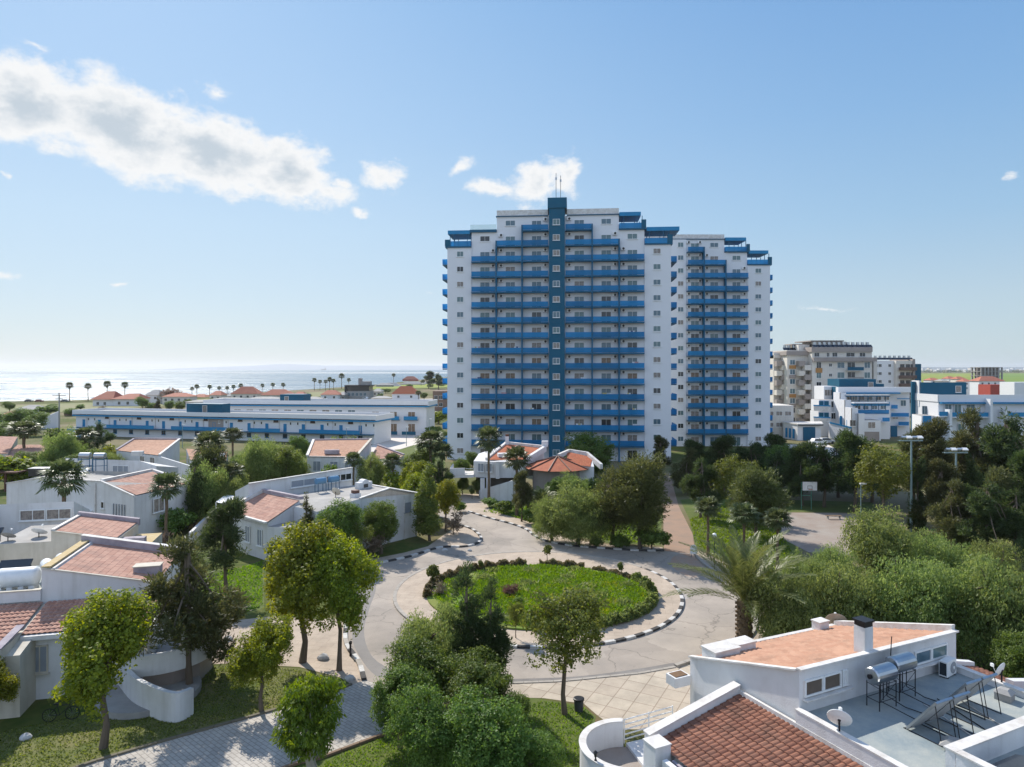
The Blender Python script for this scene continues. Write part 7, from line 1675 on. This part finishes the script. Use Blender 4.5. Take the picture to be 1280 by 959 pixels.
# around the pavilion house
for (k,u,vb,vt,wf,lab,c) in (('fan0',611,628,541,.95,'tall fan palm in front of the stilted house','palm tree'),('fan1',646,645,566,1.1,'fan palm wrapped in climbers right of the stilted house wall','palm tree'),('date1',678,648,592,1.1,'feathery palm in front of the fan shaped pavilion roof','palm tree'),
    ('pine1',652,652,588,.9,'climbing greenery column beside the second fan palm','tree'),('bush0',630,642,622,1.3,'low green shrub bed by the walkway of the stilted house','bush'),('bush1',612,634,620,1.5,'bright green ground shrub at the walkway corner','bush'),('bush0',668,655,630,1.4,'dark shrub between palm and weeping tree','bush'),('round0',600,620,594,1.2,'dark shrub under the stilted terrace','bush'),('round2',578,618,592,1.0,'shrub left under the stilted terrace','bush'),
    ('round0',694,630,592,1.2,'dark leafy tree before the fan shaped pavilion roof','tree'),('pepper1',716,632,588,1.1,'drooping tree at the right of the fan shaped pavilion roof','tree'),('bush1',735,628,592,1.3,'green bush at the right end of the pavilion roofs','bush'),('standard0',590,624,610,1.0,'potted green plant on the forecourt of the stilted house','plant'),('round1',590,585,560,1.2,'bush at the foot of the left white end wall of the tower','bush')):
    plant(k,u,vb,vt,lab,c,wf=wf)
# centre left
for (k,u,vb,vt,wf,lab,c) in (('poplar0',537,676,583,1.15,'tall slender yellow green tree at the right end of the shaded wall','tree'),('oak0',557,664,597,.95,'yellow green tree just behind the slender one at the road bend','tree'),('oak1',518,655,590,1.0,'yellow green tree behind the end of the shaded wall','tree'),('round1',476,692,610,.95,'round-headed tree with thin trunk in front of the shaded wall','tree'),
    ('round2',425,705,608,.9,'dark bushy tree at the left end of the shaded wall','tree'),('conifer0',383,700,612,1.2,'dark pointed conifer in front of the pink tile roof','tree'),('round0',400,706,640,1.1,'dark tree behind the tallest yellow green one','tree'),('sparse1',445,706,652,1.1,'light open shrub tree by the shaded wall left of the round-headed tree','tree'),
    ('pepper2',463,620,566,.95,'bright drooping tree right of the square tiled roof','tree'),('fan2',442,618,570,1.2,'fan palm right of the square tiled roof wall','palm tree'),('fan0',491,622,572,1.2,'fan palm between the drooping tree and the dark palm clump','palm tree'),('yellowbush0',498,625,588,1.2,'yellowish rounded bush behind the shaded wall end','bush'),
    ('round0',520,612,556,1.1,'dark round tree in the palm clump left of the tower','tree'),('fan1',538,612,545,1.5,'bushy palm at the top of the clump left of the tower','palm tree'),('fan2',553,615,560,1.4,'palm at the right of the clump left of the tower','palm tree'),('dark1',548,622,572,1.2,'dark tree low in the clump left of the tower','tree'),('round2',577,606,566,.9,'dark tree at the foot of the tower left corner','tree'),
    ('drybush0',567,668,640,1.2,'bare twiggy bush at the road bend','bush'),('drybush0',468,696,660,1.0,'bare twiggy shrub against the shaded wall','bush'),('bush0',575,640,624,1.0,'small bush by the forecourt edge','bush'),
    ('pepper0',335,615,543,1.0,'tall drooping green tree left of the square tiled roof','tree'),('pepper1',312,612,555,1.0,'drooping tree between the thin palm and the tall drooping one','tree'),('pepper2',360,610,560,1.0,'drooping tree touching the square tiled roof on its left','tree'),('sparse0',358,617,556,1.1,'open tree with visible branches left of the square tiled roof','tree'),('bush0',415,612,575,.8,'small round-headed shrub before the square tiled house','bush'),('sparse1',378,618,576,.9,'light shrub tree at the left corner of the square tiled house','tree'),
    ('round1',38,600,556,1.3,'green tree behind the dark brown pergola','tree'),('pepper0',140,600,562,1.0,'drooping tree left of the square tile roof','tree'),('round0',98,590,548,1.1,'green tree under the shaggy palm','tree'),('sparse1',250,600,566,1.1,'open tree before the small orange roof','tree'),('round2',95,606,560,1.2,'green tree behind the large white house, left of its tanks','tree'),('pepper1',228,650,600,1.0,'drooping tree behind the corner fan palm','tree'),('round1',300,600,560,1.0,'green tree below the thin-stemmed palm','tree'),('oak0',520,640,575,1.0,'yellow green tree before the palm clump','tree'),('round0',480,600,570,1.0,'low dark tree left of the tennis court lawn','tree'),('round1',374,578,537,1.0,'green tree in front of the front long block centre','tree'),('bush1',430,577,538,.9,'brownish green shrub in front of the front long block right part','bush'),('fan1',291,585,539,1.5,'thin-stemmed palm in front of the front long block','palm tree'),
    ('brown0',268,645,545,.75,'tall loose tree with palm-like top behind the flat pergola','tree'),('fan0',262,640,548,1.1,'palm rising out of the trees right of the flat pergola','palm tree'),('pepper2',258,655,575,.95,'drooping tree right of the flat pergola','tree'),('pepper0',290,655,585,.9,'drooping tree behind the white awning','tree'),('fan2',287,650,585,1.4,'palm half hidden behind the white awning','palm tree'),('column0',243,660,572,.9,'narrow green tree at the flat pergola','tree'),
    ('fan1',80,705,586,1.1,'fan palm in front of the large white gabled house','palm tree'),('fan2',208,688,600,1.15,'fan palm at the right corner of the large white gabled house','palm tree'),('cypress0',206,664,596,.9,'slim cypress behind the corner fan palm','tree'),('bush0',222,668,630,1.2,'bush around the corner fan palm','bush'),('drybush0',200,690,665,1.4,'dry shrubs at the foot of the large white house','bush'),
    ('pepper1',78,600,532,.85,'dense green upright tree behind the large white house','tree'),('fan0',30,590,532,1.7,'shaggy palm behind the green shrubs at far left','palm tree'),('fan1',104,592,540,1.5,'shaggy palm left of the dark tree before the long block','palm tree'),('dark1',122,570,526,1.3,'dark tree in front of the left end of the front long block','tree'),
    ('round1',45,608,571,1.4,'broad round green shrub at far left','bush'),('yellowbush0',15,610,565,1.5,'yellow green shrub at the left picture edge','bush'),('yellowbush0',130,588,556,1.2,'yellow green shrub left of the square tile roof','bush'),('round2',60,596,560,1.2,'green tree between shaggy palm and dense upright tree','tree'),('round0',112,600,558,1.0,'green tree right of the dense upright tree','tree'),
    ('round2',24,540,504,1.5,'dark round tree far left before the shore strip','tree'),('round0',44,545,512,1.3,'dark tree beside the curved pale wall at far left','tree'),('bush1',60,520,504,1.6,'light green bush on the far left shore strip','bush'),('round1',-4,566,520,1.3,'green tree at the far left picture edge before the shore','tree'),('bush0',75,560,530,1.2,'dry looking shrub in front of the curved pale wall','bush'),('round1',8,590,560,1.2,'green shrub before the pink roofs at the left edge','bush'),
    ('conifer0',197,514,494,1.3,'dark conifer left of the low pinkish house','tree'),('round1',212,514,498,1.3,'bushy tree before the low pinkish house','tree'),('round2',236,514,496,1.2,'bushy tree right of the low pinkish house','tree'),('round0',225,516,500,1.2,'low tree before the rear block teal stair house','tree'),('round0',178,512,494,1.2,'dark tree right of the villa with two red roofs','tree'),
    ('dark0',536,486,465,1.6,'dark tree clump on the point by the tower','tree'),('dark1',548,487,466,1.6,'dark tree nearest the tower on the point','tree'),('purplebush0',211,505,484,1.3,'reddish tree by the shore behind the low pinkish house','tree'),('fan2',523,505,490,1.5,'short palm right of the red roofed white house','palm tree'),('yellowbush0',548,530,512,1.6,'yellowish tree at the foot of the brown building','tree'),('round1',536,590,560,1.0,'green round tree before the lawn by the tennis court','tree')):
    plant(k,u,vb,vt,lab,c,wf=wf)
# denser strip behind the long blocks
for i,(k,u,vb,vt,lab) in enumerate((('round0',262,508,497,'small dark tree above the rear block, far left of it'),('bush1',182,510,500,'green bush beside the villa with two red roofs'),('round2',247,511,498,'small tree left of the rear block'),('bush0',190,512,502,'low bush before the grey roofed shore house'),('round1',156,503,493,'small dark tree right behind the villa with two red roofs'),('bush1',163,505,497,'small bush between villa and shore'),
    ('round0',12,515,500,'dark scrub tree at far left shore'),('bush0',-5,530,512,'green scrub at the left edge near the shore'),('round2',60,530,513,'green scrub tree left of the utility pole'),('bush1',88,520,508,'green scrub right of the utility pole'),('bush0',100,512,504,'low scrub before the shore road'),('bush1',66,512,503,'low scrub left of the leftmost beach palm'),
    ('round1',378,496,488,'small tree right of the orange hip roofed villa'),('bush0',384,498,490,'bush beside the blue stair house of the rear block'),('round0',475,500,491,'small tree right of the modern dark house'),('bush1',482,492,484,'bush on the meadow right of the modern dark house'),('round2',530,500,489,'small tree right of the red roofed white house'),('bush0',512,486,479,'bush on the shore behind the red roofed white house'),('round1',560,512,495,'dark tree against the tower corner near the brown building'),('bush1',542,545,530,'bush by the path left of the tower'),('round0',555,552,536,'tree at the left foot of the nearest tower'),('drybush0',128,517,507,'dry shrub before the villa with two red roofs'))):
    plant(k,u,vb,vt,lab,'bush' if 'bush' in k else 'tree',wf=1.4)
# beach palms
for i,(u,vt,vb) in enumerate(((87,480,501),(110,481,501),(134,478.5,500),(156,479.5,500),(240,485,497),(246,482,497),(262,482.5,496),(274,484,496),(284,484,496),(292,482.5,495),(301,481,495),(328,481,493),(341,480,493),(354,480,493),(393,474,488),(400,476,488),(407,476,488),(412,473,488),(417,475,488),(427,468.5,486),(436,474,486),(492,468,480))):
    plant('fan%d'%(i%3),u,vb,vt,'beach palm silhouetted against the sea','palm tree',wf=1.15,group='palms along the shore')
# roundabout planting
for (k,u,vb,vt,wf,lab,c) in (('standard0',684,703,681,1.0,'clipped round-headed small tree at the far edge of the roundabout lawn','tree'),('standard0',601,716,700,.9,'small conical shrub on the far left rim of the roundabout lawn','bush'),('standard0',776,722,703,.8,'slim small shrub at the far right rim of the roundabout lawn','bush'),('standard0',812,748,724,.7,'small upright shrub at the right rim of the roundabout lawn','bush'),
    ('purplebush0',639,748,730,1.2,'brownish dry bush on the roundabout lawn','bush'),('bush0',648,758,744,1.1,'small green bush beside the brownish one on the roundabout','bush'),('standard0',541,736,706,1.0,'small round-headed tree at the left rim of the roundabout lawn','tree'),('sparse0',645,800,752,.8,'sapling on the near part of the roundabout lawn','tree'),('round2',562,790,752,1.0,'low tree at the near left of the roundabout','tree'),('drybush0',549,748,728,1.2,'dry shrub at the left rim of the roundabout','bush')):
    plant(k,u,vb,vt,lab,c,wf=wf)
# hedge on the roundabout rim
rs=np.random.RandomState(400)
def hedge(label,t0,t1,hh,ww,n,mat,dens=1.0):
    P=[];
    t=rs.uniform(R(t0),R(t1),n); r=1.0+rs.normal(size=n)*.0; h=rs.rand(n)*hh*(.75+.25*np.sin(t*37)+.12*np.sin(t*91)); off=rs.uniform(-ww,ww,n)*(1-.4*(h/hh))
    P=np.stack([GC.x+(GX+off)*np.cos(t),GC.y+(GY+off)*np.sin(t),.2+h],1)
    nr=unit(n,rs)+np.array([0,0,.5]); nr/=np.linalg.norm(nr,axis=1,keepdims=True); a=np.cross(nr,rs.normal(size=(n,3))); a/=np.linalg.norm(a,axis=1,keepdims=True); b=np.cross(nr,a); s=rs.uniform(.05,.10,n)[:,None]
    T=thing('hedge',(GC.x,GC.y,.2),label,'hedge'); P=P-np.array([GC.x,GC.y,.2])
    link('foliage',quads_mesh('foliage',P,a*s,b*s*.8,rs.rand(n),mat),T)
hedge('reddish brown clipped hedge on the far left rim of the roundabout lawn',96,188,.62,.34,13000,leaf_hedge); hedge('reddish clipped hedge on the far rim of the roundabout, right of the round-headed tree',62,88,.55,.34,4500,leaf_hedge)
hedge('green hedge on the right and near rim of the roundabout lawn',-95,25,.75,.40,17000,leaf_pepper); hedge('low gappy hedge on the right far rim of the roundabout',28,56,.35,.35,1800,leaf_hedge)
# grass tufts and flowers
def tufts(label,n,fn,hmin,hmax,mat,z=.25,name='grass',wd=.02):
    xy=fn(n); n=len(xy); a=rs.uniform(0,6.28,n); h=rs.uniform(hmin,hmax,n)
    P=np.stack([xy[:,0],xy[:,1],z+h/2],1); U=np.stack([np.cos(a)*wd,np.sin(a)*wd,np.zeros(n)],1); V=np.stack([rs.normal(size=n)*.35*h,rs.normal(size=n)*.35*h,h*.5],1)
    o=link(name,quads_mesh(name,P,U,V,rs.rand(n),mat)); tag(o,label,name.replace('_',' '),None,'stuff'); return o
def clumpy(n,cx,cy,rx,ry,k=240,s=.45,outer=.95):
    c=unit(k,rs)[:,:2]; rr_=np.sqrt(rs.rand(k))*outer; ang=rs.uniform(0,6.28,k); cc=np.stack([cx+rx*rr_*np.cos(ang),cy+ry*rr_*np.sin(ang)],1)
    i=rs.randint(0,k,n); p=cc[i]+rs.normal(size=(n,2))*s; d=((p[:,0]-cx)/rx)**2+((p[:,1]-cy)/ry)**2; return p[d<.97]
tufts('bright green weeds and grass covering the roundabout lawn',34000,lambda n:clumpy(n,GC.x,GC.y,GX-.3,GY-.3),.08,.30,leaf_grass,wd=.05)
tufts('taller dark green weed patches on the roundabout lawn',5000,lambda n:clumpy(n,GC.x,GC.y,GX-.6,GY-.6,30,.34),.15,.42,leaf_pepper,wd=.06,name='weeds')
tufts('yellow wild flowers scattered over the roundabout lawn',1300,lambda n:clumpy(n,GC.x+2,GC.y-.5,GX-2.6,GY-1.6,40,.35),.05,.10,leaf_flower,z=.36,wd=.045,name='wild_flowers')
def poly_scatter(pix,n):
    pts=[W(u,v) for u,v in pix]; xs=[p[0] for p in pts]; ys=[p[1] for p in pts]; out=[]
    q=np.stack([rs.uniform(min(xs),max(xs),n),rs.uniform(min(ys),max(ys),n)],1); ins=np.zeros(n,bool)
    m=len(pts)
    for i in range(m):
        x1,y1=pts[i]; x2,y2=pts[(i+1)%m]
        c=((y1>q[:,1])!=(y2>q[:,1]))&(q[:,0]<(x2-x1)*(q[:,1]-y1)/((y2-y1) or 1e-9)+x1); ins^=c
    return q[ins]
LG=[(-40,925),(100,893),(240,835),(300,833),(375,838),(425,851),(410,864),(372,876),(320,891),(205,923),(107,952),(20,980)]
tufts('short grass tufts on the half dry lawn',26000,lambda n:poly_scatter(LG,n),.03,.10,leaf_euc,z=0,wd=.035)
tufts('short grass tufts on the lawn below the round trees',16000,lambda n:poly_scatter([(410,950),(477,924),(560,905),(680,877),(728,884),(742,896),(716,990),(370,990)],n),.03,.12,leaf_grass,z=0,wd=.03)
tufts('grass and weeds on the lawn between track and court',14000,lambda n:poly_scatter([(870,683),(862,650),(905,630),(980,640),(975,665),(990,690),(955,735),(935,716),(900,696)],n),.08,.3,leaf_grass,z=0,wd=.07)
tufts('grass and weeds under the trees by the pavilion house',12000,lambda n:poly_scatter([(604,640),(640,646),(690,663),(760,677),(820,680),(820,640),(700,625)],n),.08,.35,leaf_grass,z=0,wd=.07)
tufts('grass and weeds on the lawn beside the tall tree',9000,lambda n:poly_scatter([(255,722),(328,702),(328,758),(298,770),(255,786),(228,798)],n),.05,.22,leaf_grass,z=0,wd=.05)

fw_pts=[(rs.uniform(1120,1300),rs.uniform(463.6,466.2)) for _ in range(220)]
b=MB()
n_=9000; ui=np.array([fw_pts[k] for k in rs.randint(0,220,n_)]); yy_=F*H/(ui[:,1]-HZ); P=np.stack([(ui[:,0]-CX)/F*yy_+rs.normal(size=n_)*9,yy_+rs.normal(size=n_)*12,rs.rand(n_)*9],1)
U=unit(n_,rs)*1.6; V=unit(n_,rs)*1.6
o=link('far_wood',quads_mesh('far_wood',P,U,V,rs.rand(n_),leaf_dark)); tag(o,'dark tree belt between the fields and the distant town at right','woodland',None,'stuff')
# ------------------------------------------------------------------ street furniture and small things
x,y=W(1013,637.5); BH=thing('basketball_hoop',(x,y,0),'white basketball backboard on green frame at the edge of the gravel court','basketball hoop')
gp=mk('green_post_paint',(.10,.24,.17))
b=MB(); b.bx(-.55,-.45,1.2,1.3,0,3.4,gp); b.bx(.45,.55,1.2,1.3,0,3.4,gp) if False else None
b=MB(); b.bx(-1.05,-.97,.3,.38,0,3.5,gp); b.bx(.22,.30,.3,.38,0,3.5,gp); b.bx(-1.05,.30,.3,.38,1.75,1.83,gp); b.bx(-1.05,.30,.3,.38,3.1,3.18,gp); b.build('frame',BH,True)
b=MB(); b.bx(-.92,.92,.14,.19,2.45,3.55,whitep); b.build('backboard',BH,True)
b=MB(); 
for (x0,x1,z0,z1) in ((-.3,.3,2.62,2.66),(-.3,.3,3.02,3.06),(-.3,-.26,2.66,3.02),(.26,.3,2.66,3.02)): b.bx(x0,x1,.125,.138,z0,z1,darkmetal)
b.build('target_square',BH,True)
b=MB(); vs=[]; 
def ringz(b,c,r,tr,mat,n=18,m=5):
    vs=[];fs=[]
    for i in range(n):
        t=2*math.pi*i/n
        for j in range(m):
            q=2*math.pi*j/m; rr_=r+tr*math.cos(q); vs.append((c[0]+rr_*math.cos(t),c[1]+rr_*math.sin(t),c[2]+tr*math.sin(q)))
    for i in range(n):
        for j in range(m): fs.append((i*m+j,((i+1)%n)*m+j,((i+1)%n)*m+(j+1)%m,i*m+(j+1)%m))
    b.add(vs,fs,mat)
ringz(b,(0,-.12,2.62),.23,.02,mk('rim_orange',(.5,.12,.03))); b.build('rim',BH,True)
def mast(u,vb,vt,label):
    x,y=W(u,vb); h=(vb-vt)*y/F; T=thing('floodlight_mast',(x,y,0),label,'floodlight mast','floodlight masts by the court')
    b=MB(); b.tube([(0,0,0),(0,0,h*.5),(0,0,h)],[.16,.12,.09],lampgrey,10); b.build('pole',T,True)
    b=MB(); b.bx(-1.25,1.25,-.06,.06,h-.05,h+.08,lampgrey); b.bx(-1.25,1.25,.3,.36,h-.05,h+.02,lampgrey); b.build('crossbar',T,True)
    for k,xo in enumerate((-.95,-.3,.25,.9)):
        b=MB(); b.box((xo,-.1,h+.38),(.55,.4,.16),whitep if k%2 else metal,rx=.5*(1 if k%2 else -1)); b.tube([(xo,0,h),(xo,0,h+.3)],.03,darkmetal,5); b.build('floodlight',T,True)
mast(1139,668,551,'floodlight mast with four lamps, left of two beside the court woods'); mast(1195,670,566,'floodlight mast with four lamps, right of two beside the court woods')
x,y=W(74,556); T=thing('utility_pole',(x,y,0),'pale utility pole with cross arm in front of the curved wall at far left','pole'); hh=HT(556,491,y)
b=MB(); b.tube([(0,0,0),(0,0,hh)],[.2,.13],concrete,8); b.build('pole',T,True); b=MB(); b.bx(-1.6,1.6,-.08,.08,hh-.7,hh-.55,darkmetal); b.bx(-.9,.9,-.08,.08,hh-1.5,hh-1.4,darkmetal); b.build('cross_arm',T,True)
def street_lamp(u,vb,vt,label,arm=1):
    x,y=W(u,vb); h=HT(vb,vt,y); T=thing('street_lamp',(x,y,0),label,'street lamp'); b=MB(); b.tube([(0,0,0),(0,0,h)],[.08,.05],lampgrey,6); b.build('pole',T,True); b=MB(); b.box((arm*.25,0,h+.03),(.7,.25,.14),whitep); b.build('lamp_head',T,True)
street_lamp(1076,660,605,'small street lamp with pale head beside the court'); street_lamp(228,560,531,'white lamp post in front of the front long block'); street_lamp(433,562,535,'white lamp post at the right part of the front long block'); street_lamp(508,558,534,'thin lamp post beside the tennis court'); street_lamp(537,548,524,'thin lamp post near the path left of the tower')
x,y=W(438,820); T=thing('bollard_light',(x,y,0),'short black bollard light on the pavement corner by the tall trees','bollard light'); b=MB(); b.lathe((0,0,0),[(.07,0),(.06,.75)],darkmetal,10); b.build('pole',T,True); b=MB(); b.lathe((0,0,.751),[(.10,0),(.10,.16),(.03,.2)],blackp,10); b.build('lamp_head',T,True)
x,y=W(867,697); T=thing('sign',(x,y,0),'round-topped white sign board at the corner of the dirt track','sign'); b=MB(); b.tube([(-.2,0,0),(-.2,0,.7)],.03,metal,5); b.build('post',T,True); b=MB(); b.tube([(.2,0,0),(.2,0,.7)],.03,metal,5); b.build('post',T,True); b=MB(); b.bx(-.32,.32,-.03,.03,.35,.9,whitep); b.lathe((0,0,.9),[(.315,-.024),(.315,.024)],whitep,20,'y'); b.build('board',T,True)
x,y=W(893,714); T=thing('lamp_post',(x,y,0),'low lamp post on the pavement below the fan palm','lamp post'); b=MB(); b.tube([(0,0,0),(0,0,3.0)],.035,darkmetal,6); b.build('pole',T,True); b=MB(); b.lathe((0,0,3.0),[(.05,0),(.2,.12),(.18,.3),(.02,.4)],whitep,10); b.build('lamp_head',T,True)
x,y=W(723.5,889); T=thing('litter_bin',(x,y,0),'dark cylindrical litter bin on the edge of the slab patio','litter bin'); b=MB(); b.lathe((0,0,0),[(.22,.02),(.26,.62)],mk('bin_grey',(.05,.055,.06),None,4,.6),16); b.build('body',T,True); b=MB(); b.lathe((0,0,.0),[(.29,.60),(.29,.68),(.24,.70)],blackp,16); b.build('rim',T,True)
x,y=W(1042,649); T=thing('bench',(x,y,0),'low pale bench on the gravel court','bench'); b=MB(); b.bx(-.9,.9,-.2,.2,.38,.45,wood); b.build('seat',T,True); b=MB(); b.bx(-.75,-.65,-.18,.18,0,.379,concrete); b.build('leg',T,True); b=MB(); b.bx(.65,.75,-.18,.18,0,.379,concrete); b.build('leg',T,True)
def rock(u,v,s,m,label,name='boulder'):
    x,y=W(u,v); T=link(name,None) if False else None
    b=MB(); r_=np.random.RandomState(int(u)); vs=[];fs=[]; n=9
    prof=[(.2,1.0),(.8,.75),(1.05,.35),(1.0,0)]
    for i,(rr_,z_) in enumerate(prof):
        for j in range(n): t=2*math.pi*j/n; k=r_.uniform(.82,1.15); vs.append((s*rr_*k*math.cos(t),s*.75*rr_*k*math.sin(t),s*z_*r_.uniform(.85,1.1)))
    for i in range(3):
        for j in range(n): fs.append((i*n+j,(i+1)*n+j,(i+1)*n+(j+1)%n,i*n+(j+1)%n))
    fs.append(tuple(range(n)))
    b.add(vs,fs,m); o=b.build(name); o.location=(x,y,.0); tag(o,label,'boulder')
wp=mk('white_painted_stone',(.55,.54,.52),(.35,.34,.32),3,.9)
rock(404,824,.34,wp,'whitish painted stone under the tallest yellow green tree'); rock(437,850,.30,wp,'whitish stone at the corner of the shaded paved lane'); rock(587,689,.22,wp,'small pale stone on the kerb tip by the road bend'); rock(556,689,.30,wp,'pale stone on the road by the shaded pavement'); rock(32,924,.28,wp,'flat pale stone on the shaded lawn at far left'); rock(285,800,.3,wp,'white stone on the pavement left of the small yellow green tree')
# distant ship
x=D3(404.5,459.6,11000); T=thing('ship',(x.x,11000,-1.6),'tiny grey ship on the horizon left of the tower','ship'); b=MB(); b.bx(-40,40,-8,8,0,14,concrete); b.build('hull',T,True); b=MB(); b.bx(15,34,-7,7,14.01,30,concrete); b.build('bridge',T,True)
# ------------------------------------------------------------------ the air between
def haze(dens):
    m,N,L=newmat('haze_air'); o=N.new('ShaderNodeOutputMaterial'); v=N.new('ShaderNodeVolumePrincipled')
    v.inputs['Color'].default_value=(.93,.96,1,1); v.inputs['Density'].default_value=dens; v.inputs['Anisotropy'].default_value=.3
    L.new(v.outputs[0],o.inputs['Volume'])
    b=MB(); b.bx(-26000,28000,-120,18500,-4,135,m); h=b.build('haze'); tag(h,'thin pale sea haze softening the distance',None,None,'stuff'); h.display_type='WIRE'
HAZE=.00006
if HAZE: haze(HAZE)
